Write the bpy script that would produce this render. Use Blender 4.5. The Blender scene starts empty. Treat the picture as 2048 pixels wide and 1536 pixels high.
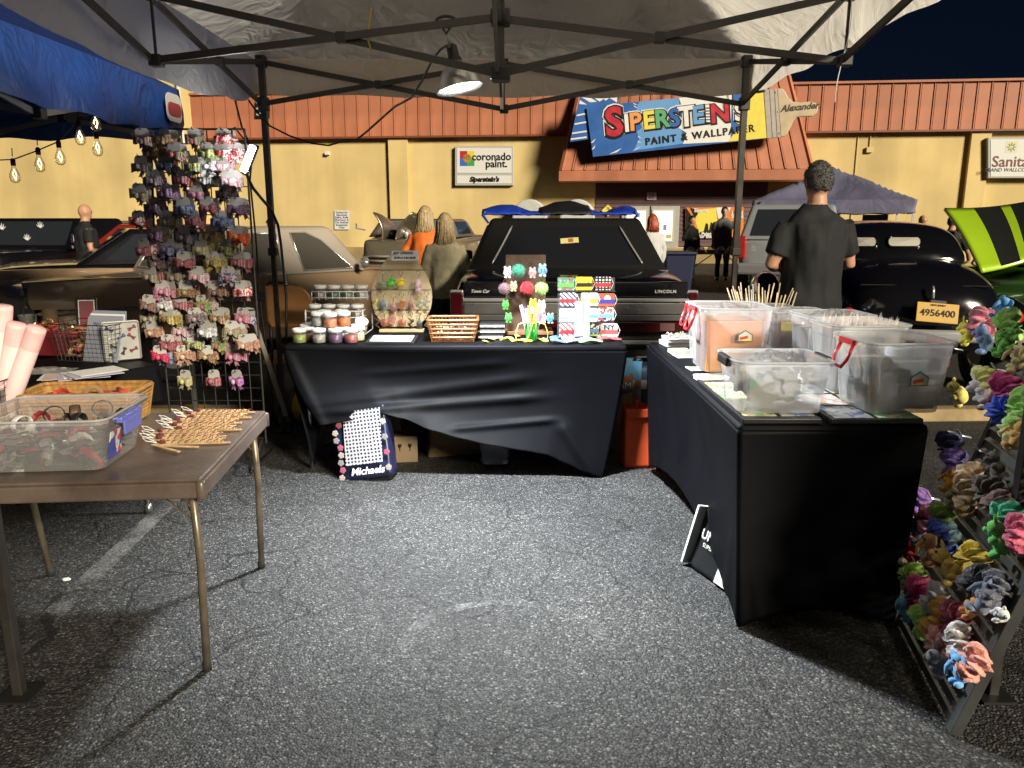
import bpy, math, random
from mathutils import Vector, Matrix, noise as mnoise
from mathutils.bvhtree import BVHTree
R = math.radians
rnd = random.Random(7)
scene = bpy.context.scene
COL = scene.collection

# ---------------------------------------------------------------- camera
CAM_Z, PITCH, F = 1.42, 12.0, 1540.0          # focal length in pixels of a 2048 wide picture
cam_d = bpy.data.cameras.new('camera'); cam = bpy.data.objects.new('camera', cam_d); COL.objects.link(cam)
cam_d.sensor_width = 36.0; cam_d.lens = F / 2048 * 36.0; cam_d.clip_start = 0.05; cam_d.clip_end = 600
cam.location = (0, 0, CAM_Z); cam.rotation_euler = (R(90 - PITCH), 0, 0)
scene.camera = cam

# ---------------------------------------------------------------- night sky and the car park flood light
SUN_TO = Vector((0.60, -0.80, 0.39)).normalized()      # towards the flood light
w = bpy.data.worlds.new('World'); scene.world = w; w.use_nodes = True
wn = w.node_tree.nodes; wl = w.node_tree.links
sky = wn.new('ShaderNodeTexSky'); sky.sky_type = 'NISHITA'; sky.sun_disc = False
sky.sun_elevation = math.asin(SUN_TO.z); sky.sun_rotation = math.atan2(SUN_TO.x, SUN_TO.y)
tint = wn.new('ShaderNodeMixRGB'); tint.blend_type = 'MULTIPLY'; tint.inputs[0].default_value = 1.0
tint.inputs[2].default_value = (0.35, 0.5, 1.0, 1)
wl.new(sky.outputs[0], tint.inputs[1]); wl.new(tint.outputs[0], wn['Background'].inputs[0])
wn['Background'].inputs[1].default_value = 0.0011
sun_d = bpy.data.lights.new('sun', 'SUN'); sun = bpy.data.objects.new('sun', sun_d); COL.objects.link(sun)
sun_d.energy = 2.35; sun_d.angle = R(12); sun_d.color = (1.0, 0.88, 0.68)
sun.rotation_euler = SUN_TO.to_track_quat('Z', 'Y').to_euler(); sun.location = (8, -10, 8)

scene.render.engine = 'CYCLES'
scene.cycles.use_denoising = True
try: scene.cycles.denoiser = 'OPENIMAGEDENOISE'
except Exception: pass
scene.cycles.max_bounces = 8; scene.cycles.transparent_max_bounces = 24
scene.cycles.diffuse_bounces = 4; scene.cycles.glossy_bounces = 3; scene.cycles.transmission_bounces = 4
scene.cycles.caustics_reflective = False; scene.cycles.caustics_refractive = False
scene.cycles.sample_clamp_indirect = 4.0
scene.view_settings.view_transform = 'Standard'; scene.view_settings.look = 'None'
scene.view_settings.exposure = 1.25; scene.view_settings.gamma = 1.0

# ---------------------------------------------------------------- measuring: a picture point at a known distance, height or ground
_c, _s = math.cos(R(PITCH)), math.sin(R(PITCH))
def ray(px, py):
    x, y = (px - 1024) / F, (768 - py) / F
    return Vector((x, _c + y * _s, -_s + y * _c))
def at(px, py, Y):
    d = ray(px, py); return Vector((0, 0, CAM_Z)) + d * (Y / d.y)
def atz(px, py, z):
    d = ray(px, py); return Vector((0, 0, CAM_Z)) + d * ((z - CAM_Z) / d.z)

# ---------------------------------------------------------------- materials
_mats = {}
def lin(c):
    return tuple(((v / 255) / 12.92 if v <= 10 else (((v / 255) + 0.055) / 1.055) ** 2.4) for v in c)
def pm(name, col, rough=0.6, metal=0.0, var=0.0, vs=8.0, bump=0.0, bs=40.0, spec=0.5, coat=0.0, emit=None, es=0.0, sheen=0.0, alpha=1.0, trans=0.0, sub=0.0):
    """principled material; var = colour variation by noise, bump = relief by noise"""
    if name in _mats: return _mats[name]
    m = bpy.data.materials.new(name); m.use_nodes = True; _mats[name] = m
    n = m.node_tree.nodes; l = m.node_tree.links; b = n['Principled BSDF']
    b.inputs['Base Color'].default_value = (*col, 1); b.inputs['Roughness'].default_value = rough
    b.inputs['Metallic'].default_value = metal; b.inputs['Specular IOR Level'].default_value = spec
    b.inputs['Coat Weight'].default_value = coat; b.inputs['Coat Roughness'].default_value = 0.06
    if sheen: b.inputs['Sheen Weight'].default_value = sheen
    if alpha < 1: b.inputs['Alpha'].default_value = alpha
    if sub:
        b.inputs['Subsurface Weight'].default_value = sub; b.inputs['Subsurface Radius'].default_value = (.02, .008, .004)
    if emit: b.inputs['Emission Color'].default_value = (*emit, 1); b.inputs['Emission Strength'].default_value = es
    tc = None
    if var or bump:
        tc = n.new('ShaderNodeTexCoord')
    if var:
        t = n.new('ShaderNodeTexNoise'); t.inputs['Scale'].default_value = vs; t.inputs['Detail'].default_value = 5
        l.new(tc.outputs['Object'], t.inputs['Vector'])
        mr = n.new('ShaderNodeMapRange'); mr.inputs['From Min'].default_value = .3; mr.inputs['From Max'].default_value = .7
        mr.inputs['To Min'].default_value = 1 - var; mr.inputs['To Max'].default_value = 1 + var
        l.new(t.outputs['Fac'], mr.inputs['Value'])
        mx = n.new('ShaderNodeVectorMath'); mx.operation = 'SCALE'; mx.inputs[0].default_value = col
        l.new(mr.outputs[0], mx.inputs['Scale']); l.new(mx.outputs[0], b.inputs['Base Color'])
        mr2 = n.new('ShaderNodeMapRange'); mr2.inputs['To Min'].default_value = max(.02, rough - .12); mr2.inputs['To Max'].default_value = min(1, rough + .12)
        l.new(t.outputs['Fac'], mr2.inputs['Value']); l.new(mr2.outputs[0], b.inputs['Roughness'])
    if bump:
        t2 = n.new('ShaderNodeTexNoise'); t2.inputs['Scale'].default_value = bs; t2.inputs['Detail'].default_value = 4
        l.new(tc.outputs['Object'], t2.inputs['Vector'])
        bp = n.new('ShaderNodeBump'); bp.inputs['Strength'].default_value = bump; bp.inputs['Distance'].default_value = .02
        l.new(t2.outputs['Fac'], bp.inputs['Height']); l.new(bp.outputs[0], b.inputs['Normal'])
    return m
def weather(m, sc, lo, hi, per_piece=0.0):
    """multiply the colour by stretched noise streaks and a tone of its own for each piece"""
    n = m.node_tree.nodes; l = m.node_tree.links; b = n['Principled BSDF']; src = b.inputs['Base Color'].links[0].from_socket
    tc = n.new('ShaderNodeTexCoord'); mp = n.new('ShaderNodeMapping'); mp.inputs['Scale'].default_value = sc; t = n.new('ShaderNodeTexNoise'); t.inputs['Scale'].default_value = 1.0; t.inputs['Detail'].default_value = 7
    l.new(tc.outputs['Object'], mp.inputs[0]); mr = n.new('ShaderNodeMapRange'); mr.inputs['From Min'].default_value = .32; mr.inputs['From Max'].default_value = .62; mr.inputs['To Min'].default_value = lo; mr.inputs['To Max'].default_value = hi
    l.new(mp.outputs[0], t.inputs['Vector']); l.new(t.outputs['Fac'], mr.inputs['Value']); out = mr.outputs[0]
    if per_piece:
        oi = n.new('ShaderNodeObjectInfo'); ma = n.new('ShaderNodeMath'); ma.operation = 'MULTIPLY_ADD'; ma.inputs[1].default_value = per_piece; l.new(oi.outputs['Random'], ma.inputs[0]); l.new(out, ma.inputs[2]); out = ma.outputs[0]
    v = n.new('ShaderNodeVectorMath'); v.operation = 'SCALE'; l.new(src, v.inputs[0]); l.new(out, v.inputs['Scale']); l.new(v.outputs[0], b.inputs['Base Color'])
def clear_mat(name, col, opac=0.25, rough=0.15, milk=0.35):
    """cloudy clear plastic: see-through, with some milkiness and a sheen"""
    if name in _mats: return _mats[name]
    m = bpy.data.materials.new(name); m.use_nodes = True; _mats[name] = m
    n = m.node_tree.nodes; l = m.node_tree.links; n.remove(n['Principled BSDF'])
    o = n['Material Output']
    tr = n.new('ShaderNodeBsdfTransparent'); tr.inputs[0].default_value = (*[1 - (1 - c) * .35 for c in col], 1)
    df = n.new('ShaderNodeBsdfDiffuse'); df.inputs[0].default_value = (*col, 1)
    tl = n.new('ShaderNodeBsdfTranslucent'); tl.inputs[0].default_value = (*col, 1)
    gl = n.new('ShaderNodeBsdfGlossy'); gl.inputs['Roughness'].default_value = rough
    a = n.new('ShaderNodeMixShader'); a.inputs[0].default_value = milk
    b = n.new('ShaderNodeMixShader'); b.inputs[0].default_value = opac
    c = n.new('ShaderNodeMixShader'); fr = n.new('ShaderNodeLayerWeight'); fr.inputs[0].default_value = .25
    mm = n.new('ShaderNodeMath'); mm.operation = 'MULTIPLY'; mm.inputs[1].default_value = .6
    l.new(df.outputs[0], a.inputs[1]); l.new(tl.outputs[0], a.inputs[2])
    l.new(tr.outputs[0], b.inputs[1]); l.new(a.outputs[0], b.inputs[2])
    l.new(fr.outputs['Fresnel'], mm.inputs[0]); l.new(mm.outputs[0], c.inputs[0])
    l.new(b.outputs[0], c.inputs[1]); l.new(gl.outputs[0], c.inputs[2]); l.new(c.outputs[0], o.inputs[0])
    return m
def emit_mat(name, col, s):
    if name in _mats: return _mats[name]
    m = bpy.data.materials.new(name); m.use_nodes = True; _mats[name] = m
    n = m.node_tree.nodes; l = m.node_tree.links; n.remove(n['Principled BSDF'])
    e = n.new('ShaderNodeEmission'); e.inputs[0].default_value = (*col, 1); e.inputs[1].default_value = s
    l.new(e.outputs[0], n['Material Output'].inputs[0]); return m
def print_mat(name, cols, scale=60.0, kind='voronoi', rough=.45, spec=.5):
    """flat printed pattern in a few colours"""
    if name in _mats: return _mats[name]
    m = bpy.data.materials.new(name); m.use_nodes = True; _mats[name] = m
    n = m.node_tree.nodes; l = m.node_tree.links; b = n['Principled BSDF']
    b.inputs['Roughness'].default_value = rough; b.inputs['Specular IOR Level'].default_value = spec
    tc = n.new('ShaderNodeTexCoord')
    rp = n.new('ShaderNodeValToRGB'); rp.color_ramp.interpolation = 'CONSTANT'
    k = len(cols)
    if kind == 'dots':
        t = n.new('ShaderNodeTexVoronoi'); t.inputs['Scale'].default_value = scale; t.inputs['Randomness'].default_value = .15; src = t.outputs['Distance']; pos = [0, .33]
    elif kind == 'stripes':
        t = n.new('ShaderNodeTexWave'); t.inputs['Scale'].default_value = scale; t.bands_direction = 'DIAGONAL'; src = t.outputs['Fac']; pos = [i / k for i in range(k)]
    elif kind == 'noise':
        t = n.new('ShaderNodeTexNoise'); t.inputs['Scale'].default_value = scale; t.inputs['Detail'].default_value = 3; src = t.outputs['Fac']; pos = [0] + [.36 + .28 * i / max(1, k - 1) for i in range(1, k)]
    else:
        t = n.new('ShaderNodeTexVoronoi'); t.inputs['Scale'].default_value = scale
        sp = n.new('ShaderNodeSeparateColor'); l.new(t.outputs['Color'], sp.inputs[0]); src = sp.outputs[0]; pos = [i / k for i in range(k)]
    fl = n.new('ShaderNodeVectorMath'); fl.operation = 'MULTIPLY'; fl.inputs[1].default_value = (1, 0, 1) if kind == 'dots' else (1, 1, 1)
    l.new(tc.outputs['Object'], fl.inputs[0]); l.new(fl.outputs[0], t.inputs['Vector'])
    l.new(src, rp.inputs[0])
    el = rp.color_ramp.elements
    while len(el) < k: el.new(.5)
    for i in range(k): el[i].position = pos[min(i, len(pos) - 1)]; el[i].color = (*cols[i], 1)
    l.new(rp.outputs[0], b.inputs['Base Color']); return m

# ---------------------------------------------------------------- mesh building
class MB:
    def __init__(self, M=None): self.v = []; self.f = []; self.mi = []; self.M = M; self.cur = 0
    def add(self, vs, fs):
        o = len(self.v)
        for p in vs:
            p = Vector(p); self.v.append(tuple(self.M @ p if self.M is not None else p))
        for f in fs: self.f.append(tuple(i + o for i in f)); self.mi.append(self.cur)
        return self
    def box(self, c, s, rot=None):
        hx, hy, hz = s[0] / 2, s[1] / 2, s[2] / 2
        vs = [Vector((x * hx, y * hy, z * hz)) for z in (-1, 1) for y in (-1, 1) for x in (-1, 1)]
        if rot is not None: vs = [rot @ p for p in vs]
        c = Vector(c)
        return self.add([p + c for p in vs], [(0, 2, 3, 1), (4, 5, 7, 6), (0, 1, 5, 4), (2, 6, 7, 3), (0, 4, 6, 2), (1, 3, 7, 5)])
    def bar(self, a, b, wd, th=None, up=(0, 0, 1)):
        """square bar from a to b"""
        a, b = Vector(a), Vector(b); th = th or wd; d = (b - a).normalized(); up = Vector(up)
        if abs(d.dot(up)) > .98: up = Vector((0, 1, 0))
        s = d.cross(up).normalized() * wd / 2; u = s.cross(d).normalized() * th / 2
        vs = [p + i * s + j * u for p in (a, b) for j in (-1, 1) for i in (-1, 1)]
        return self.add(vs, [(0, 1, 3, 2), (4, 6, 7, 5), (0, 4, 5, 1), (2, 3, 7, 6), (0, 2, 6, 4), (1, 5, 7, 3)])
    def tube(self, pts, r, n=8, closed=False, cap=True):
        pts = [Vector(p) for p in pts]; k = len(pts)
        rs = list(r) if hasattr(r, '__len__') else [r] * k
        vs = []; side = None
        for i, p in enumerate(pts):
            if closed: d = pts[(i + 1) % k] - pts[i - 1]
            else: d = pts[min(i + 1, k - 1)] - pts[max(i - 1, 0)]
            if d.length < 1e-9: d = Vector((0, 0, 1))
            d.normalize()
            if side is None:
                a = Vector((0, 0, 1)) if abs(d.z) < .9 else Vector((1, 0, 0)); side = d.cross(a).normalized()
            else:
                side = side - d * side.dot(d)
                side = side.normalized() if side.length > 1e-6 else d.orthogonal().normalized()
            u = d.cross(side)
            rr = rs[i] if hasattr(rs[i], '__len__') else (rs[i], rs[i])
            for j in range(n):
                t = 2 * math.pi * j / n; vs.append(p + side * math.cos(t) * rr[0] + u * math.sin(t) * rr[1])
        fs = []
        for i in range(k if closed else k - 1):
            for j in range(n):
                a = i * n + j; b = i * n + (j + 1) % n; c = ((i + 1) % k) * n
                fs.append((a, b, c + (j + 1) % n, c + j))
        if cap and not closed: fs.append(tuple(range(n - 1, -1, -1))); fs.append(tuple((k - 1) * n + j for j in range(n)))
        return self.add(vs, fs)
    def lathe(self, prof, n=24, c=(0, 0, 0), cap=True):
        c = Vector(c); vs = []; fs = []; k = len(prof)
        for r, z in prof:
            for j in range(n):
                t = 2 * math.pi * j / n; vs.append(c + Vector((r * math.cos(t), r * math.sin(t), z)))
        for i in range(k - 1):
            for j in range(n):
                fs.append((i * n + j, i * n + (j + 1) % n, (i + 1) * n + (j + 1) % n, (i + 1) * n + j))
        if cap: fs.append(tuple(range(n - 1, -1, -1))); fs.append(tuple((k - 1) * n + j for j in range(n)))
        return self.add(vs, fs)
    def loft(self, rings, cap=True, closed_ring=True):
        n = len(rings[0]); k = len(rings); vs = [p for r in rings for p in r]; fs = []
        for i in range(k - 1):
            for j in range(n if closed_ring else n - 1):
                fs.append((i * n + j, i * n + (j + 1) % n, (i + 1) * n + (j + 1) % n, (i + 1) * n + j))
        if cap: fs.append(tuple(range(n - 1, -1, -1))); fs.append(tuple((k - 1) * n + j for j in range(n)))
        return self.add(vs, fs)
    def sphere(self, c, r, nu=12, nv=8, rot=None, wob=0.0, seed=0):
        c = Vector(c); r = Vector(r if hasattr(r, '__len__') else (r, r, r)); rings = []
        for i in range(nv + 1):
            ph = math.pi * i / nv; ring = []
            for j in range(nu):
                t = 2 * math.pi * j / nu
                p = Vector((math.sin(ph) * math.cos(t), math.sin(ph) * math.sin(t), -math.cos(ph)))
                if wob: p *= 1 + wob * mnoise.noise(p * 2.3 + Vector((seed * 3.1, 0, 0)))
                p = Vector((p.x * r.x, p.y * r.y, p.z * r.z))
                if rot is not None: p = rot @ p
                ring.append(c + p)
            rings.append(ring)
        return self.loft(rings, cap=False)
    def prism(self, pts, h, z0=0.0):
        """polygon in x,z extruded along y from y=z0 (front) to z0+h"""
        n = len(pts); vs = [(x, z0, z) for x, z in pts] + [(x, z0 + h, z) for x, z in pts]
        fs = [tuple(range(n)), tuple(range(2 * n - 1, n - 1, -1))] + [(i, n + i, n + (i + 1) % n, (i + 1) % n) for i in range(n)]
        return self.add(vs, fs)
    def grid(self, fn, nu, nv):
        vs = [fn(i / nu, j / nv) for j in range(nv + 1) for i in range(nu + 1)]
        fs = [(j * (nu + 1) + i, j * (nu + 1) + i + 1, (j + 1) * (nu + 1) + i + 1, (j + 1) * (nu + 1) + i) for j in range(nv) for i in range(nu)]
        return self.add(vs, fs)
    def mesh(self, name, smooth=False):
        me = bpy.data.meshes.new(name); me.from_pydata(self.v, [], self.f); me.update()
        if smooth:
            me.polygons.foreach_set('use_smooth', [True] * len(me.polygons))
        if any(self.mi): me.polygons.foreach_set('material_index', self.mi)
        return me
    def build(self, name, mat, parent=None, smooth=False, bevel=0.0, sub=0, solid=0.0, loc=None, rot=None, seg=2):
        me = self.mesh(name, smooth)
        for m in (mat if isinstance(mat, (list, tuple)) else [mat]): me.materials.append(m)
        return put(name, me, parent, bevel, sub, solid, loc, rot, seg)
def put(name, me, parent=None, bevel=0.0, sub=0, solid=0.0, loc=None, rot=None, seg=2, mat=None):
    o = bpy.data.objects.new(name, me); COL.objects.link(o)
    if parent is not None: o.parent = parent
    if loc is not None: o.location = loc
    if rot is not None: o.rotation_euler = rot
    if solid: m = o.modifiers.new('s', 'SOLIDIFY'); m.thickness = solid; m.offset = 0
    if bevel: m = o.modifiers.new('b', 'BEVEL'); m.width = bevel; m.segments = seg; m.limit_method = 'ANGLE'; m.angle_limit = R(35)
    if sub: m = o.modifiers.new('u', 'SUBSURF'); m.levels = sub; m.render_levels = sub
    if mat is not None:
        o.material_slots[0].link = 'OBJECT'; o.material_slots[0].material = mat
    return o
def tag(o, label, cat, group=None, kind=None):
    if label: o['label'] = label
    if cat: o['category'] = cat
    if group: o['group'] = group
    if kind: o['kind'] = kind
    return o
def thing(name, label, cat, loc=(0, 0, 0), rz=0.0, group=None, rot=None):
    o = bpy.data.objects.new(name, None); COL.objects.link(o); o.empty_display_size = .1
    o.location = loc; o.rotation_euler = rot if rot else (0, 0, rz)
    return tag(o, label, cat, group)
def struct(o): o['kind'] = 'structure'; return o
def copy_tree(o, parent=None):
    c = o.copy(); COL.objects.link(c); c.parent = parent
    for ch in list(o.children): copy_tree(ch, c)
    return c
_txt = {}
def text_mesh(s, size, offset=0.0, shear=0.0, ext=0.001, align='CENTER', space=1.0, lead=1.0):
    key = (s, size, offset, shear, ext, align, space)
    if key in _txt: return _txt[key]
    cu = bpy.data.curves.new('lettering', 'FONT'); cu.body = s; cu.size = size; cu.offset = offset; cu.shear = shear
    cu.extrude = ext; cu.align_x = align; cu.align_y = 'CENTER'; cu.space_character = space; cu.space_line = lead; cu.resolution_u = 3
    o = bpy.data.objects.new('lettering', cu); COL.objects.link(o)
    bpy.context.view_layer.update()
    me = bpy.data.meshes.new_from_object(o.evaluated_get(bpy.context.evaluated_depsgraph_get()))
    bpy.data.objects.remove(o); bpy.data.curves.remove(cu)
    _txt[key] = me; return me
def lettering(s, size, mat, parent, loc, rot=(R(90), 0, 0), name='lettering', **k):
    me = text_mesh(s, size, **k).copy(); me.materials.clear(); me.materials.append(mat)
    return put(name, me, parent, loc=loc, rot=rot)
def arc(cx, cy, r, a0, a1, n): return [(cx + r * math.cos(R(a0 + (a1 - a0) * i / n)), cy + r * math.sin(R(a0 + (a1 - a0) * i / n))) for i in range(n + 1)]
def rrect(w_, h_, r, n=4, cx=0, cy=0):
    p = []
    for sx, sy, a in ((1, 1, 0), (-1, 1, 90), (-1, -1, 180), (1, -1, 270)):
        p += arc(cx + sx * (w_ / 2 - r), cy + sy * (h_ / 2 - r), r, a, a + 90, n)
    return p

BLACK = pm('black plastic', (.012, .012, .013), .45)
BLACKMETAL = pm('black painted steel', (.02, .019, .018), .38, var=.3, vs=14)
CHROME = pm('chrome', (.66, .67, .68), .16, .62)
STEEL = pm('dull steel', (.42, .42, .42), .35, .9, var=.15, vs=20)
WHITE = pm('white plastic', (.72, .72, .70), .45)
PAPER = pm('white paper', (.74, .73, .70), .7, var=.04, vs=6)
RUBBER = pm('rubber', (.016, .016, .017), .75)
INK = pm('black ink', (.01, .01, .012), .7)
GOLDM = pm('brass ring', (.55, .40, .18), .28, 1.0)
# ================================================================ the ground
def asphalt():
    m = bpy.data.materials.new('asphalt'); m.use_nodes = True
    n = m.node_tree.nodes; l = m.node_tree.links; b = n['Principled BSDF']
    tc = n.new('ShaderNodeTexCoord')
    def vor(sc, feat='F1', rand=1.0):
        t = n.new('ShaderNodeTexVoronoi'); t.inputs['Scale'].default_value = sc; t.feature = feat; t.inputs['Randomness'].default_value = rand
        l.new(tc.outputs['Object'], t.inputs['Vector']); return t
    def noi(sc, det=4, vec=None):
        t = n.new('ShaderNodeTexNoise'); t.inputs['Scale'].default_value = sc; t.inputs['Detail'].default_value = det
        l.new(vec or tc.outputs['Object'], t.inputs['Vector']); return t
    def ramp(src, pts):
        r = n.new('ShaderNodeValToRGB'); e = r.color_ramp.elements
        while len(e) < len(pts): e.new(.5)
        for i, (p, c) in enumerate(pts): e[i].position = p; e[i].color = (c, c, c, 1) if not hasattr(c, '__len__') else (*c, 1)
        l.new(src, r.inputs[0]); return r
    def mul(a, c):
        x = n.new('ShaderNodeMixRGB'); x.blend_type = 'MULTIPLY'; x.inputs[0].default_value = 1
        l.new(a, x.inputs[1]); l.new(c, x.inputs[2]); return x.outputs[0]
    st = vor(125); sep = n.new('ShaderNodeSeparateColor'); l.new(st.outputs['Color'], sep.inputs[0])
    stone = ramp(sep.outputs[0], [(0, (.022, .022, .023)), (.45, (.043, .043, .044)), (.75, (.075, .075, .074)), (.93, (.125, .125, .122)), (1, (.22, .22, .215))])
    big = noi(1.1, 5); bigr = ramp(big.outputs['Fac'], [(.28, .55), (.5, 1.0), (.72, 1.3)])
    edge = ramp(st.outputs['Distance'], [(.25, 1.0), (.75, .35)])
    c = mul(mul(stone.outputs[0], bigr.outputs[0]), edge.outputs[0])
    # cracks: warped cell borders, broken up by a coarse noise
    wv = noi(1.8, 5); add = n.new('ShaderNodeVectorMath'); add.operation = 'MULTIPLY_ADD'
    add.inputs[1].default_value = (.55, .55, 0); l.new(wv.outputs['Color'], add.inputs[0]); l.new(tc.outputs['Object'], add.inputs[2])
    fine = noi(9, 3, add.outputs[0]); add2 = n.new('ShaderNodeVectorMath'); add2.operation = 'MULTIPLY_ADD'
    add2.inputs[1].default_value = (.07, .07, 0); l.new(fine.outputs['Color'], add2.inputs[0]); l.new(add.outputs[0], add2.inputs[2])
    ck = vor(2.3, 'DISTANCE_TO_EDGE'); l.new(add2.outputs[0], ck.inputs['Vector'])
    wid = ramp(noi(.9, 3).outputs['Fac'], [(.38, .0), (.46, .005), (.66, .0115)])
    lt = n.new('ShaderNodeMath'); lt.operation = 'LESS_THAN'; l.new(ck.outputs['Distance'], lt.inputs[0]); l.new(wid.outputs[0], lt.inputs[1])
    ckm = ramp(lt.outputs[0], [(0, 1.0), (1, .24)])
    pits = vor(3.4); pr = ramp(pits.outputs['Distance'], [(.018, .18), (.03, 1.0)])
    c = mul(mul(c, ckm.outputs[0]), pr.outputs[0])
    l.new(c, b.inputs['Base Color'])
    rr = ramp(sep.outputs[1], [(0, .55), (1, .85)]); l.new(rr.outputs[0], b.inputs['Roughness'])
    b.inputs['Specular IOR Level'].default_value = .45
    h = n.new('ShaderNodeMath'); h.operation = 'MULTIPLY_ADD'; h.inputs[1].default_value = -1.0; l.new(st.outputs['Distance'], h.inputs[0]); l.new(sep.outputs[2], h.inputs[2])
    h2 = n.new('ShaderNodeMath'); h2.operation = 'MULTIPLY_ADD'; h2.inputs[1].default_value = -2.0; l.new(lt.outputs[0], h2.inputs[0]); l.new(h.outputs[0], h2.inputs[2])
    bp = n.new('ShaderNodeBump'); bp.inputs['Strength'].default_value = .8; bp.inputs['Distance'].default_value = .006
    l.new(h2.outputs[0], bp.inputs['Height']); l.new(bp.outputs[0], b.inputs['Normal'])
    return m
def worn_paint(name, col, scale, lo, hi):
    m = bpy.data.materials.new(name); m.use_nodes = True; n = m.node_tree.nodes; l = m.node_tree.links; b = n['Principled BSDF']
    b.inputs['Base Color'].default_value = (*col, 1); b.inputs['Roughness'].default_value = .8
    tc = n.new('ShaderNodeTexCoord'); t = n.new('ShaderNodeTexNoise'); t.inputs['Scale'].default_value = scale; t.inputs['Detail'].default_value = 8
    l.new(tc.outputs['Object'], t.inputs['Vector']); mr = n.new('ShaderNodeMapRange'); mr.inputs['From Min'].default_value = lo; mr.inputs['From Max'].default_value = hi
    t2 = n.new('ShaderNodeTexNoise'); t2.inputs['Scale'].default_value = 90; l.new(tc.outputs['Object'], t2.inputs['Vector'])
    ml = n.new('ShaderNodeMath'); ml.operation = 'MULTIPLY_ADD'; ml.inputs[1].default_value = .5; l.new(t2.outputs['Fac'], ml.inputs[0])
    ms = n.new('ShaderNodeMath'); ms.operation = 'SUBTRACT'; ms.inputs[1].default_value = .25
    l.new(t.outputs['Fac'], ml.inputs[2]); l.new(ml.outputs[0], ms.inputs[0]); l.new(ms.outputs[0], mr.inputs['Value'])
    l.new(mr.outputs[0], b.inputs['Alpha']); return m
g = MB().grid(lambda u, v: (-150 + 300 * u, -40 + 240 * v, 0), 2, 2).build('ground', asphalt()); struct(g)
WORN = worn_paint('worn white paint', (.5, .5, .48), 5, .42, 1.5)
CHALK = worn_paint('chalk mark', (.5, .5, .48), 7, .46, 2.0)
a, b_ = atz(345, 1000, 0), atz(60, 1275, 0)
dd = (b_ - a).normalized(); sd = Vector((-dd.y, dd.x, 0)) * .045
a2, b2 = a - dd * 1.4, b_ + dd * .6
struct(MB().add([a2 - sd + Vector((0, 0, .004)), b2 - sd + Vector((0, 0, .004)), b2 + sd + Vector((0, 0, .004)), a2 + sd + Vector((0, 0, .004))], [(0, 1, 2, 3)]).build('parking_line', WORN))
ctr = atz(1010, 1265, 0)
def ringpt(t, r): return (ctr.x + .33 * r * math.cos(t), ctr.y + .27 * r * math.sin(t) - .06, .004)
struct(MB().grid(lambda u, v: ringpt(R(-12 + 215 * u), .93 + .16 * v), 30, 1).build('chalk_arc_marking', CHALK))

# ================================================================ the paint shop
WALLRZ = math.atan(-.108); WM = Matrix.Translation((0, 27, 0)) @ Matrix.Rotation(WALLRZ, 4, 'Z'); WI = WM.inverted()
def wp(px, py, off=0.0):
    """picture point on the shop front (off = metres proud of the wall) in wall coordinates x, z"""
    o = WI @ Vector((0, 0, CAM_Z)); d = WI.to_3x3() @ ray(px, py); t = (-off - o.y) / d.y
    p = o + d * t; return p.x, p.z
def stucco():
    m = pm('yellow stucco', (.67, .52, .24), .85, var=.12, vs=.55, bump=.25, bs=30, spec=.2); return m
STUCCO = stucco()
ORANGE = pm('orange metal panel', (.43, .165, .09), .5, var=.14, vs=1.3, spec=.4)
PURPLE = pm('purple brown siding', (.115, .062, .062), .55, var=.12, vs=2)
weather(STUCCO, (.9, .9, .10), .84, 1.05); weather(ORANGE, (1.5, 1.5, .12), .80, 1.02, .16); weather(PURPLE, (.3, 1, 2), .85, 1.1, .2)
bld = thing('paint_shop', 'long yellow stucco paint shop with orange metal fascia across the background', 'building', WM.to_translation(), WALLRZ)
ux = lambda px, off=0: wp(px, 440, off)[0]
zf0, zf1 = wp(900, 272)[1], wp(700, 188)[1]           # fascia bottom and top
xL = ux(407); x0, x1 = ux(-330), ux(2450)
xd0, xd1 = ux(1190), ux(1531)
zs0, zs1 = wp(1350, 492)[1], wp(1350, 362)[1]
wallb = MB()
wallb.box(((xL + xd0) / 2, .15, zf1 / 2), (xd0 - xL, .3, zf1)); wallb.box(((xd1 + x1) / 2, .15, zf1 / 2), (x1 - xd1, .3, zf1))
wallb.box(((xd0 + xd1) / 2, .18, (zs1 + zf1) / 2), (xd1 - xd0 + .002, .24, zf1 - zs1)); wallb.box(((xd0 + xd1) / 2, .16, zs0 / 2), (xd1 - xd0 + .002, .28, zs0))
zt = wp(300, 112)[1]
wallb.box(((x0 + xL) / 2, .0, zt / 2), (xL - x0, .62, zt))
wall = wallb.build('wall', STUCCO, bld, bevel=.01)
MB().box(((x0 + xL) / 2, -.02, zt + .09), (xL - x0 + .1, .8, .18)).build('coping', pm('cream coping', (.62, .6, .52), .6, var=.06), bld, bevel=.02)
for i, (pa, pb) in enumerate(((783, 821), (1919, 1958), (541, 546), (1290, 1291), (1700, 1702))):
    if i == 3: continue
    xa, xb = ux(pa), ux(pb); d = .16 if i < 2 else .04
    MB().box(((xa + xb) / 2, -d / 2 - .001, zf0 / 2), (xb - xa, d, zf0 - .002)).build('pilaster', STUCCO, wall, bevel=.012)
MB().box(((xL + x1) / 2, -.07, .25), (x1 - xL, .1, .5)).build('plinth', pm('stained base course', (.33, .25, .11), .85, var=.25, vs=1.5), wall)
# downpipe and bracket at the fascia's end
dp = MB(); px_ = ux(391); dp.tube([(px_, -.42, .3), (px_, -.42, wp(391, 150)[1])], .07, 10); dp.build('downpipe', pm('white pipe', (.62, .62, .58), .5, var=.08), bld, smooth=True)
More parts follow.
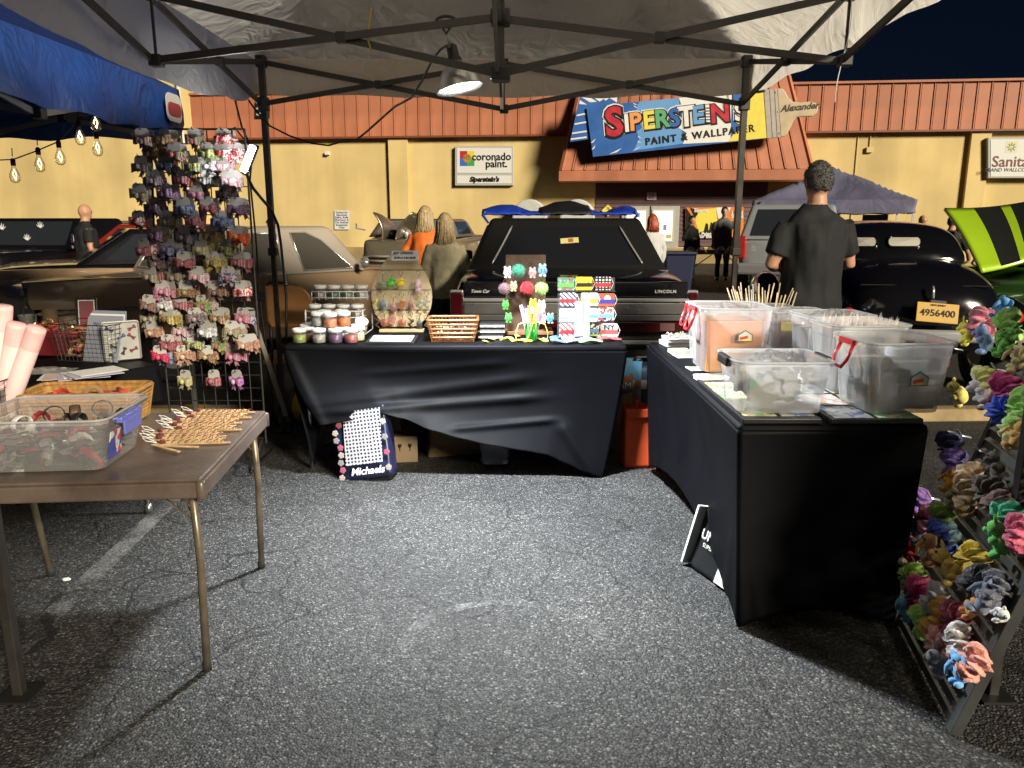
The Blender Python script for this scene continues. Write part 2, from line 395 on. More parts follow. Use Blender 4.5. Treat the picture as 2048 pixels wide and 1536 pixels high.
# fascia with one piece per metal panel
fas = MB().box(((xL + x1) / 2, -.10, (zf0 + zf1) / 2), (x1 - xL, .19, zf1 - zf0 - .06)).build('fascia', pm('fascia backing', (.2, .07, .035), .7), bld)
pw = .42; n_p = int((x1 - xL) / pw)
pmesh = MB(); pmesh.box((0, 0, 0), (pw - .045, .03, zf1 - zf0)); pmesh.box((-pw / 2 + .012, -.02, 0), (.03, .05, zf1 - zf0)); pmesh.box((-pw / 2 + .062, -.012, 0), (.018, .03, zf1 - zf0))
pme = pmesh.mesh('panel'); pme.materials.append(ORANGE)
for i in range(n_p):
    put('panel', pme, fas, loc=(xL + pw * (i + .5), -.215, (zf0 + zf1) / 2))
MB().box(((xL + x1) / 2, -.16, zf0 - .035), (x1 - xL, .24, .06)).build('lower_trim', pm('dark orange trim', (.2, .06, .03), .5), fas)
MB().box(((xL + x1) / 2, -.14, zf1 + .04), (x1 - xL, .36, .07)).build('upper_trim', ORANGE, fas)
# mansard over the entrance
mo = 1.2
bl, br = wp(1122, 368, mo), wp(1623, 352, mo); zb = (bl[1] + br[1]) / 2 - .02; ztop = zf1 + .75
tl, tr_ = wp(1172, 160, .25)[0], wp(1566, 155, .25)[0]
mbz = zb + .33
mans = MB(); A = [(bl[0], -mo, mbz), (br[0], -mo, mbz), (tr_, -.28, ztop), (tl, -.28, ztop)]; B = [(bl[0], -.02, mbz), (br[0], -.02, mbz), (tr_, -.02, ztop), (tl, -.02, ztop)]
mans.add(A + B, [(0, 1, 2, 3), (1, 5, 6, 2), (4, 0, 3, 7), (3, 2, 6, 7), (5, 4, 7, 6), (0, 4, 5, 1)])
mans = mans.build('mansard', ORANGE, bld)
MB().box(((bl[0] + br[0]) / 2, -mo / 2 - .02, (zb + mbz) / 2 - .002), (br[0] - bl[0] + .16, mo + .06, mbz - zb)).build('eave_band', ORANGE, mans, bevel=.02)
npn = 20
for i in range(npn):
    ua, ub = i / npn, (i + 1) / npn; e = .018
    def mp(u, v, o):
        xb_ = bl[0] + (br[0] - bl[0]) * u; xt_ = tl + (tr_ - tl) * u
        return Vector((xb_ + (xt_ - xb_) * v, -mo + (mo - .28) * v - o, mbz + (ztop - mbz) * v + o * .4))
    q = MB()
    for aa, bb, o in ((ua + .002, ub - .006, .022), (ub - .006, ub - .0008, .055)):
        vs = [mp(aa, 0, -.01), mp(bb, 0, -.01), mp(bb, 1, -.01), mp(aa, 1, -.01), mp(aa, 0, o), mp(bb, 0, o), mp(bb, 1, o), mp(aa, 1, o)]
        q.add(vs, [(4, 5, 6, 7), (0, 1, 5, 4), (1, 2, 6, 5), (2, 3, 7, 6), (3, 0, 4, 7)])
    q.build('panel', ORANGE, mans)
for s_, xa, xb in ((-1, bl[0], tl), (1, br[0], tr_)):
    MB().bar((xa, -mo - .02, mbz), (xb, -.28, ztop + .02), .12, .08).build('hip_trim', ORANGE, mans)
# siding boards under the mansard
sd_ = MB().box(((xd0 + xd1) / 2, .03, (zs0 + zs1) / 2), (xd1 - xd0, .06, zs1 - zs0)).build('siding', PURPLE, bld)
nb = 15; bh = (zs1 - zs0) / nb
dx0, dx1 = ux(1243), ux(1358); dz1 = wp(1300, 412)[1]
for i in range(nb):
    z = zs0 + bh * i
    for j, (xa, xb) in enumerate(((xd0, dx0), (dx1, xd1)) if z + bh < dz1 + .05 else ((xd0, xd1),)):
        q = MB(); q.add([(xa, -.045, z), (xb, -.045, z), (xb, -.012, z + bh), (xa, -.012, z + bh), (xa, .0, z), (xb, .0, z), (xb, 0, z + bh), (xa, 0, z + bh)],
                        [(0, 1, 2, 3), (4, 5, 1, 0), (3, 2, 6, 7), (0, 3, 7, 4), (1, 5, 6, 2)])
        q.build('board', PURPLE, sd_)
# double door with lit panes
DOORM = pm('grey green door', (.40, .40, .36), .5, var=.06)
door = MB(); door.box(((dx0 + dx1) / 2, -.05, dz1 / 2 + .05), (dx1 - dx0, .09, dz1 - .1)); door = door.build('double_door', DOORM, bld, bevel=.01)
MB().box(((dx0 + dx1) / 2, -.1, dz1 / 2), (.03, .03, dz1)).build('door_gap', BLACK, door)
LITW = emit_mat('lit shop window', (1.0, .86, .56), .95)
for pa, pb in ((1252, 1291), (1305, 1345)):
    xa, za = wp(pa, 481); xb, zb_ = wp(pb, 422)
    MB().box(((xa + xb) / 2, -.108, (za + zb_) / 2), (xb - xa + .12, .02, zb_ - za + .12)).build('window_frame', pm('pale door trim', (.5, .49, .44), .5), door)
    MB().box(((xa + xb) / 2, -.116, (za + zb_) / 2), (xb - xa, .02, zb_ - za)).build('pane', LITW, door)
    for k in range(5):
        cx = xa + (xb - xa) * rnd.uniform(.12, .85); cz = za + (zb_ - za) * rnd.uniform(.1, .9)
        MB().box((cx, -.13, cz), (rnd.uniform(.08, .2), .006, rnd.uniform(.08, .26))).build('notice', [pm('notice a', (.55, .45, .2), .8), pm('notice b', (.2, .3, .5), .8), PAPER][k % 3], door)
# small fittings on the wall
x, z = wp(656, 307); MB().box((x, -.08, z), (.16, .14, .12)).build('wall_light', WHITE, bld, bevel=.02)
x, z = wp(1738, 300); q = MB(); q.box((x, -.06, z), (.2, .1, .16)); q.tube([(x, -.03, z), (x, -.03, zf0)], .02, 6); q.build('junction_box', pm('painted box', (.62, .5, .24), .6), bld)
for px_, py_ in ((1236, 184), (1377, 180), (1519, 182)):
    x, z = wp(px_, py_, 1.55); q = MB(); q.tube([(x, -.6, z + .55), (x, -1.0, z + .6), (x, -1.5, z + .35), (x, -1.55, z + .18)], .03, 8)
    q.lathe([(.04, .2), (.10, .12), (.2, -.02), (.21, -.04), (.18, -.03)], 14, (x, -1.55, z), cap=False)
    q.build('gooseneck_lamp', BLACKMETAL, mans, smooth=True)

def wall_thing(name, label, cat, px, py, off):
    x, z = wp(px, py, off); p = WM @ Vector((x, -off, z)); return thing(name, label, cat, p, WALLRZ), x, z
def px_poly(pts, off, x, z): 
    out = []
    for p in pts:
        a, c = wp(p[0], p[1], off); out.append((a - x, c - z))
    return out
# ---- paintbrush sign
off = 1.6
def sg(X, Y): return (1120 + X / 3.793, 140 + Y / 3.793)
sign, sx, sz = wall_thing('paintbrush_sign', 'giant paintbrush shaped shop sign reading Siperstein\'s Paint and Wallpaper on the mansard', 'sign', *sg(900, 400), off)
def sp(pts): return px_poly([sg(*p) for p in pts], off, sx, sz)
SB = pm('sign deep blue', (.035, .13, .42), .4, var=.1, vs=2); SL = pm('sign light blue', (.14, .34, .68), .4, var=.06, vs=2)
SW = pm('sign white', (.78, .78, .76), .4, var=.03); SY = pm('sign yellow', (.80, .68, .10), .4, var=.04); SK = pm('sign black', (.012, .012, .012), .4)
SR = pm('sign red', (.50, .03, .05), .4, var=.25, vs=4); SO = pm('sign orange', (.80, .33, .12), .4); SG = pm('sign green', (.12, .40, .20), .4)
SWOOD = pm('sign painted wood', (.52, .42, .28), .5, var=.12, vs=3); SF = pm('sign ferrule', (.42, .38, .34), .45, .2, var=.06)
MB().prism(sp([(75, 545), (150, 200), (400, 172), (438, 185), (446, 260), (330, 330), (210, 525)]), .08, .02).build('splash_board', SB, sign)
MB().prism(sp([(200, 290), (445, 256), (1540, 155), (1567, 520), (250, 660)]), .09, -.06).build('board', SB, sign, bevel=.006)
MB().prism(sp([(600, 243), (900, 214), (930, 560), (560, 612), (600, 520), (580, 470), (620, 440), (570, 330)]), .004, -.066).build('light_blue_field', SL, sign)
MB().prism(sp([(900, 214), (1300, 178), (1290, 545), (930, 562), (960, 480), (880, 430), (940, 330)]), .004, -.0705).build('white_field', SW, sign)
MB().prism(sp([(1380, 171), (1538, 157), (1564, 517), (1270, 546), (1320, 480), (1410, 440), (1330, 400)]), .004, -.075).build('yellow_field', SY, sign)
ft = MB().prism(sp([(1542, 152), (1640, 142), (1668, 512), (1567, 521)]), .13, -.085).build('ferrule', SF, sign, bevel=.006)
for xx in (1585, 1622): MB().prism(sp([(xx, 150), (xx + 9, 149), (xx + 32, 513), (xx + 22, 514)]), .012, -.098).build('ridge', SF, ft)
for xx, yy in ((1632, 175), (1646, 320), (1660, 480)): 
    c = sp([(xx, yy)])[0]; MB().sphere((c[0], -.1, c[1]), .02, 8, 5).build('rivet', STEEL, ft, smooth=True)
MB().prism(sp([(1640, 142), (1685, 142), (1705, 165), (1730, 212), (1765, 242), (1820, 248), (1890, 240), (1935, 250), (1957, 285), (1945, 330), (1910, 354), (1830, 356), (1790, 362), (1765, 395), (1745, 440), (1722, 485), (1700, 505), (1668, 512)]), .12, -.08).build('handle', SWOOD, sign, bevel=.03)
def ray_shape(pts, o=-.07): MB().prism(sp(pts), .005, o).build('bristle_mark', SW, sign)
for p in ([(160, 205), (230, 245), (280, 240), (215, 200)], [(235, 195), (300, 240), (335, 215), (262, 188)], [(290, 182), (345, 232), (372, 215), (310, 178)], [(350, 176), (380, 215), (432, 246), (436, 190), (400, 174)],
          [(150, 228), (145, 258), (205, 262)]): ray_shape(p, .012)
for y in (325, 390, 460, 505): ray_shape([(128 - (y - 325) * .25, y + 14), (200, y - 2), (204, y + 10), (125 - (y - 325) * .25, y + 26)], .012)
for p in ([(232, 555), (272, 520), (252, 552)], [(240, 605), (270, 566), (258, 600)], [(372, 640), (470, 592), (430, 625)], [(545, 618), (620, 572), (575, 606)], [(550, 250), (600, 272), (560, 262)], [(556, 270), (596, 290), (566, 284)], [(590, 500), (620, 520), (592, 512)], [(586, 540), (622, 552), (590, 550)]): ray_shape(p, -.0665)
letters = [('S', 410, 405, 1.62, SR, .0), ('I', 505, 412, .98, SW, .0), ('P', 570, 400, 1.0, SO, 0), ('E', 672, 390, 1.0, SY, 0), ('R', 770, 378, 1.0, SG, 0), ('S', 865, 370, 1.0, SB, 0), ('T', 955, 362, 1.12, SW, 0), ('E', 1045, 350, 1.0, SL, 0), ('I', 1118, 342, .98, SW, 0), ('N', 1210, 335, 1.04, SR, 0), ("'", 1290, 262, .9, SW, 0), ('S', 1362, 325, 1.0, SW, 0)]
unit = abs(wp(*sg(1000, 250), off)[1] - wp(*sg(1000, 440), off)[1])
for ch, X, Y, s, m, _ in letters:
    c = sp([(X, Y)])[0]; size = unit * .98 * s; rt = (R(90), R(-6.5), 0)
    lettering(ch, size, SW, sign, (c[0], -.0775, c[1]), rt, 'letter_edge', offset=size * .105, ext=.001)
    lettering(ch, size, SK, sign, (c[0] + .015, -.0845, c[1] - .015), rt, 'letter_outline', offset=size * .085, ext=.002)
    lettering(ch, size, m, sign, (c[0], -.093, c[1]), rt, 'letter', offset=size * .035, ext=.003)
for k in range(6):
    c = sp([(1122 - k * 1.5, 292 + k * 22)])[0]; MB().box((c[0], -.099, c[1]), (.16, .006, .03)).build('ladder_rung', SK, sign)
c = sp([(1055, 497)])[0]; lettering('PAINT & WALLPAPER', unit * .40, SK, sign, (c[0], -.083, c[1]), (R(90), R(-6.5), 0), offset=.008, ext=.002, space=1.22)
c = sp([(1818, 285)])[0]; lettering('Alexander.', unit * .36, pm('sign brown ink', (.05, .028, .015), .5), sign, (c[0], -.086, c[1]), (R(90), R(-5), 0), shear=.35, offset=.008, ext=.002)
# ---- coronado sign
off = .18
cs, sx, sz = wall_thing('wall_sign', 'white framed Coronado Paint sign with four colour logo on the yellow wall', 'sign', 968, 331, off)
def sp2(pts): return px_poly(pts, off, sx, sz)
SIGNF = pm('sign grey frame', (.50, .51, .50), .45, .2); SIGNW = pm('sign face white', (.70, .71, .69), .4)
MB().prism(sp2([(910, 292), (1027, 292), (1027, 371), (910, 371)]), .16, 0).build('case', SIGNF, cs, bevel=.01)
MB().prism(sp2([(914, 296), (1023, 296), (1023, 346), (914, 346)]), .01, -.012).build('upper_face', SIGNW, cs)
MB().prism(sp2([(914, 351), (1023, 351), (1023, 367), (914, 367)]), .01, -.012).build('lower_face', SIGNW, cs)
for (xa, ya, m) in ((920, 302, SR), (934.5, 302, pm('logo yellow', (.75, .58, .06), .4)), (920, 317, pm('logo blue', (.04, .15, .55), .4)), (934.5, 317, pm('logo green', (.05, .35, .10), .4))):
    MB().prism(sp2([(xa, ya), (xa + 14.5, ya), (xa + 14.5, ya + 15), (xa, ya + 15)]), .004, -.017).build('logo_square', m, cs)
c = sp2([(934.5, 317)])[0]; MB().prism([(c[0] + a_ , c[1] + b2_) for a_, b2_ in arc(0, 0, .15, 0, 330, 11)], .004, -.022).build('logo_coin', pm('logo gold', (.35, .22, .05), .4, var=.5, vs=20), cs)
c = sp2([(983, 314)])[0]; lettering('coronado', .34, SK, cs, (c[0], -.02, c[1]), offset=.008)
c = sp2([(993, 328)])[0]; lettering('paint.', .34, SK, cs, (c[0], -.02, c[1]), offset=.008)
c = sp2([(968, 359)])[0]; lettering("Siperstein's", .22, SK, cs, (c[0], -.02, c[1]), shear=.3, offset=.014)
# ---- sanitas sign
off = .32
cs, sx, sz = wall_thing('wall_sign', 'white lit box sign reading Sanitas beside the green car hood', 'sign', 2020, 315, off)
MB().prism(sp2([(1976, 275), (2095, 275), (2095, 356), (1976, 356)]), .3, 0).build('case', pm('sign box grey', (.45, .44, .42), .5), cs, bevel=.015)
MB().prism(sp2([(1981, 279), (2090, 279), (2090, 353), (1981, 353)]), .01, -.012).build('face', SIGNW, cs)
c = sp2([(2023, 294)])[0]
MB().prism([(c[0] + a_, c[1] + b2_) for a_, b2_ in rrect(.36, .36, .03)], .003, -.015).build('logo_square', pm('logo cream', (.66, .64, .5), .5), cs)
for k in range(8):
    t = k * math.pi / 4; q = MB(); q.M = Matrix.Translation((c[0] + .09 * math.cos(t), -.02, c[1] + .09 * math.sin(t))) @ Matrix.Rotation(-t, 4, 'Y')
    q.sphere((0, 0, 0), (.055, .006, .022), 10, 6); q.build('logo_petal', [pm('petal a', (.5, .35, .08), .5), pm('petal b', (.25, .35, .15), .5)][k % 2], cs)
c = sp2([(2026, 324)])[0]; lettering('Sanitas', .46, pm('sanitas brown red', (.16, .035, .03), .5), cs, (c[0], -.018, c[1]), offset=.006)
c = sp2([(2030, 340)])[0]; lettering('BRAND WALLCOVERINGS', .155, INK, cs, (c[0], -.018, c[1]), shear=.15)
# ---- small notices
off = .2
cs, sx, sz = wall_thing('notice_sign', 'small white parking notice with seven lines of blue print on yellow wall', 'sign', 683, 440, .06)
off = .06
MB().prism(sp2([(669, 421), (698, 421), (698, 459), (669, 459)]), .02, 0).build('plate', SIGNW, cs)
for i, s in enumerate(('Parking for', 'Siperstein', 'Paints, Rolfs', 'Pharmacy, &', 'The Animist', 'Restaurant', 'Only!')):
    c = sp2([(683.5, 425 + i * 5)])[0]; lettering(s, .098, pm('notice blue ink', (.02, .04, .16), .6), cs, (c[0], -.003, c[1]), offset=.002)
cs, sx, sz = wall_thing('notice_sign', 'small white no smoking plate on purple siding above the doors', 'sign', 1303, 393, .1); off = .1
MB().prism(sp2([(1294, 385), (1313, 385), (1313, 400), (1294, 400)]), .02, 0).build('plate', SIGNW, cs)
for i in range(2): c = sp2([(1303, 389 + i * 7)])[0]; lettering(('NO', 'EXIT')[i], .1, SR, cs, (c[0], -.003, c[1]), offset=.003)
cs, sx, sz = wall_thing('warning_sign', 'yellow diamond warning sign on purple siding left of the doors', 'sign', 1216, 417, .1)
MB().prism(sp2([(1216, 409), (1229, 421), (1216, 433), (1203, 421)]), .02, 0).build('plate', SY, cs)
c = sp2([(1216, 418)])[0]; lettering('75', .12, SK, cs, (c[0], -.003, c[1]), offset=.003)
cs, sx, sz = wall_thing('vent_grille', 'dark square vent with light slats on orange fascia behind the tent post', 'vent', 524, 220, .3); off = .3
MB().prism(sp2([(510, 204), (538, 204), (538, 236), (510, 236)]), .06, 0).build('frame', BLACK, cs)
for i in range(5): 
    c = sp2([(524, 208 + i * 6)])[0]; MB().box((c[0], -.02, c[1]), (.4, .03, .03), Matrix.Rotation(R(12 * (-1) ** i), 3, 'Y')).build('slat', pm('pale slat', (.4, .42, .45), .4), cs)
# ---- halloween banner
off = .12
cs, sx, sz = wall_thing('banner', 'orange and yellow autumn banner hung on the purple siding', 'banner', 1429, 446, off)
MB().prism(sp2([(1371, 415), (1487, 414), (1487, 475), (1371, 476)]), .02, 0).build('sheet', pm('banner orange', (.72, .22, .03), .6, var=.1, vs=2), cs)
MB().prism(sp2([(1396, 420), (1432, 416), (1436, 470), (1398, 468), (1390, 440)]), .003, -.004).build('yellow_panel', SY, cs)
MB().prism(sp2([(1432, 415), (1462, 415), (1448, 440), (1436, 436)]), .003, -.008).build('white_panel', SW, cs)
MB().prism(sp2([(1396, 476), (1400, 464), (1420, 460), (1440, 464), (1444, 476)]), .003, -.012).build('dark_hill', SK, cs)
for p in ([(1372, 415), (1382, 430), (1378, 460), (1372, 465)], [(1380, 415), (1400, 422), (1390, 436)], [(1408, 462), (1412, 446), (1416, 448), (1417, 462)], [(1418, 462), (1422, 444), (1430, 450), (1424, 462)]):
    MB().prism(sp2(p), .003, -.014).build('black_shape', SK, cs)
for s, X, Y in (('Siperst', 1402, 421), ('LEEN', 1474, 426), ('Street', 1474, 433), ('Paint Co', 1420, 468), ('for the kids', 1420, 473)):
    c = sp2([(X, Y)])[0]; lettering(s, .16, SW, cs, (c[0], -.018, c[1]), offset=.006)
# ---- two round white shapes on the wall behind the black saloon
for i, (px_, r) in enumerate(((1060, 33), (1155, 33))):
    x, z = wp(px_, 426, .5); p = WM @ Vector((x, -.5, z)); rr = r * 27 / 1540
    o = thing('round_top_booth', ('left' if i == 0 else 'right') + ' of two pale round-topped booths behind the black saloon', 'booth', (p.x, p.y, 0), WALLRZ, 'round-topped booths')
    q = MB(); pts = [(-rr, 0)] + [(rr, 0)] + [(rr * math.cos(R(t)), p.z - .1 + rr * .95 * math.sin(R(t))) for t in range(0, 181, 12)]
    q.prism(pts, .45, -.2); q.build('shell', pm('pale plastic shell', (.52, .54, .52), .5, var=.06), o, bevel=.05)
    MB().box((0, -.22, p.z * .5), (rr * 1.2, .05, p.z * .8)).build('door', pm('booth door', (.45, .48, .5), .5), o, bevel=.02)
# ================================================================ the white tent overhead
def fabric(name, col, tr=.45, bump=.5, bs=7.0, rough=.7):
    m = bpy.data.materials.new(name); m.use_nodes = True; n = m.node_tree.nodes; l = m.node_tree.links; n.remove(n['Principled BSDF'])
    tc = n.new('ShaderNodeTexCoord')
    df = n.new('ShaderNodeBsdfPrincipled'); df.inputs['Base Color'].default_value = (*col, 1); df.inputs['Roughness'].default_value = rough
    tl = n.new('ShaderNodeBsdfTranslucent'); tl.inputs[0].default_value = (*col, 1)
    mx = n.new('ShaderNodeMixShader'); mx.inputs[0].default_value = tr
    wv = n.new('ShaderNodeTexNoise'); wv.inputs['Scale'].default_value = bs; wv.inputs['Detail'].default_value = 3; wv.inputs['Distortion'].default_value = 1.6
    vo = n.new('ShaderNodeTexVoronoi'); vo.feature = 'SMOOTH_F1'; vo.inputs['Scale'].default_value = bs * 1.7
    ad = n.new('ShaderNodeVectorMath'); ad.operation = 'MULTIPLY_ADD'; ad.inputs[1].default_value = (.25, .25, .25)
    l.new(tc.outputs['Object'], wv.inputs['Vector']); l.new(wv.outputs['Color'], ad.inputs[0]); l.new(tc.outputs['Object'], ad.inputs[2]); l.new(ad.outputs[0], vo.inputs['Vector'])
    h = n.new('ShaderNodeMath'); h.operation = 'MULTIPLY_ADD'; h.inputs[1].default_value = .6; l.new(vo.outputs['Distance'], h.inputs[0]); l.new(wv.outputs['Fac'], h.inputs[2])
    bp = n.new('ShaderNodeBump'); bp.inputs['Strength'].default_value = bump; bp.inputs['Distance'].default_value = .045; l.new(h.outputs[0], bp.inputs['Height'])
    l.new(bp.outputs[0], df.inputs['Normal']); l.new(bp.outputs[0], tl.inputs['Normal'])
    l.new(df.outputs[0], mx.inputs[1]); l.new(tl.outputs[0], mx.inputs[2]); l.new(mx.outputs[0], n['Material Output'].inputs[0])
    return m
TX0, TX1, TY0, TY1 = -1.56, 1.46, 2.1, 5.1
TXC, TYC = (TX0 + TX1) / 2, (TY0 + TY1) / 2
def canopy_grid(cx, cy, hx, hy, ze, zp, sag, nn, seed, wr):
    def f(u, v):
        x, y = u * 2 - 1, v * 2 - 1; m = max(abs(x), abs(y))
        z = ze + (zp - ze) * (1 - m)
        k = 1 - abs(abs(x) - abs(y)) / max(m, .001)          # 1 on the hips
        z -= sag * math.sin(math.pi * min(1, m)) * (1 - k) ** .7 * .9
        p = Vector((x * hx, y * hy, 0))
        z += wr * mnoise.noise(p * 2.2 + Vector((seed, 0, 0))) * (1 - m ** 6) + wr * .5 * mnoise.noise(p * 5.5 + Vector((seed, 3, 0))) * (1 - m ** 6)
        return (x * hx, y * hy, z)
    return MB().grid(f, nn, nn)
def valance(hx, hy, ze, drop, amp, seed, left=0.0):
    q = MB(); per = []
    nn = 44
    for (ax, ay), (bx, by) in (((-1, -1), (1, -1)), ((1, -1), (1, 1)), ((1, 1), (-1, 1)), ((-1, 1), (-1, -1))):
        for i in range(nn): t = i / nn; per.append((ax + (bx - ax) * t, ay + (by - ay) * t, t))
    rings = []
    for j in range(5):
        v = j / 4; ring = []
        for i, (x, y, t) in enumerate(per):
            wv = amp * v * mnoise.noise(Vector((i * .23, seed, v)))
            nx, ny = (x if abs(x) == 1 else 0), (y if abs(y) == 1 else 0)
            ring.append((x * hx + nx * wv, y * hy + ny * wv, ze - drop * v * (1 + .04 * math.sin(i * .7) + (left * math.sin(math.pi * t) ** .6 if i >= 3 * nn else 0)) - .012 * v * math.sin(math.pi * t)))
        rings.append(ring)
    q.loft(rings, cap=False); return q
def pop_tent(root, M, x0, x1, y0, y1, zt, zl, hub_u, hub_l, frame, half=True, foot=True, hubpole=3.0, dzm=(-.01, -.03), fs=0.0):
    """frame of a pop-up tent: posts, scissor bars, joints, hub"""
    xc, yc = (x0 + x1) / 2, (y0 + y1) / 2
    JM = pm('joint plastic', (.012, .012, .012), .5)
    for (x, y) in ((x0 + fs, y0), (x1, y0), (x1, y1), (x0, y1)):
        q = MB(M); q.bar((x, y, .01), (x, y, 1.25), .03); q.bar((x, y, 1.2), (x, y, zt), .038)
        p = q.build('post', frame, root, bevel=.003)
        q = MB(M); q.box((x, y, 1.22), (.055, .055, .05)); q.build('height_lock', JM, p, bevel=.005)
        q = MB(M); q.box((x, y, zl), (.06, .06, .08)); q.build('slider', JM, p, bevel=.006); q = MB(M); q.box((x, y, zt), (.06, .06, .07)); q.build('bracket', JM, p, bevel=.006)
        if foot: q = MB(M); q.box((x, y, .008), (.1, .1, .008)); q.build('foot_plate', JM, p)
    def scissor(ax, ay, au, al, bx, by, bu, bl):
        o = Vector((-(by - ay), bx - ax, 0)).normalized() * .014
        q = MB(M); q.bar(Vector((ax, ay, au)) + o, Vector((bx, by, bl)) + o, .014, .03); q.build('truss_bar', frame, root)
        q = MB(M); q.bar(Vector((ax, ay, al)) - o, Vector((bx, by, bu)) - o, .014, .03); q.build('truss_bar', frame, root)
        t = (au - al) / ((au - al) + (bu - bl)); c = Vector((ax, ay, au)).lerp(Vector((bx, by, bl)), t)
        q = MB(M); q.box(c, (.045, .045, .045)); q.build('pivot', JM, root, bevel=.004)
    mu, ml = zt + dzm[0], zl + dzm[1]
    mids = [(xc, y0), (x1, yc), (xc, y1), (x0, yc)]; cor = [(x0 + fs, y0), (x1, y0), (x1, y1), (x0, y1)]
    for i, (mx_, my_) in enumerate(mids):
        for c in (cor[i], cor[(i + 1) % 4]): scissor(c[0], c[1], zt, zl, mx_, my_, mu, ml)
        scissor(mx_, my_, mu, ml, xc, yc, hub_u, hub_l)
        for zz_ in (mu, ml): q = MB(M); q.box((mx_, my_, zz_), (.055, .055, .05)); q.build('joint', JM, root, bevel=.006)
        q = MB(M); q.bar((mx_, my_, ml), (mx_, my_, mu), .01); q.build('joint_rod', frame, root)
    for zz_ in (hub_u, hub_l): q = MB(M); q.box((xc, yc, zz_), (.085, .085, .065)); q.build('hub', JM, root, bevel=.01)
    q = MB(M); q.bar((xc, yc, hub_l - .02), (xc, yc, hubpole), .034); q.build('centre_pole', frame, root, bevel=.003)
FRAME = pm('dark tent frame', (.035, .032, .03), .4, .3, var=.25, vs=9)
tent = thing('white_canopy_tent', 'white pop-up tent with black scissor frame standing over the stall', 'tent', (TXC, TYC, 0))
TM = Matrix.Translation((-TXC, -TYC, 0))
pop_tent(tent, TM, TX0, TX1, TY0, TY1, 2.385, 2.135, 2.28, 2.05, FRAME, fs=.06)
CANV = fabric('white tent fabric', (.88, .865, .83), .66, .42, 5.0, .55)
canopy_grid(TXC, TYC, (TX1 - TX0) / 2 + .05, (TY1 - TY0) / 2 + .05, 2.41, 3.22, .10, 56, 2, .035).build('canopy', CANV, tent, smooth=True)
valance((TX1 - TX0) / 2 + .052, (TY1 - TY0) / 2 + .052, 2.412, .215, .05, 5, .65).build('valance', CANV, tent, smooth=True)
q = MB(TM); p0 = Vector((TX1 - .01, TYC + .03, 2.43))
q.grid(lambda u, v: (p0.x + .02 * math.sin(v * 5) + .012 * (u - .5), p0.y - .05 + .03 * u, p0.z - .50 * v), 2, 14)
q.build('tie_strap', pm('white webbing', (.7, .69, .65), .8), tent, solid=.003)
q = MB(TM); q.grid(lambda u, v: (TXC - .02 + .02 * u, TYC + 1.2 - .05 * v, 2.22 - .16 * v - .02 * math.sin(3 * v)), 2, 6); q.build('tie_strap', pm('white webbing', (.7, .69, .65), .8), tent, solid=.003)
q = MB(TM); q.tube([(TX0 + .95, TYC, 2.32), (TX0 + .93, TYC - .01, 2.2), (TX0 + .945, TYC, 2.14)], .004, 6); q.build('yellow_cord', pm('yellow cord', (.5, .36, .03), .7), tent)
# ================================================================ the blue tent next door
BX1, BY1 = -2.18, 5.32; BX0, BY0 = BX1 - 3.0, BY1 - 3.0; bz = at(390, 183, BY1).z
bt = thing('blue_canopy_tent', 'blue pop-up tent with dark underside at the left edge of the picture', 'tent', ((BX0 + BX1) / 2, (BY0 + BY1) / 2, 0))
BM = Matrix.Translation((-(BX0 + BX1) / 2, -(BY0 + BY1) / 2, 0))
pop_tent(bt, BM, BX0 + .04, BX1 - .05, BY0 + .04, BY1 - .05, bz - .03, bz - .3, bz - .05, bz - .3, pm('grey tent frame', (.22, .22, .22), .4, .5), hubpole=bz + .75)
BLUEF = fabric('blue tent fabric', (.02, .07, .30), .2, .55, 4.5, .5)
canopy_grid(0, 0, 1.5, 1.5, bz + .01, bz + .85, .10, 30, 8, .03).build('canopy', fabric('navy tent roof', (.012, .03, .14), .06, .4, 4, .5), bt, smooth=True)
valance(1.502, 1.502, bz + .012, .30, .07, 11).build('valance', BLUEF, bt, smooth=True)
lc = at(366, 216, BY1 - .22) ; ly = lc.y - (BY0 + BY1) / 2
q = MB(); q.M = Matrix.Translation((1.555, ly, lc.z)) @ Matrix.Rotation(R(90), 4, 'Z')
q.prism(rrect(.22, .17, .05, 4), .004); lg = q.build('logo_patch', pm('logo patch white', (.6, .6, .6), .6), bt)
q = MB(); q.M = Matrix.Translation((1.560, ly, lc.z - .01)) @ Matrix.Rotation(R(90), 4, 'Z')
q.prism(rrect(.19, .08, .039, 5), .004); q.build('red_oval', pm('logo red', (.35, .05, .07), .5), lg)
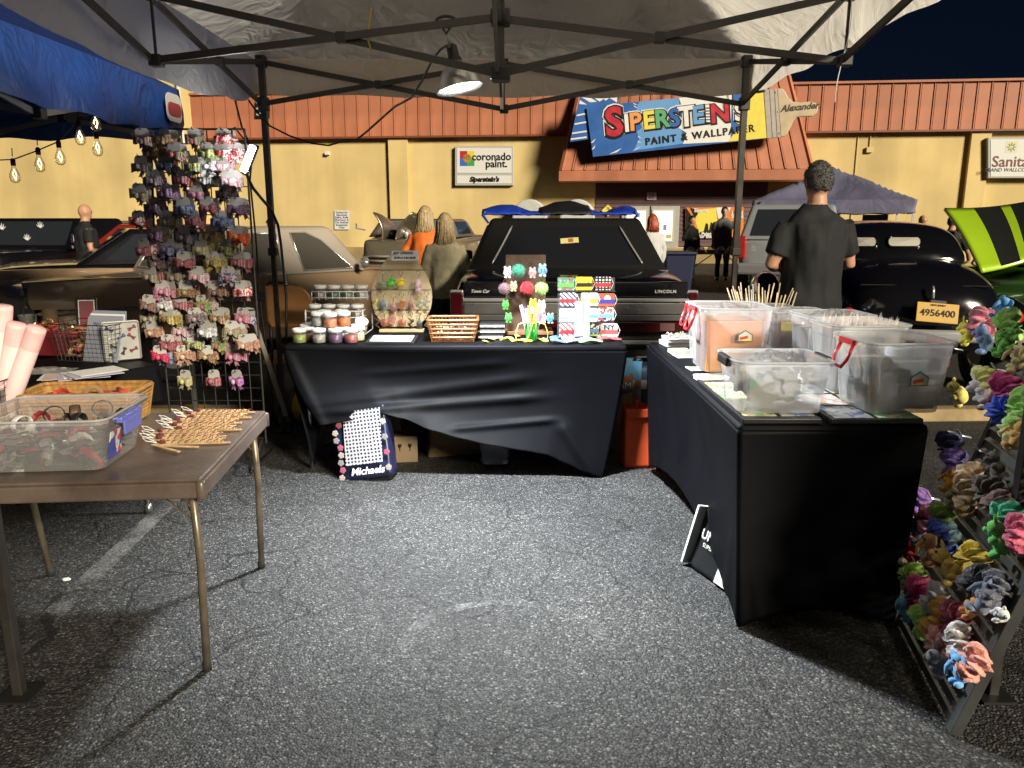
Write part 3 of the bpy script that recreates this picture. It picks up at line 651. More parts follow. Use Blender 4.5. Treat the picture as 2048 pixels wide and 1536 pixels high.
# hanging bulb string under the blue tent
bs_ = thing('bulb_string', 'string of clear light bulbs hanging below the blue tent', 'string lights', at(150, 300, 4.9))
o0 = bs_.location.copy()
CL = clear_mat('clear bulb glass', (.9, .9, .85), .10, .03, .3); FIL = emit_mat('warm filament', (1, .75, .4), 9)
pts = [(-30, 322), (0, 320), (26, 319), (70, 303), (115, 284), (140, 258), (156, 240), (185, 226)]
q = MB(); q.tube([at(x, y, 4.9) - o0 for x, y in pts], .004, 6); q.build('wire', pm('brown wire', (.06, .045, .03), .6), bs_)
for k, (x, y, on) in enumerate(((28, 340, 0), (78, 318, 0), (119, 304, 0), (159, 264, 1), (194, 286, 0), (190, 236, 2))):
    p = at(x, y, 4.9) - o0; s = .062
    bo = MB(); bo.lathe([(.011, .03), (.012, .015), (.018, 0), (.027, -.022), (.031, -.042), (.027, -.064), (.014, -.076), (.002, -.079)], 14, p, cap=False); bo = bo.build('bulb', CL, bs_, smooth=True)
    q = MB(); q.lathe([(.013, .025), (.014, .03), (.014, .06), (.006, .07)], 12, p); q.tube([p + Vector((0, 0, .08)), p + Vector((.004, 0, .13 if k != 4 else .24))], .003, 5); q.build('socket', BLACK, bo, smooth=True)
    q = MB(); q.tube([p + Vector((-.012, 0, -.03)), p + Vector((0, .0, .005)), p + Vector((.012, 0, -.03)), p + Vector((.004, 0, -.06)), p + Vector((-.008, 0, -.03))], .0018 if on else .0009, 5)
    q.build('filament', FIL, bo)
# ================================================================ lamps
lp = at(921, 178, 3.74)
lamp = thing('clamp_lamp', 'silver dome clamp lamp, lit, hanging from the tent frame', 'lamp', lp)
tilt = Matrix.Rotation(R(-12), 4, 'Y') @ Matrix.Rotation(R(-3), 4, 'X')
ALU = pm('spun aluminium', (.62, .61, .59), .32, .95, var=.08, vs=10)
q = MB(tilt); q.lathe([(.108, 0), (.104, .008), (.098, .03), (.084, .065), (.058, .095), (.034, .11), (.032, .13)], 36, cap=False); rf = q.build('reflector', ALU, lamp, smooth=True, solid=.002)
q = MB(tilt); q.lathe([(.1055, .003), (.096, .03), (.082, .063), (.056, .092)], 36, cap=False); q.build('added_liner', pm('white liner', (.85, .85, .84), .5), rf, smooth=True)  # white liner added so the inside of the dome looks brightly lit
q = MB(tilt); q.lathe([(.111, -.002), (.112, .004), (.106, .006)], 36, cap=False); q.build('rim', ALU, rf, smooth=True, solid=.002)
q = MB(tilt); q.lathe([(.03, .11), (.036, .125), (.03, .14), (.026, .145), (.024, .19), (.014, .2)], 16); q.build('socket', BLACK, lamp, smooth=True)
q = MB(tilt); q.sphere((0, 0, .045), (.036, .036, .042), 16, 10); q.lathe([(.016, .085), (.016, .12)], 12); q.build('bulb', emit_mat('lit bulb', (.92, .98, 1.0), 45), lamp, smooth=True)
cl = at(892, 42, 3.66) - lp
q = MB(); q.tube([Vector((-.03, 0, .16)), Vector((-.05, -.02, .2)), Vector((cl.x + .01, -.04, cl.z - .10)), Vector((cl.x, -.06, cl.z - .04))], .005, 8); q.build('hanger_rod', STEEL, lamp, smooth=True)
q = MB(); q.M = Matrix.Translation((cl.x, -.07, cl.z)); q.tube([(.045 * math.cos(t), .0, .022 * math.sin(t)) for t in [i * math.pi / 8 for i in range(16)]], .0065, 8, closed=True)
q.tube([(-.02, 0, -.02), (0, 0, -.05), (.02, 0, -.02)], .006, 6); q.build('clamp', BLACK, lamp, smooth=True)
ld = bpy.data.lights.new('lamp_light', 'SPOT'); lo = bpy.data.objects.new('lamp_light', ld); COL.objects.link(lo); lo.parent = lamp
ld.energy = 460; ld.color = (.92, .97, 1.0); ld.spot_size = R(120); ld.spot_blend = 1.0; ld.shadow_soft_size = .10
lo.location = (0.004, 0, -.012); lo.rotation_euler = (R(-6), R(-9), 0)
# black lead from the lamp along the frame to the post
lead = thing('lamp_lead', 'thin black lead drooping from the clamp lamp to the left tent post', 'cable', at(515, 205, 5.0)); o0 = lead.location.copy()
pts = [(497, 200, 5.03), (512, 222, 5.0), (540, 252, 4.95), (580, 272, 4.85), (625, 287, 4.75), (657, 291, 4.7), (680, 284, 4.6), (710, 282, 4.5), (735, 262, 4.4), (765, 235, 4.3), (790, 213, 4.2), (822, 196, 4.1), (845, 160, 4.0), (862, 125, 3.9), (880, 100, 3.84), (893, 91, 3.80), (903, 96, 3.77)]
MB().tube([at(*p) - o0 for p in pts], .0055, 6).build('cord', BLACK, lead, smooth=True)
# gooseneck lamp with lit tube, clamped to the back corner of the middle table
gl = thing('gooseneck_tube_lamp', 'lit white tube lamp on black gooseneck beside the left tent post', 'lamp', at(572, 690, 4.93)); o0 = gl.location.copy()
pts = [(572, 690, 4.93), (573, 640, 4.94), (572, 590, 4.95), (567, 540, 4.95), (562, 490, 4.95), (556, 450, 4.88), (543, 420, 4.75), (522, 396, 4.55), (506, 376, 4.35), (497, 358, 4.22), (491, 342, 4.18)]
MB().tube([at(*p) - o0 for p in pts], .0085, 8).build('gooseneck', BLACK, gl, smooth=True)
a, b_ = at(488, 343, 4.17) - o0, at(508, 292, 4.17) - o0
MB().tube([a - (b_ - a) * .14, a, b_, b_ + (b_ - a) * .05], .017, 12).build('head_shell', BLACK, gl, smooth=True, loc=(.006, .014, 0))
MB().tube([a, a.lerp(b_, .02), a.lerp(b_, .98), b_], [.012, .0165, .0165, .012], 12).build('light_tube', emit_mat('lit tube', (1, .98, .94), 75), gl, smooth=True, loc=(-.002, -.006, 0))
c = at(573, 560, 4.95) - o0; MB().box(c, (.022, .018, .075)).build('switch', pm('grey switch', (.05, .05, .055), .4), gl, bevel=.006)
for k in range(4): MB().sphere(c + Vector((0, -.01, .024 - .016 * k)), (.004, .003, .004), 6, 4).build('button', WHITE, gl)
MB().box((0, .0, -.02), (.05, .07, .06)).build('table_clamp', BLACK, gl, bevel=.006)
# ================================================================ tables and their covers
CLOTH = pm('black stretch cloth', (.0024, .0027, .0042), .6, var=.2, vs=3, spec=.1)
ZT = .74
def tube_leg_table(name, label, x0, x1, y0, y1, z, inset=.09):
    t = thing(name, label, 'table', ((x0 + x1) / 2, (y0 + y1) / 2, 0)); M = Matrix.Translation((-(x0 + x1) / 2, -(y0 + y1) / 2, 0))
    q = MB(M); q.box(((x0 + x1) / 2, (y0 + y1) / 2, z - .022), (x1 - x0 - .02, y1 - y0 - .02, .036)); q.build('table_top', pm('grey table top', (.3, .3, .3), .6), t)
    lx, ly = (x1 - x0 > y1 - y0), None
    for s in (0, 1):
        for k in (0, 1):
            if lx: x = (x0 + inset, x1 - inset)[s]; y = (y0 + .07, y1 - .07)[k]
            else: x = (x0 + .07, x1 - .07)[k]; y = (y0 + inset, y1 - inset)[s]
            q = MB(M); q.tube([(x, y, .0), (x, y, .5), (x + (.05 if lx else 0) * (1 - 2 * s), y + (0 if lx else .05) * (1 - 2 * s), z - .05)], .014, 10); q.build('leg', STEEL, t, smooth=True)
    return t
# middle table
C0, C1, CY0, CY1 = at(567, 691, 4.228).x, at(1255, 691, 4.228).x, 4.228, 4.99
tube_leg_table('folding_table', 'long folding table under the middle black cover', C0 + .01, C1 - .01, CY0 + .01, CY1, ZT - .008)
cov = thing('table_cover', 'black stretch cover on the middle table with torn-open arched hem', 'table cover', ((C0 + C1) / 2, (CY0 + CY1) / 2, 0))
CM = Matrix.Translation((-(C0 + C1) / 2, -(CY0 + CY1) / 2, 0))
q = MB(CM); q.box(((C0 + C1) / 2, (CY0 + CY1) / 2, ZT - .02), (C1 - C0, CY1 - CY0, .04)); q.build('top_sheet', CLOTH, cov, bevel=.016, seg=3)
hem = [(0, 852), (.06, 846), (.14, 838), (.22, 828), (.3, 838), (.4, 862), (.5, 878), (.6, 891), (.72, 902), (.80, 910), (.87, 928), (.93, 945), (1, 958)]
def interp(t, tab):
    for (a, ya), (b, yb) in zip(tab, tab[1:]):
        if t <= b: 
            k = (t - a) / (b - a); k = k * k * (3 - 2 * k) * .4 + k * .6; return ya + (yb - ya) * k
    return tab[-1][1]
folds = [((655, 806), (1010, 762), .016, 11), ((690, 822), (1030, 798), .019, 9), ((930, 856), (1085, 842), .016, 6), ((1190, 950), (1130, 860), .02, 14), ((760, 745), (980, 728), .006, 8), ((640, 840), (580, 720), .012, 10)]
def front(u, v):
    lx = 567 + 10 * v + 62 * v ** 1.6; rx = 1255 - 8 * v - 40 * v ** 1.2
    X = lx + (rx - lx) * u; Yp = 702 + (interp(u, hem) - 702) * v
    d = .012 * math.sin(3.1 * v) * math.sin(math.pi * u) * -1
    for (ax, ay), (bx, by), amp, wd in folds:
        t = ((X - ax) * (bx - ax) + (Yp - ay) * (by - ay)) / ((bx - ax) ** 2 + (by - ay) ** 2)
        e = max(0, -t, t - 1); cx, cy = ax + (bx - ax) * t, ay + (by - ay) * t
        dist = math.hypot(X - cx, Yp - cy); d += amp * math.exp(-(dist / wd) ** 2) * math.exp(-(e * 6) ** 2)
    return at(X, Yp, CY0 + .004 - .085 * v ** 2 + .05 * math.sin(math.pi * v) * math.sin(math.pi * u) - d)
q = MB(CM); q.grid(front, 110, 60); q.build('front_panel', CLOTH, cov, smooth=True, solid=.002)
def side(xt, xb, h0):
    def f(u, v):
        y = CY0 + .01 + (CY1 - CY0 - .02) * u; hm = .03 + h0 * math.sin(math.pi * u)
        return (xt + (xb - xt) * v + (.05 * math.sin(math.pi * v) * math.sin(math.pi * u)) * (1 if xt < 0 else -1), y, .715 + (hm - .715) * v)
    return f
q = MB(CM); q.grid(side(C1 - .004, C1 - .10, .25), 20, 20); q.build('side_panel', CLOTH, cov, smooth=True, solid=.002)
q = MB(CM); q.grid(side(C0 + .004, C0 + .13, .3), 20, 20); q.build('side_panel', CLOTH, cov, smooth=True, solid=.002)
q = MB(CM); q.grid(lambda u, v: (C0 + .02 + (C1 - C0 - .04) * u, CY1 - .004 - .04 * math.sin(3.14 * v), .715 + (.06 + .3 * math.sin(math.pi * u) - .715) * v), 24, 12); q.build('back_panel', CLOTH, cov, smooth=True, solid=.002)
pth = [at(657 + (1215 - 657) * u * (1 + 0), interp(u, hem), CY0 - .082) for u in [i / 40 for i in range(41)]]
# right table
RX0, RX1, RXB, RY0, RY1 = .77, 1.42, 1.54, 2.53, 4.36
tube_leg_table('folding_table', 'folding table under the black cover that carries the clear bins', RX0 + .01, RX1 - .01, RY0 + .01, RY1, ZT - .008)
cov = thing('table_cover', 'black stretch cover on the right table below the clear bins', 'table cover', (1.1, 3.4, 0)); CM = Matrix.Translation((-1.1, -3.4, 0))
q = MB(CM); q.prism([(0, 0)], 0) if False else None
vs = [(RX0, RY0, ZT - .035), (RX1, RY0, ZT - .035), (RXB, RY1, ZT - .035), (RX0 + .01, RY1, ZT - .035)]; q.add(vs + [(a, b, ZT) for a, b, _ in vs], [(3, 2, 1, 0), (4, 5, 6, 7), (0, 1, 5, 4), (1, 2, 6, 5), (2, 3, 7, 6), (3, 0, 4, 7)]); q.build('top_sheet', CLOTH, cov, bevel=.017, seg=4)
def panel(tA, tB, fA, fB, arch, pinch, inw, power=1.0):
    tA, tB, fA, fB, inw = map(Vector, (tA, tB, fA, fB, inw))
    def f(u, v):
        top = tA.lerp(tB, u); bot = fA.lerp(fB, u); bot.z += arch * (math.sin(math.pi * u) ** power)
        p = top.lerp(bot, v); e = pinch * math.sin(math.pi * v ** .8)
        p += (tB - tA).normalized() * e * (1 - 2 * u) + inw * math.sin(math.pi * v) * math.sin(math.pi * u)
        for k in range(3):          # strain folds running to the feet
            a = abs((u if k != 1 else 1 - u) - (.04 + .05 * k) * v); p += inw.normalized() * -.008 * math.exp(-(a / .018) ** 2) * v ** 2
        return p
    return f
zt2 = ZT - .02
q = MB(CM); q.grid(panel((RX0 + .003, RY0 + .002, zt2), (RX1 - .003, RY0 + .002, zt2), (.80, 2.50, .005), (1.36, 2.50, .015), .06, .0, (0, .05, 0)), 40, 40); q.build('front_panel', CLOTH, cov, smooth=True, solid=.002)
q = MB(CM); q.grid(panel((RX0 + .002, RY1 - .002, zt2), (RX0 + .002, RY0 + .003, zt2), (.79, 4.25, .02), (.802, 2.505, .005), .17, .0, (.05, 0, 0), .8), 60, 40); q.build('side_panel', CLOTH, cov, smooth=True, solid=.002)
q = MB(CM); q.grid(panel((RX1 - .002, RY0 + .003, zt2), (RXB - .003, RY1 - .003, zt2), (1.36, 2.505, .015), (1.5, 4.25, .02), .2, .02, (-.05, 0, 0), .8), 40, 30); q.build('side_panel', CLOTH, cov, smooth=True, solid=.002)
q = MB(CM); q.grid(panel((RXB - .003, RY1 - .002, zt2), (RX0 + .004, RY1 - .002, zt2), (1.5, 4.27, .02), (.79, 4.26, .02), .2, .02, (0, -.05, 0), .8), 30, 20); q.build('back_panel', CLOTH, cov, smooth=True, solid=.002)
# left rear table
LA = Vector((-1.69, 3.64, 0)); ld_ = Vector((-.66, -.75, 0)).normalized(); lb = Vector((-.75, .66, 0)).normalized()
lrz = math.atan2(-ld_.y, -ld_.x); LL, LW = 1.5, .62; LC = LA + ld_ * LL / 2 + lb * LW / 2
t = thing('folding_table', 'table at the left under a black cloth holding wire baskets', 'table', LC, lrz)
q = MB(); q.box((0, 0, ZT - .025), (LL - .02, LW - .02, .03)); q.build('table_top', pm('grey table top', (.3, .3, .3), .6), t)
for sx_ in (-1, 1):
    for sy_ in (-1, 1):
        q = MB(); q.tube([(sx_ * (LL / 2 - .1), sy_ * (LW / 2 - .06), 0), (sx_ * (LL / 2 - .1), sy_ * (LW / 2 - .06), ZT - .04)], .014, 8); q.lathe([(.02, 0), (.02, .05)], 10, (sx_ * (LL / 2 - .1), sy_ * (LW / 2 - .06), 0)); q.build('leg', STEEL, t, smooth=True)
cov = thing('table_cover', 'short black cloth draped over the left table', 'table cover', LC, lrz)
rings = []
for j, (g_, z_) in enumerate(((-.03, ZT), (-.008, ZT), (0, ZT - .01), (.006, ZT - .06), (.014, ZT - .17))):
    ring = []; per = rrect(LL + 2 * g_, LW + 2 * g_, .03, 4) 
    for i, (x, y) in enumerate(per):
        ring.append((x, y, z_))
    rings.append(ring)
q = MB(); q.loft(rings[::-1], cap=False); q.f.append(tuple(range(len(q.v) - len(rings[0]), len(q.v)))); q.mi.append(0); q.build('cloth', CLOTH, cov, smooth=False, bevel=.004)
# card table
KZ = .68
KA, KB = Vector((-.905, 2.145, 0)), Vector((-.975, 2.98, 0)); ky = (KB - KA).normalized(); kx = Vector((ky.y, -ky.x, 0)); KS = .84
KX = .98; KC = KA + ky * KS / 2 - kx * KX / 2; krz = math.atan2(kx.y, kx.x)
VINYL = pm('worn brown vinyl', (.10, .075, .06), .33, var=.4, vs=5, bump=.08, bs=60)
card = thing('card_table', 'square brown vinyl folding card table with metal legs in front at left', 'table', KC, krz)
q = MB(); q.box((0, 0, KZ - .006), (KX - .012, KS - .012, .012)); q.build('table_top', VINYL, card, bevel=.008, seg=3)
q = MB()
for (ax, ay, bx, by) in ((-1, -1, 1, -1), (1, -1, 1, 1), (1, 1, -1, 1), (-1, 1, -1, -1)):
    h = KS / 2 - .008; hx = KX / 2 - .008
    q.bar((ax * hx, ay * h, KZ - .036), (bx * hx, by * h, KZ - .036), .018, .05)
q.build('apron', VINYL, card, bevel=.006)
for (x, y) in ((KX / 2 - .01, -KS / 2 + .01), (KX / 2 - .01, KS / 2 - .01), (-KX / 2 + .01, -KS / 2 + .01), (-KX / 2 + .01, KS / 2 - .01)):
    MB().lathe([(.012, KZ - .064), (.016, KZ - .06), (.016, KZ - .012), (.012, KZ - .008)], 12, (x, y, 0)).build('corner_cap', VINYL, card, smooth=True)
LEGM = pm('brown grey enamel leg', (.20, .165, .12), .35, .5, var=.3, vs=14)
for (x, y) in ((1, -1), (1, 1), (-1, -1), (-1, 1)):
    xx, yy = x * (KX / 2 - .05), y * (KS / 2 - .05)
    dy_ = .05 if y < 0 else .06
    q = MB(); q.tube([(xx, yy, KZ - .05), (xx, yy + dy_ * .4, .4), (xx - .02 * x, yy + dy_, .0)], .0125, 12); lg = q.build('leg', LEGM, card, smooth=True)
    MB().lathe([(.013, .03), (.015, .025), (.015, 0)], 12, (xx - .02 * x, yy + dy_, 0)).build('foot_cap', RUBBER, lg, smooth=True)
    q = MB(); q.bar((xx, yy + .01, KZ - .16), (xx - .1 * x, yy, KZ - .055), .012, .003); q.bar((xx, yy + .015, KZ - .14), (xx - .06 * x, yy + .02, KZ - .055), .01, .003); q.build('brace', LEGM, lg)
# ================================================================ goods on the middle table
TZ = ZT + .002
def rc(*c): return tuple(v / 255 for v in c)
# ---- jars
def jar_mesh():
    b = MB(); b.lathe([(.0, .001), (.034, .001), (.0385, .006), (.0385, .058), (.035, .064)], 20, cap=False); b = b.mesh('jar', True)
    c = MB(); c.lathe([(0, .004), (.0345, .004), (.0362, .008), (.0362, .047), (0, .049)], 20, cap=False); c = c.mesh('contents', True)
    l_ = MB(); l_.lathe([(.036, .062), (.0395, .063), (.0395, .080), (.037, .083), (.030, .0835), (.029, .0815), (0, .0815)], 24, cap=False); l_ = l_.mesh('lid', True)
    for m in (b, c, l_): m.materials.append(WHITE)
    return b, c, l_
JB, JC, JL = jar_mesh(); JGL = clear_mat('jar plastic', (.85, .86, .85), .07, .06, .4)
LIDM = pm('white jar lid', (.74, .74, .73), .4, var=.04)
def jar(p, col, word, where, rz=0, tilt=0):
    o = thing('slime_jar', f'{word} slime jar {where}', 'jar', p, rz, 'slime jars on the middle table')
    if tilt: o.rotation_euler = (tilt, tilt * .5, 0)
    put('jar_body', JB, o, mat=JGL); put('contents', JC, o, mat=pm('slime ' + word, col, .3, var=.35, vs=90)); put('lid', JL, o, mat=LIDM)
slimes = {'olive green': (.20, .24, .04), 'dusty pink': (.42, .17, .14), 'silver grey': (.27, .26, .22), 'dark purple': (.09, .03, .10), 'brick red': (.30, .06, .055), 'orange': (.72, .16, .03), 'amber orange': (.60, .20, .08), 'cool grey': (.30, .32, .34), 'pale green': (.20, .34, .24), 'dark green': (.07, .16, .10), 'cream': (.6, .48, .38), 'white': (.62, .62, .60), 'yellow white': (.55, .53, .30), 'smoke grey': (.16, .17, .18)}
def jz(px, Y): return Vector((at(px, 690, Y).x, Y, TZ))
for px, wd, wh in ((600, 'olive green', 'at the left front of the jar group'), (639, 'silver grey', 'in the front row beside the olive jar'), (672, 'dark purple', 'in the middle of the front row'), (703, 'brick red', 'at the right end of the front row')):
    jar(jz(px, 4.31), slimes[wd], wd, wh)
for k, (px, wd) in enumerate(((622, 'dusty pink'), (655, 'white'), (686, 'white'), (717, 'yellow white'))): jar(jz(px, 4.395), slimes[wd], wd, f'number {k + 1} in the second row')
for k, (px, wd) in enumerate(((615, 'cream'), (646, 'smoke grey'), (680, 'white'), (716, 'cream'))): jar(jz(px, 4.48), slimes[wd], wd, f'number {k + 1} in the third row')
for k, (px, wd) in enumerate(((622, 'white'), (652, 'cool grey'), (690, 'cream'))): jar(jz(px, 4.565), slimes[wd], wd, f'number {k + 1} in the rear row by the rack')
up = Vector((0, 0, .084))
for px, Y, wd, wh in ((639, 4.39, 'cool grey', 'stacked on top at the left'), (663, 4.345, 'amber orange', 'stacked on top in the middle'), (690, 4.40, 'orange', 'stacked on top at the right, clear sided'), (652, 4.475, 'white', 'stacked on top behind the grey one'), (686, 4.49, 'yellow white', 'stacked on top behind the orange one')):
    jar(jz(px, Y) + up, slimes[wd], wd, wh)
jar(jz(722, 4.56) + Vector((0, 0, .03)), slimes['white'], 'white', 'lying tilted at the foot of the wire rack', 0, .5)
# ---- white wire rack
rk = thing('wire_rack', 'white wire rack with two tiers of slime jars', 'rack', jz(677, 4.74)); ro = rk.location.copy(); WIRE = pm('white coated wire', (.72, .72, .72), .35)
def wire(pts, par, r=.0028, m=None, name='wire', cl=False, n=6): return MB().tube(pts, r, n, closed=cl).build(name, m or WIRE, par, smooth=True)
tiers = []
for (pxa, pxb, Y, py) in ((628, 738, 4.76, 598), (617, 730, 4.66, 637)):
    z = at(677, py, Y).z; xa, xb = at(pxa, py, Y).x, at(pxb, py, Y).x; tiers.append((xa, xb, Y, z))
    for zz in (z + .012, z + .05):
        wire([(xa - ro.x, Y - .05 - ro.y, zz - ro.z), (xb - ro.x, Y - .05 - ro.y, zz - ro.z), (xb - ro.x, Y + .05 - ro.y, zz - ro.z), (xa - ro.x, Y + .05 - ro.y, zz - ro.z)], rk, name='rail', cl=True)
    for k in range(9):
        xx = xa + (xb - xa) * k / 8 - ro.x
        wire([(xx, Y - .05 - ro.y, z + .05 - ro.z), (xx, Y - .05 - ro.y, z - ro.z), (xx, Y + .05 - ro.y, z - ro.z)], rk, .002, name='shelf_wire')
for s in (0, 1):
    x = (tiers[0][s] + (-.006, .006)[s]) - ro.x; x2 = tiers[1][s] - ro.x
    wire([(x, 4.81 - ro.y, tiers[0][3] + .06 - ro.z), (x, 4.81 - ro.y, .01), (x2, 4.58 - ro.y, .003), (x2, 4.60 - ro.y, tiers[1][3] + .06 - ro.z)], rk, .004, name='upright')
for i, (xa, xb, Y, z) in enumerate(tiers):
    names = (('cool grey', 'dark green', 'pale green', 'white'), ('cool grey', 'smoke grey', 'pale green', 'cream'))[i]
    for k in range(4):
        jar((xa + (xb - xa) * (k + .5) / 4, Y, z + .003), slimes[names[k]], names[k], f"on the {('upper', 'lower')[i]} rack tier, number {k + 1} from the left")
# ---- egg-shaped key ring board
eb = thing('key_ring_board', 'egg shaped pale wooden board hung with key rings', 'display board', jz(805, 4.76)); eo = eb.location.copy()
PLY = pm('pale plywood', (.62, .50, .30), .6, var=.10, vs=9)
eh = .475; pts = []
for i in range(40):
    t = 2 * math.pi * i / 40; s, c = math.sin(t), math.cos(t); r = .187 * (1 - .16 * s) ; pts.append((r * c * (1 if s < 0 else 1 - .12 * s), .255 + .245 * s))
lean = Matrix.Rotation(R(-7), 4, 'X')
q = MB(lean); q.prism([(x, max(z, .03)) for x, z in pts], .009); q.build('board', PLY, eb, bevel=.002)
MB().box((0, 0, .009), (.275, .075, .018)).build('base', PLY, eb, bevel=.003)
wz = []
for k, py in enumerate((540, 580, 620)):
    z = at(805, py, 4.76).z - eo.z; wz.append(z); hw = .183 if k else .165
    q = MB(lean); q.tube([(-hw, -.004, z), (hw, -.004, z)], .0016, 5); q.build('wire', pm('dark wire', (.05, .045, .04), .5), eb)
cs = thing('price_card', 'white hand-lettered key chains price card on top of the egg board', 'card', at(810, 511, 4.735)); MB().prism(rrect(.165, .06, .003, 1), .002).build('card', PAPER, cs)
lettering('KEY CHAINS', .021, INK, cs, (-.012, -.003, .014), (R(90), 0, 0), shear=.15, offset=.0006, ext=.0003); lettering('$2.00 or 2 for $3.00', .016, INK, cs, (-.002, -.003, -.014), (R(90), 0, 0), shear=.12, offset=.0008, ext=.0003)
RINGM = pm('key ring steel', (.55, .5, .42), .25, 1.0)
def keyring(px, py, shape, col, word, where, Y=4.745):
    p = at(px, py, Y); o = thing('key_ring', f'{word} key ring {where}', 'key ring', p, 0, 'key rings on the egg board')
    MB().tube([(.013 * math.cos(t), 0, -.012 + .013 * math.sin(t)) for t in [i * math.pi / 7 for i in range(14)]], .0018, 5, closed=True).build('ring', RINGM, o, smooth=True)
    MB().tube([(0, -.003, -.024), (.003, -.004, -.034), (0, -.003, -.042)], .002, 5).build('link', RINGM, o)
    m = pm('charm ' + word, col, .35, var=.35, vs=60); q = MB(); c = (0, -.006, -.065)
    if shape == 'duck': q.sphere((0, -.012, -.075), (.024, .02, .02), 12, 8); q.sphere((.004, -.014, -.05), .014, 10, 8); q.sphere((.02, -.016, -.052), (.01, .008, .005), 8, 5); q.sphere((-.022, -.012, -.066), (.012, .008, .007), 8, 5)
    elif shape == 'squish': q.sphere((0, -.012, -.078), (.023, .016, .034), 12, 8); q.sphere((0, -.012, -.115), (.018, .012, .022), 10, 6)
    elif shape == 'tassel':
        for k in range(6): q.tube([(0, -.006, -.042), (-.012 + .005 * k, -.008, -.075), (-.016 + .007 * k, -.006, -.11 - .01 * (k % 2))], [.003, .005, .0015], 6)
    elif shape == 'block': q.box((0, -.008, -.075), (.034, .014, .055), Matrix.Rotation(R(14), 3, 'Y')); 
    elif shape == 'round': q.sphere((0, -.008, -.072), (.026, .008, .026), 14, 8); q.sphere((.004, -.013, -.07), (.014, .006, .014), 10, 6)
    else: q.tube([(-.014, -.006, -.045), (.012, -.008, -.065), (-.012, -.008, -.085), (.014, -.006, -.105)], [.004, .008, .008, .004], 7); q.sphere((.012, -.008, -.06), .011, 8, 6)
    q.build('charm', m, o, smooth=shape != 'block', bevel=.003 if shape == 'block' else 0)
KR = [(765, 542, 'tassel', (.25, .30, .18), 'brown and green tasselled', 'first on the top wire'), (782, 542, 'duck', (.10, .58, .06), 'bright green frog', 'second on the top wire'), (801, 542, 'duck', (.80, .62, .03), 'yellow duck', 'third on the top wire'), (836, 542, 'squish', (.62, .42, .46), 'pink and grey squishy', 'last on the top wire'),
      (749, 582, 'twist', (.55, .52, .14), 'yellow green', 'first on the middle wire'), (766, 582, 'tassel', (.16, .26, .34), 'blue grey tasselled', 'second on the middle wire'), (786, 588, 'tassel', (.42, .22, .22), 'pink strip', 'third on the middle wire'), (803, 585, 'block', (.36, .13, .05), 'brown domino', 'fourth on the middle wire'), (821, 582, 'tassel', (.35, .16, .12), 'red and silver', 'fifth on the middle wire'), (839, 584, 'twist', (.28, .36, .24), 'grey green', 'sixth on the middle wire'), (853, 582, 'twist', (.34, .33, .30), 'silver chain', 'last on the middle wire'),
      (754, 622, 'twist', (.10, .07, .06), 'dark brown', 'first on the bottom wire'), (768, 622, 'round', (.36, .12, .08), 'brown disc', 'second on the bottom wire'), (785, 616, 'block', (.48, .20, .16), 'pink bottle shaped', 'third on the bottom wire'), (804, 622, 'round', (.38, .14, .08), 'copper disc', 'fourth on the bottom wire'), (821, 622, 'twist', (.03, .03, .03), 'black', 'fifth on the bottom wire'), (838, 622, 'tassel', (.10, .10, .09), 'charcoal tasselled', 'sixth on the bottom wire'), (853, 622, 'twist', (.16, .13, .08), 'dark olive', 'last on the bottom wire')]
for k in KR: keyring(*k)
# ---- framed notice lying in front
fr = thing('framed_notice', 'black framed price sheet lying flat in front of the egg board', 'frame', jz(785, 4.37) + Vector((0, 0, .004)), R(-2), rot=(R(6), 0, R(-2)))
MB().box((0, 0, .006), (.275, .165, .012)).build('frame', BLACK, fr, bevel=.003); MB().box((0, 0, .0135), (.235, .128, .002)).build('sheet', PAPER, fr)
for i in range(3):
    for j in range(4): MB().box((-.075 + .075 * i, .04 - .025 * j, .0152), (.05, .006, .0005)).build('print_line', pm('grey print', (.4, .4, .4), .7), fr)
# ---- brown slatted basket
def woven_basket(o, w0, d0, w1, d1, h, m, rows, posts, rim=.008):
    rings = []
    for k in range(rows + 1):
        t = k / rows; ring = []; wv, dv = w0 + (w1 - w0) * t, d0 + (d1 - d0) * t
        for (x, y) in rrect(wv, dv, .012, 2): ring.append((x, y, h * t))
        rings.append(ring)
    for k in range(1, rows + 1): MB().tube(rings[k], h / rows * .34, 6, closed=True).build('weave_row', m, o, smooth=True)
    per0, per1 = rrect(w0, d0, .012, posts), rrect(w1, d1, .012, posts)
    def along(w_, d_, t):
        P = 2 * (w_ + d_); s = t * P
        for a, b, L in (((-w_ / 2, -d_ / 2), (w_ / 2, -d_ / 2), w_), ((w_ / 2, -d_ / 2), (w_ / 2, d_ / 2), d_), ((w_ / 2, d_ / 2), (-w_ / 2, d_ / 2), w_), ((-w_ / 2, d_ / 2), (-w_ / 2, -d_ / 2), d_)):
            if s <= L: return Vector((a[0] + (b[0] - a[0]) * s / L, a[1] + (b[1] - a[1]) * s / L, 0))
            s -= L
        return Vector((-w_ / 2, -d_ / 2, 0))
    q = MB()
    for k in range(posts): 
        a, b = along(w0, d0, k / posts), along(w1, d1, k / posts); b.z = h
        q.tube([a, b], .0035, 5)
    st = q.build('stakes', m, o); st['kind'] = 'stuff'
    MB().tube([(x, y, h) for x, y in rrect(w1, d1, .02, 4)], rim, 8, closed=True).build('rim', m, o, smooth=True)
    MB().box((0, 0, .004), (w0, d0, .006)).build('bottom', m, o)
BASK = pm('dark brown wicker', (.20, .085, .03), .4, var=.35, vs=30)
bk = thing('wicker_basket', 'dark brown slatted basket with wooden pieces on the middle table', 'basket', jz(907, 4.42), R(2))
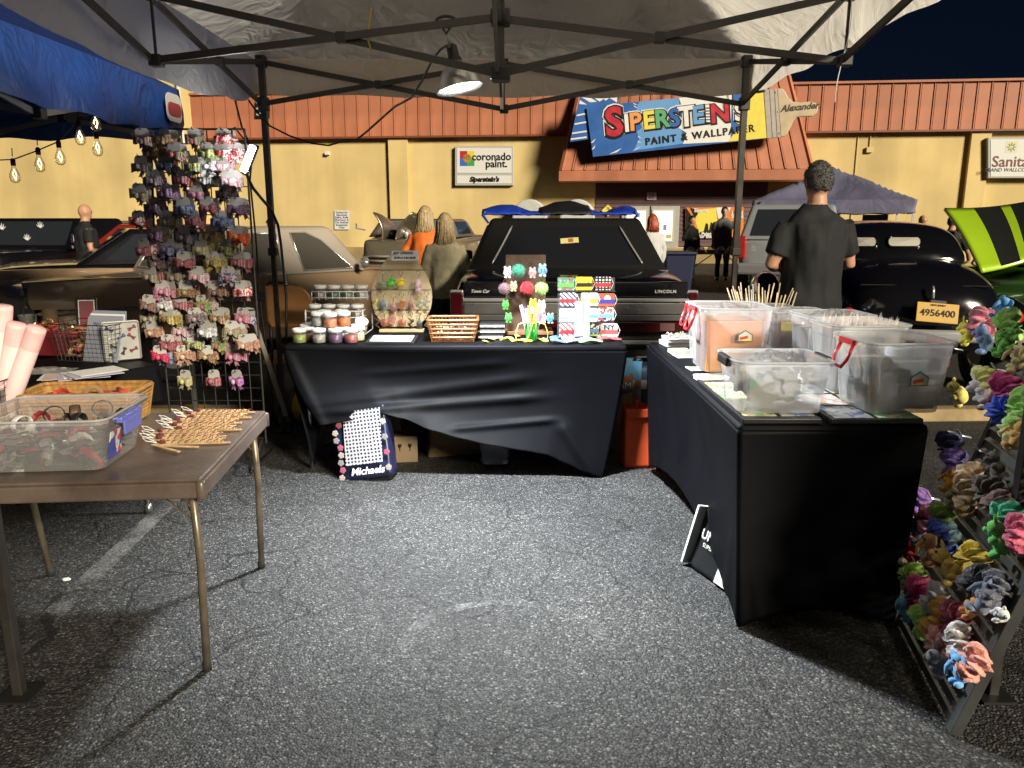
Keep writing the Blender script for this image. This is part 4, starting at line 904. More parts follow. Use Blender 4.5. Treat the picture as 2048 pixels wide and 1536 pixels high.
woven_basket(bk, .235, .15, .285, .20, .125, BASK, 5, 46, .008)
q = MB()
for k in range(26): q.box((rnd.uniform(-.09, .09), rnd.uniform(-.05, .05), .045 + .045 * rnd.random()), (.05, .012, .004), Matrix.Rotation(rnd.uniform(0, 3), 3, 'Z') @ Matrix.Rotation(rnd.uniform(-.4, .4), 3, 'X'))
w_ = q.build('wooden_slips', pm('pale wood slip', (.55, .40, .20), .6, var=.2, vs=20), None, loc=tuple(bk.location)); tag(w_, 'loose pale wooden slips heaped in the dark brown basket', 'wood slips', kind='stuff')
# ---- black boxes
for k in range(3):
    p = jz(983, 4.50) + Vector((.004 * k, .01 * k, .031 * k)); o = thing('display_box', f'{("bottom", "middle", "top")[k]} black box with white edge beside the brown basket', 'box', p, R((-3, 2, -1)[k]), 'black boxes beside the basket')
    MB().box((0, 0, .014), (.15, .14, .026)).build('box', BLACK, o, bevel=.003); MB().box((0, -.0712, .014), (.142, .002, .009)).build('edge_band', WHITE, o)
# ---- heap of yellow tokens
YEL = pm('yellow card', (.74, .60, .05), .45, var=.15, vs=30); YW = pm('cream card', (.72, .70, .42), .5)
tk = []
for (px, py, z) in ((966, 672, 0), (980, 668, .01), (994, 673, 0), (985, 680, 0), (1002, 666, .012), (1008, 678, 0), (972, 684, 0), (1024, 680, 0), (1035, 676, .01), (1044, 683, 0), (1052, 684, .006), (1062, 681, 0), (1082, 680, 0), (1090, 683, .005), (960, 664, .0)):
    p = atz(px, py, TZ); o = thing('yellow_tag', 'small yellow paper tag in the loose heap beside the brown basket', 'paper tag', (p.x, p.y, TZ + z + .002), rnd.uniform(0, 3), 'yellow tags on the middle table', rot=(rnd.uniform(-.25, .35), rnd.uniform(-.3, .3), rnd.uniform(0, 3)))
    pts = rrect(.075, .034, .012, 3); q = MB(); n = len(pts); q.add([(x, y, 0) for x, y in pts] + [(x, y, .004) for x, y in pts], [tuple(range(n - 1, -1, -1)), tuple(range(n, 2 * n))] + [(i, (i + 1) % n, n + (i + 1) % n, n + i) for i in range(n)]); q.build('tag', YEL, o)
    MB().box((.008, 0, .0055), (.036, .02, .002)).build('print', YW, o)
# ---- wooden hook board with pompoms
wb = thing('hook_board', 'dark wooden hook board hung with pompoms and plush key rings', 'display board', jz(1051, 4.72)); wo = wb.location.copy()
DW = pm('dark stained board', (.085, .05, .032), .45, var=.35, vs=5)
bw = .245; lean2 = Matrix.Rotation(R(-6), 4, 'X')
q = MB(lean2); q.box((0, .008, .24), (bw, .016, .47)); q.build('board', DW, wb, bevel=.002)
MB().box((0, -.03, .012), (.33, .17, .02)).build('base', pm('brown base', (.20, .10, .045), .5, var=.2), wb, bevel=.002)
for px, py in ((1017, 518), (1037, 518), (1059, 518), (1081, 518), (1010, 560), (1037, 562), (1058, 558), (1083, 560), (1013, 600), (1040, 598), (1064, 598), (1083, 600)):
    p = at(px, py, 4.70) - wo; MB().tube([p + Vector((0, 0, 0)), p + Vector((0, -.02, -.004)), p + Vector((0, -.022, .01))], .0022, 5).build('hook', GOLDM, wb)
    MB().tube([p + Vector((.011 * math.cos(t), -.016, -.008 + .013 * math.sin(t))) for t in [i * math.pi / 6 for i in range(12)]], .0018, 5, closed=True).build('hook_ring', GOLDM, wb)
def furry(name, label, cat, p, r, col, group, rad=(1, 1, 1), extras=None, seed=0):
    o = thing(name, label, cat, p, 0, group); m = pm('fluff %.2f %.2f %.2f' % col, col, .9, var=.35, vs=70, sheen=.3)
    q = MB(); n = 150
    q.sphere((0, 0, 0), (r * rad[0] * .86, r * rad[1] * .86, r * rad[2] * .86), 18, 12, wob=.12, seed=seed)
    rr = random.Random(seed)
    for k in range(260 if not extras else 0):
        d = Vector((rr.gauss(0, 1), rr.gauss(0, 1), rr.gauss(0, 1))).normalized(); s = d.orthogonal().normalized() * r * .06; b = d * r * .8
        q.add([b - s, b + s, d * r * 1.05 + s * rr.uniform(-1, 1)], [(0, 1, 2)])
    q.build('body', m, o, smooth=not extras)
    for e in (extras or []):
        nm, c, s, colr = e; MB().sphere(Vector(c) * r, Vector(s) * r, 10, 7).build(nm, pm('plush %.2f %.2f %.2f' % colr, colr, .85), o, smooth=True)
    MB().tube([(0, 0, r * .8), (.002, 0, r * .8 + .03)], .0016, 5).build('loop', GOLDM, o)
    return o
pg = 'pompom key rings on the hook board'
for k, (px, py, r, col, wd) in enumerate(((1037, 541, .043, (.05, .30, .20), 'teal green'), (1009, 577, .038, (.20, .12, .15), 'dusky mauve'), (1054, 576, .044, (.52, .02, .03), 'bright red'), (1083, 577, .042, (.32, .62, .16), 'lime green'))):
    furry('pompom', f'{wd} fur pompom on the hook board', 'pompom', at(px, py, 4.62), r, col, pg, seed=k)
EYE = (.01, .01, .01)
def face(col2=(.7, .7, .7)): return [('ear', (-.45, .1, .95), (.28, .2, .35), col2), ('ear', (.45, .1, .95), (.28, .2, .35), col2), ('eye', (-.3, -.92, .25), (.1, .08, .12), EYE), ('eye', (.3, -.92, .25), (.1, .08, .12), EYE), ('foot', (-.4, -.3, -.95), (.3, .4, .22), col2), ('foot', (.4, -.3, -.95), (.3, .4, .22), col2)]
for k, (px, py, r, col, c2, wd) in enumerate(((1015, 545, .030, (.62, .48, .56), (.6, .65, .62), 'pink and white'), (1065, 546, .027, (.62, .28, .30), (.6, .3, .32), 'pale pink'), (1085, 541, .032, (.16, .32, .60), (.45, .6, .7), 'blue striped'), (1027, 573, .026, (.62, .42, .24), (.6, .45, .28), 'peach'), (1011, 610, .024, (.06, .42, .05), (.06, .36, .05), 'upper green frog'), (1017, 636, .026, (.06, .45, .06), (.06, .36, .05), 'lower green frog'), (1066, 608, .027, (.78, .58, .03), (.75, .4, .03), 'yellow duck'), (1083, 613, .031, (.64, .62, .54), (.6, .58, .5), 'off-white egg shaped'), (1101, 637, .026, (.08, .32, .50), (.5, .6, .62), 'sky blue'), (1086, 636, .026, (.62, .60, .60), (.5, .4, .45), 'small white'))):
    furry('plush_key_ring', f'{wd} plush toy key ring on the dark hook board', 'plush toy', at(px, py, 4.625 if py < 600 else 4.60), r, col, 'plush key rings on the hook board', (1, .8, 1.15), face(c2), seed=20 + k)
# ---- green cup of pens
cup = thing('pen_cup', 'translucent green tumbler holding pens and wristbands', 'cup', jz(1063, 4.40)); co = cup.location.copy()
MB().lathe([(0, .002), (.031, .002), (.033, .006), (.041, .105), (.039, .105), (.031, .008), (0, .007)], 22, cap=False).build('tumbler', clear_mat('green plastic', (.05, .50, .10), .62, .08, .55), cup, smooth=True)
pc = [((.70, .30, .55), 'pink dotted'), ((.05, .06, .45), 'blue'), ((.75, .55, .62), 'pale pink'), ((.75, .22, .06), 'orange'), ((.66, .66, .62), 'white'), ((.60, .42, .10), 'ochre'), ((.72, .66, .10), 'yellow'), ((.60, .16, .20), 'coral'), ((.4, .3, .6), 'lilac')]
for k, (col, wd) in enumerate(pc):
    a = Vector((-.018 + .0045 * k, .012 * math.sin(k * 2.1), .01)); b = Vector((-.062 + .0155 * k, .02 * math.sin(k * 1.7) - .005, .205 - .01 * (k % 3)))
    o = thing('slap_band', f'{wd} slap band standing in the green tumbler', 'wristband', co + a, 0, 'slap bands in the tumbler'); q = MB(); q.bar((0, 0, 0), b - a, .018, .003, up=(0, 1, .1)); q.build('band', pm('band ' + wd, col, .35, var=.2, vs=60), o)
for k, (s, col) in enumerate(((-1, (.72, .62, .20)), (1, (.76, .66, .12)), (.25, (.70, .68, .12)))):
    o = thing('slap_band', ('cream', 'yellow', 'speckled yellow')[k] + ' slap band bent over the rim of the green tumbler down to the table', 'wristband', co, 0, 'slap bands in the tumbler')
    pts = [(s * .01, -.02, .03), (s * .03, -.035, .115), (s * .075, -.04, .10), (s * .092, -.045, .05), (s * .088, -.05, .004)] if k < 2 else [(.03, -.04, .16), (.012, -.045, .12), (-.01, -.052, .06), (-.03, -.055, .004)]
    q = MB(); q.tube(pts, [(.0085, .0018)] * len(pts), 6); q.build('band', pm('bent band %d' % k, col, .35, var=.2, vs=90), o)
# ---- mask packs and white carton
def jzp(px, py, Y): return at(px, py, Y)
mr_ = thing('acrylic_rack', 'clear tiered rack holding the folded mask packs', 'rack', jz(1172, 4.62)); ACR = clear_mat('acrylic', (.85, .87, .9), .10, .05, .4)
packs = []
NAVY, REDc, WHc, YEc, BKc, LBc, GRc = (.02, .03, .12), (.45, .02, .03), (.68, .68, .68), (.78, .62, .03), (.012, .012, .012), (.10, .30, .65), (.12, .45, .08)
PK = [(1132, 568, print_mat('pack mosaic', [(.15, .18, .2), (.05, .25, .1), (.3, .3, .35), (.25, .08, .08)], 70), GRc, 'green mosaic', 'row 1'), (1168, 567, print_mat('pack yellow', [YEc, (.7, .55, .02), (.05, .04, .01)], 60, 'noise'), BKc, 'yellow and black', 'row 1'), (1206, 567, print_mat('pack dots', [WHc, BKc], 50, 'dots'), REDc, 'black white-dotted', 'row 1'),
      (1137, 599, print_mat('pack stripes', [NAVY, WHc], 22, 'stripes'), REDc, 'navy striped', 'row 2'), (1179, 599, print_mat('pack cream', [(.55, .56, .42), (.62, .62, .5), (.3, .32, .2)], 90), (.62, .66, .03), 'cream dotted', 'row 2'), (1213, 600, print_mat('pack portrait', [(.55, .5, .42), (.28, .07, .04)], 16, 'dots'), (.03, .03, .30), 'red-brown figure with blue band', 'row 2'),
      (1136, 631, print_mat('pack sky', [(.35, .5, .66), (.55, .6, .7), (.5, .3, .4)], 40, 'noise'), (.25, .45, .7), 'pale blue', 'row 3'), (1177, 630, print_mat('pack ghost', [(.66, .66, .66), (.5, .05, .05)], 22, 'noise'), LBc, 'white with red mark', 'row 3'), (1211, 629, print_mat('pack ladies', [(.62, .6, .6), (.5, .04, .05), (.02, .02, .05)], 95), LBc, 'red speckled', 'row 3'),
      (1137, 661, print_mat('pack candy', [(.6, .06, .05), WHc], 20, 'stripes'), REDc, 'red striped', 'row 4'), (1181, 659, print_mat('pack figures', [BKc, (.6, .6, .58), (.1, .25, .12)], 45, 'noise'), (.10, .25, .45), 'black figure', 'row 4'), (1218, 661, print_mat('pack grey', [(.5, .5, .52), (.42, .42, .45)], 30, 'noise'), (.40, .06, .06), 'grey sports', 'row 4')]
for k, (px, py, m, band, wd, row) in enumerate(PK):
    r = k // 3; Y = 4.72 - .075 * r; p = jzp(px, py, Y); w_ = .103; h_ = .082
    o = thing('mask_pack', f'{wd} face mask pack in {row} of the clear rack', 'mask pack', p, 0, 'mask packs in the clear rack', rot=(R(-8), 0, 0))
    q = MB(); q.prism(rrect(w_, h_, .006, 2), .02); q.build('pack', m, o, bevel=.004)
    MB().box((0, -.0015, -.008), (w_ - .004, .003, .022)).build('band', pm('mask band %d' % k, band, .4), o)
    MB().tube([(w_ / 2, 0, h_ / 2 - .01), (w_ / 2 + .012, -.004, 0), (w_ / 2, 0, -h_ / 2 + .01)], .0015, 5).build('ear_loop', PAPER, o)
    if k == 11: lettering('NY', .045, INK, o, (0, -.004, .018), (R(90), 0, 0), offset=.001, ext=.0004)
for r in range(4):
    Y = 4.72 - .075 * r; z = at(1172, (582, 614, 645, 676)[r], Y).z; xa, xb = at(1116, 600, Y).x, at(1230, 600, Y).x; lo_ = mr_.location
    MB().box(((xa + xb) / 2 - lo_.x, Y + .01 - lo_.y, z - lo_.z), (xb - xa, .06, .003)).build('shelf', ACR, mr_); MB().box(((xa + xb) / 2 - lo_.x, Y + .033 - lo_.y, z + .04 - lo_.z), (xb - xa, .003, .08)).build('back', ACR, mr_)
o = thing('carton', 'narrow silver white carton standing in front of the mask rack', 'carton', jz(1157, 4.42)); MB().box((0, 0, .112), (.05, .04, .224)).build('box', pm('silver card', (.3, .3, .35), .35, .3), o, bevel=.002); MB().box((0, -.021, .012), (.05, .003, .022)).build('foot_band', BLACK, o)
o = thing('carton', 'plain white narrow carton standing beside the silver one', 'carton', jz(1172, 4.42)); MB().box((0, 0, .115), (.034, .04, .23)).build('box', pm('white card', (.36, .36, .36), .5), o, bevel=.002)
FM = [(1122, 678, (.03, .10, .10), 'dark teal', 40), (1124, 686, (.05, .07, .14), 'navy and white', 5), (1148, 684, (.60, .60, .66), 'white', -20), (1152, 677, (.30, .18, .55), 'violet', 15), (1178, 676, (.28, .40, .14), 'olive', 5), (1180, 686, (.22, .55, .25), 'mint green', 12), (1218, 680, (.30, .04, .045), 'dark red', 14), (1200, 674, (.62, .60, .25), 'pale yellow', 20)]
for k, (px, py, col, wd, a) in enumerate(FM):
    p = atz(px, py, TZ); o = thing('folded_mask', f'{wd} folded face mask lying flat at the right front of the middle table', 'face mask', (p.x, p.y, TZ + .003 + .003 * (k % 3)), R(a), 'loose masks')
    q = MB(); q.grid(lambda u, v: (-.065 + .13 * u, -.035 + .07 * v, .006 + .006 * math.sin(6 * u + k) + .004 * math.sin(v * 9)), 10, 6); q.build('cloth', print_mat('mask cloth %d' % k, [col, tuple(min(1, c * 1.6 + .05) for c in col), tuple(c * .6 for c in col)], 55, 'noise'), o, solid=.006, smooth=True)
# ================================================================ wire grid with hair bows
GY = 4.42
ga, gb_ = at(286, 258, GY), at(489, 258, GY); GX0, GX1 = ga.x, gb_.x; GZ1 = ga.z
gw = thing('grid_panel', 'tall black wire grid panel hung full of hair bows', 'display stand', ((GX0 + GX1) / 2, GY, 0)); GO = gw.location.copy()
q = MB(); W2 = (GX1 - GX0) / 2
nv = 9; nh = 24
for i in range(nv): x = -W2 + 2 * W2 * i / (nv - 1); MB().tube([(x, 0, .12), (x, 0, GZ1)], .0035 if 0 < i < nv - 1 else .006, 6).build('vertical_wire', BLACKMETAL, gw)
for j in range(nh): z = .15 + (GZ1 - .15) * j / (nh - 1); MB().tube([(-W2, .006, z), (W2, .006, z)], .0035 if j < nh - 1 else .006, 6).build('cross_wire', BLACKMETAL, gw)
for s in (-1, 1): 
    MB().tube([(s * (W2 - .02), -.02, .14), (s * (W2 - .02), -.22, .02), (s * (W2 - .02), .24, .02), (s * (W2 - .02), .02, .14)], .008, 8).build('foot', BLACKMETAL, gw)
for px, py0, py1 in ((300, 262, 520), (345, 262, 520), (402, 262, 430)):
    a, b = at(px, py0, GY + .03) - GO, at(px + 8, py1, GY + .03) - GO; MB().bar(a, b, .022, .003, up=(0, 1, 0)).build('hanging_strap', BLACK, gw)
CARD = pm('grey white card', (.50, .49, .47), .6, var=.06, vs=12)
def card_mesh():
    q = MB(); pts = [(-.036, -.05)] + [(.036, -.05)] + [(.036, .0)] + [(.036 * math.cos(R(t)), .008 + .026 * math.sin(R(t)) * (1 + .15 * math.sin(R(t * 3)))) for t in range(10, 171, 16)] + [(-.036, .0)]
    q.prism(pts, .0016); m = q.mesh('card'); m.materials.append(CARD); return m
CARDM = card_mesh()
def bow_mesh(v):
    q = MB(); rr = random.Random(v)
    for s in (-1, 1):
        for layer in range(2 if v % 3 else 3):
            w_ = .05 - .010 * layer; hgt = .026 - .003 * layer; tw = rr.uniform(-.25, .25)
            def f(u, t, s=s, w_=w_, hgt=hgt, layer=layer, tw=tw):
                a = u * 2 * math.pi; x = w_ * (1 - math.cos(a)) / 2; y = -.006 - .012 * layer - .016 * math.sin(a) * (x / w_) ** .5
                k = (.35 + .65 * (x / w_)); z = (t - .5) * 2 * hgt * k
                return (s * x, y, z + tw * x + .004 * math.sin(a * 2 + t * 5))
            q.grid(f, 10, 3)
        if v % 2:
            q.add([(0, -.008, 0), (s * .02, -.01, -.008), (s * .045, -.006, -.052), (s * .03, -.006, -.046), (s * .018, -.006, -.058)], [(0, 1, 2, 3), (0, 3, 4)])
    if v in (3, 5):
        for k in range(11):
            a = 2 * math.pi * k / 11; c, s_ = math.cos(a), math.sin(a)
            q.add([(c * .015 - s_ * .01, -.012, s_ * .015 + c * .01), (c * .015 + s_ * .01, -.012, s_ * .015 - c * .01), (c * .052, -.005, s_ * .045)], [(0, 1, 2)])
    q.sphere((0, -.03, 0), (.012, .01, .016), 8, 6)
    if v == 4: q.box((0, -.026, -.006), (.05, .005, .042))
    m = q.mesh('bow', True); m.materials.append(WHITE); return m
BOWS = [bow_mesh(v) for v in range(6)]
KNOT = MB().sphere((0, -.036, 0), (.014, .008, .014), 8, 6).mesh('centre', True); KNOT.materials.append(WHITE)
pal = {'brown': ((.10, .05, .03), (.28, .16, .07), (.04, .02, .015)), 'gold': ((.42, .26, .06), (.16, .08, .02), (.55, .45, .2)), 'red and green': ((.42, .03, .03), (.04, .25, .07), (.6, .55, .5)), 'red and white': ((.50, .03, .03), (.65, .62, .6), (.3, .02, .03)), 'grey brown': ((.20, .16, .15), (.09, .07, .07), (.34, .30, .28)), 'blue': ((.05, .10, .30), (.25, .35, .5), (.02, .03, .12)), 'green': ((.04, .18, .06), (.45, .45, .06), (.02, .07, .03)), 'white and silver': ((.62, .62, .62), (.35, .36, .4), (.15, .1, .12)), 'pink and white': ((.6, .28, .34), (.65, .6, .6), (.4, .05, .12)), 'maroon': ((.18, .02, .03), (.4, .1, .1), (.06, .01, .02)), 'purple': ((.14, .05, .17), (.32, .2, .36), (.05, .02, .08)), 'khaki': ((.26, .24, .13), (.4, .38, .24), (.12, .1, .06)), 'pink': ((.55, .14, .28), (.65, .35, .42), (.3, .04, .12)), 'black and white': ((.02, .02, .02), (.5, .5, .5), (.15, .05, .1)), 'yellow': ((.55, .45, .06), (.3, .24, .03), (.1, .05, .02)), 'orange': ((.72, .14, .02), (.5, .07, .02), (.65, .6, .55)), 'blue and white': ((.03, .05, .28), (.62, .62, .64), (.4, .1, .1)), 'multicoloured': ((.5, .4, .08), (.1, .3, .1), (.55, .1, .2)), 'crimson': ((.38, .015, .05), (.5, .06, .12), (.15, .01, .02)), 'peach': ((.55, .33, .2), (.35, .16, .08), (.65, .5, .36)), 'violet': ((.18, .06, .42), (.55, .2, .4), (.6, .55, .6)), 'lime': ((.42, .42, .12), (.6, .55, .3), (.45, .12, .2))}
pal = {k: tuple(tuple(.66 * c + .34 * g for c, g in zip(col, (.20, .14, .17))) for col in v) if k not in ('orange', 'red and white', 'white and silver', 'crimson') else v for k, v in pal.items()}
rows = [(268, [(284, 'brown'), (328, 'gold'), (388, 'red and green'), (445, 'red and white')]), (296, [(303, 'gold'), (348, 'red and green'), (412, 'green'), (446, 'red and white'), (470, 'red and white')]), (322, [(280, 'grey brown'), (328, 'blue'), (385, 'green'), (412, 'white and silver'), (442, 'pink and white')]), (350, [(305, 'grey brown'), (366, 'maroon'), (412, 'white and silver'), (458, 'pink and white')]), (378, [(278, 'khaki'), (330, 'purple'), (392, 'pink'), (447, 'black and white')]), (405, [(306, 'purple'), (366, 'blue'), (413, 'maroon'), (472, 'purple')]), (432, [(276, 'red and white'), (330, 'khaki'), (386, 'maroon'), (440, 'blue')]), (462, [(312, 'purple'), (368, 'grey brown'), (425, 'yellow'), (472, 'orange')]), (488, [(288, 'maroon'), (337, 'blue'), (400, 'lime'), (452, 'green')]), (514, [(314, 'grey brown'), (368, 'maroon'), (425, 'yellow'), (478, 'maroon')]), (543, [(302, 'khaki'), (348, 'khaki'), (393, 'pink and white'), (456, 'blue and white')]), (572, [(324, 'pink'), (372, 'gold'), (430, 'brown'), (482, 'red and white')]), (600, [(298, 'brown'), (328, 'white and silver'), (362, 'maroon'), (406, 'multicoloured')]), (626, [(296, 'khaki'), (334, 'yellow'), (388, 'grey brown'), (436, 'gold'), (486, 'pink')]), (652, [(304, 'peach'), (360, 'pink and white'), (410, 'white and silver'), (464, 'khaki')]), (679, [(336, 'maroon'), (386, 'green'), (438, 'multicoloured'), (490, 'peach')]), (701, [(320, 'crimson'), (366, 'peach'), (414, 'gold'), (466, 'pink')]), (750, [(372, 'lime'), (428, 'maroon'), (473, 'violet')])]
bn = 0
for ri, (py, cols) in enumerate(rows):
    for ci, (px, wd) in enumerate(cols):
        Y = GY - .12 + .03 * ((ri * 7 + ci * 5) % 4); p = at(px, py, Y)
        MB().tube([(p.x - GO.x, .0, p.z + .022), (p.x - GO.x, Y - GY - .02, p.z + .022), (p.x - GO.x, Y - GY - .03, p.z + .034)], .0026, 5).build('peg_hook', BLACKMETAL, gw)
        words = pal[wd]; rowname = ('top row', 'second row', 'third row', 'fourth row', 'fifth row', 'sixth row', 'seventh row', 'eighth row', 'ninth row', 'tenth row', 'eleventh row', 'twelfth row', 'thirteenth row', 'fourteenth row', 'fifteenth row', 'sixteenth row', 'seventeenth row', 'lowest row')[ri]
        k = (ri * 5 + ci * 3) % 6; nx = 2 if ri < 17 else 1
        for d in range(nx):
            wv = wd if d == 0 else list(pal)[(ri * 3 + ci * 5 + d) % len(pal)] if rnd.random() < .35 else wd
            o = thing('hair_bow', f"{wv} hair bow on grid {rowname}, {('first', 'second', 'third', 'fourth', 'fifth')[ci]} hook, " + ('behind' if d else 'in front'), 'hair bow', (p.x + .022 * d * (1 if (ri + ci) % 2 else .6) + rnd.uniform(-.004, .004), Y + .045 * d, p.z - .004 * d), 0, 'hair bows on the wire grid')
            o.rotation_euler = (R(rnd.uniform(-8, 8)), R(rnd.uniform(-7, 7)), R(rnd.uniform(-22, 12)))
            put('card', CARDM, o)
            put('bow', BOWS[(k + d) % 6], o, loc=(0, -.004, -.032), mat=print_mat('bow ' + wv, list(pal[wv]), 70, 'noise', .38))
            put('centre', KNOT, o, loc=(0, -.004, -.034), mat=pm('bow knot ' + wv, pal[wv][2] if k % 2 else tuple(min(.8, c * 1.5 + .05) for c in pal[wv][0]), .4))
# ================================================================ goods on the left tables
def K(x, y, z=0.0):   # card-table coordinates, x from its right edge to the left, y from its near edge to the rear
    return KA + ky * y - kx * x + Vector((0, 0, KZ + .002 + z))
# ---- foam glow sticks in a wire basket
def mesh_box(o, w_, d_, h_, fl, m, step=.022, r=.0013, name='wire_side'):
    """open wire basket: four flared mesh sides and a floor, each one part"""
    def side(a0, b0, a1, b1, nm):
        a0, b0, a1, b1 = map(Vector, (a0, b0, a1, b1)); q = MB(); n = max(2, int((b0 - a0).length / step)); k = max(2, int(h_ / step))
        for i in range(n + 1): q.tube([a0.lerp(b0, i / n), a1.lerp(b1, i / n)], r, 4)
        for j in range(k + 1): q.tube([a0.lerp(a1, j / k), b0.lerp(b1, j / k)], r, 4)
        s = q.build(nm, m, o); s['kind'] = 'stuff'
    x, y = w_ / 2, d_ / 2; X, Y = x + fl, y + fl
    c0 = [(-x, -y, .002), (x, -y, .002), (x, y, .002), (-x, y, .002)]; c1 = [(-X, -Y, h_), (X, -Y, h_), (X, Y, h_), (-X, Y, h_)]
    for i in range(4): side(c0[i], c0[(i + 1) % 4], c1[i], c1[(i + 1) % 4], name)
    MB().tube(c1, r * 2.2, 6, closed=True).build('rim', m, o); MB().tube(c0, r * 1.8, 6, closed=True).build('base_wire', m, o)
GW = pm('grey wire', (.06, .06, .06), .4, .6)
fb = thing('wire_basket', 'grey wire basket of foam glow sticks at the left picture edge', 'basket', K(.91, .63), krz)
mesh_box(fb, .13, .16, .19, .015, GW, .024)
MB().box((.066, 0, .08), (.003, .15, .15)).build('end_plate', pm('grey felt plate', (.16, .16, .15), .7), fb)
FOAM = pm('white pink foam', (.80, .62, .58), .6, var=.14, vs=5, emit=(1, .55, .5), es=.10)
for k, (px, py, bx, ln) in enumerate(((6, 612, -.03, .44), (34, 648, .0, .40), (74, 656, .03, .36), (-30, 640, -.06, .42))):
    base = fb.location + Vector((bx * .7, .03 - .02 * k, .012)); tip = at(px, py, base.y - .02); d = tip - base
    o = thing('foam_glow_stick', ('tallest pink tipped', 'second pink', 'slanting white', 'edge cut', 'short white')[k] + ' foam glow stick standing in the wire basket', 'glow stick', base, 0, 'foam glow sticks')
    q = MB(); q.tube([Vector((0, 0, 0)), d * .5, d * .96, d], [.030, .031, .031, .0295], 18); q.build('foam_tube', FOAM, o, smooth=True); q = MB(); q.tube([d * .80, d * .83, d * .97, d * 1.003, d * 1.004], [.0312, .0316, .0316, .030, .012], 18, cap=False); q.build('pink_glow_end', pm('pink foam glow end', (.78, .50, .48), .6, var=.2, vs=9, emit=(1, .4, .4), es=.08), o, smooth=True)  # pinker end carries the stick's inner glow in its colour
# ---- tan wicker tray with papers
TAN = pm('tan rattan', (.36, .19, .055), .45, var=.35, vs=55)
wt = thing('wicker_tray', 'tan woven rattan tray basket behind the clear bin', 'basket', K(.62, .70), krz)
WW, WD, WH = .40, .22, .125
rings = []
for k in range(8):
    t = k / 7; rings.append([(x, y, WH * t) for x, y in rrect(WW - .05 + .05 * t, WD - .04 + .04 * t, .02, 3)])
q = MB(); q.loft(rings, cap=False); q.build('inner_wall', TAN, wt, solid=.006)
for k in range(9): MB().tube([(x, y, WH * (k + .5) / 9) for x, y in rrect(WW - .045 + .05 * k / 9, WD - .035 + .04 * k / 9, .022, 3)], .0065, 6, closed=True).build('weave_row', TAN, wt, smooth=True)
q = MB()
for k in range(90):
    t = k / 90 * 2 * (WW + WD); w_, d_ = WW - .002, WD + .002
    if t < WW: x, y = -WW / 2 + t, -WD / 2
    elif t < WW + WD: x, y = WW / 2, -WD / 2 + t - WW
    elif t < 2 * WW + WD: x, y = WW / 2 - (t - WW - WD), WD / 2
    else: x, y = -WW / 2, WD / 2 - (t - 2 * WW - WD)
    q.tube([(x * .9, y * .86, .004), (x * 1.0, y * 1.02, WH)], .0042, 5)
s = q.build('stakes', TAN, wt); s['kind'] = 'stuff'
MB().tube([(x, y, WH) for x, y in rrect(WW + .004, WD + .004, .03, 4)], .009, 8, closed=True).build('rim', TAN, wt, smooth=True)
MB().box((.04, WD / 2 - .012, WH * .66), (.10, .022, .03)).build('handle_slot', pm('dark slot', (.02, .012, .006), .8), wt, bevel=.008)
MB().box((0, 0, .004), (WW - .06, WD - .05, .008)).build('bottom', TAN, wt)
def bits(name, label, cat, loc, w_, d_, z0, z1, n, cols, size, rz=0, seed=1, kindstuff=True):
    rr = random.Random(seed); q = MB()
    for k in range(n):
        q.cur = k % len(cols); c = (rr.uniform(-w_, w_) / 2, rr.uniform(-d_, d_) / 2, z0 + (z1 - z0) * rr.random() ** 1.3)
        rot = Matrix.Rotation(rr.uniform(0, 6.3), 3, 'Z') @ Matrix.Rotation(rr.uniform(-.9, .9), 3, 'X')
        typ = rr.random()
        if typ < .45: q.box(c, (size * rr.uniform(.7, 1.4), size * rr.uniform(.2, .5), .003), rot)
        elif typ < .8:
            pts = [Vector(c) + rot @ Vector((size * .5 * math.cos(a), 0, size * .5 * math.sin(a))) for a in [i * .65 for i in range(9)]]; q.tube(pts, [(.002, size * .16)] * 9, 4)
        else: q.box(c, (size * .5, size * .5, size * .25), rot)
    o = q.build(name, cols, None, loc=loc, rot=(0, 0, rz)); tag(o, label, cat, kind='stuff'); return o
bits('paper_scraps', 'red and kraft paper wristbands heaped in the tan rattan tray', 'paper bands', wt.location, .30, .14, .03, .105, 60, [pm('kraft', (.30, .18, .09), .7), pm('red paper', (.45, .05, .03), .6), pm('dark red paper', (.2, .03, .03), .6)], .06, krz, 3)
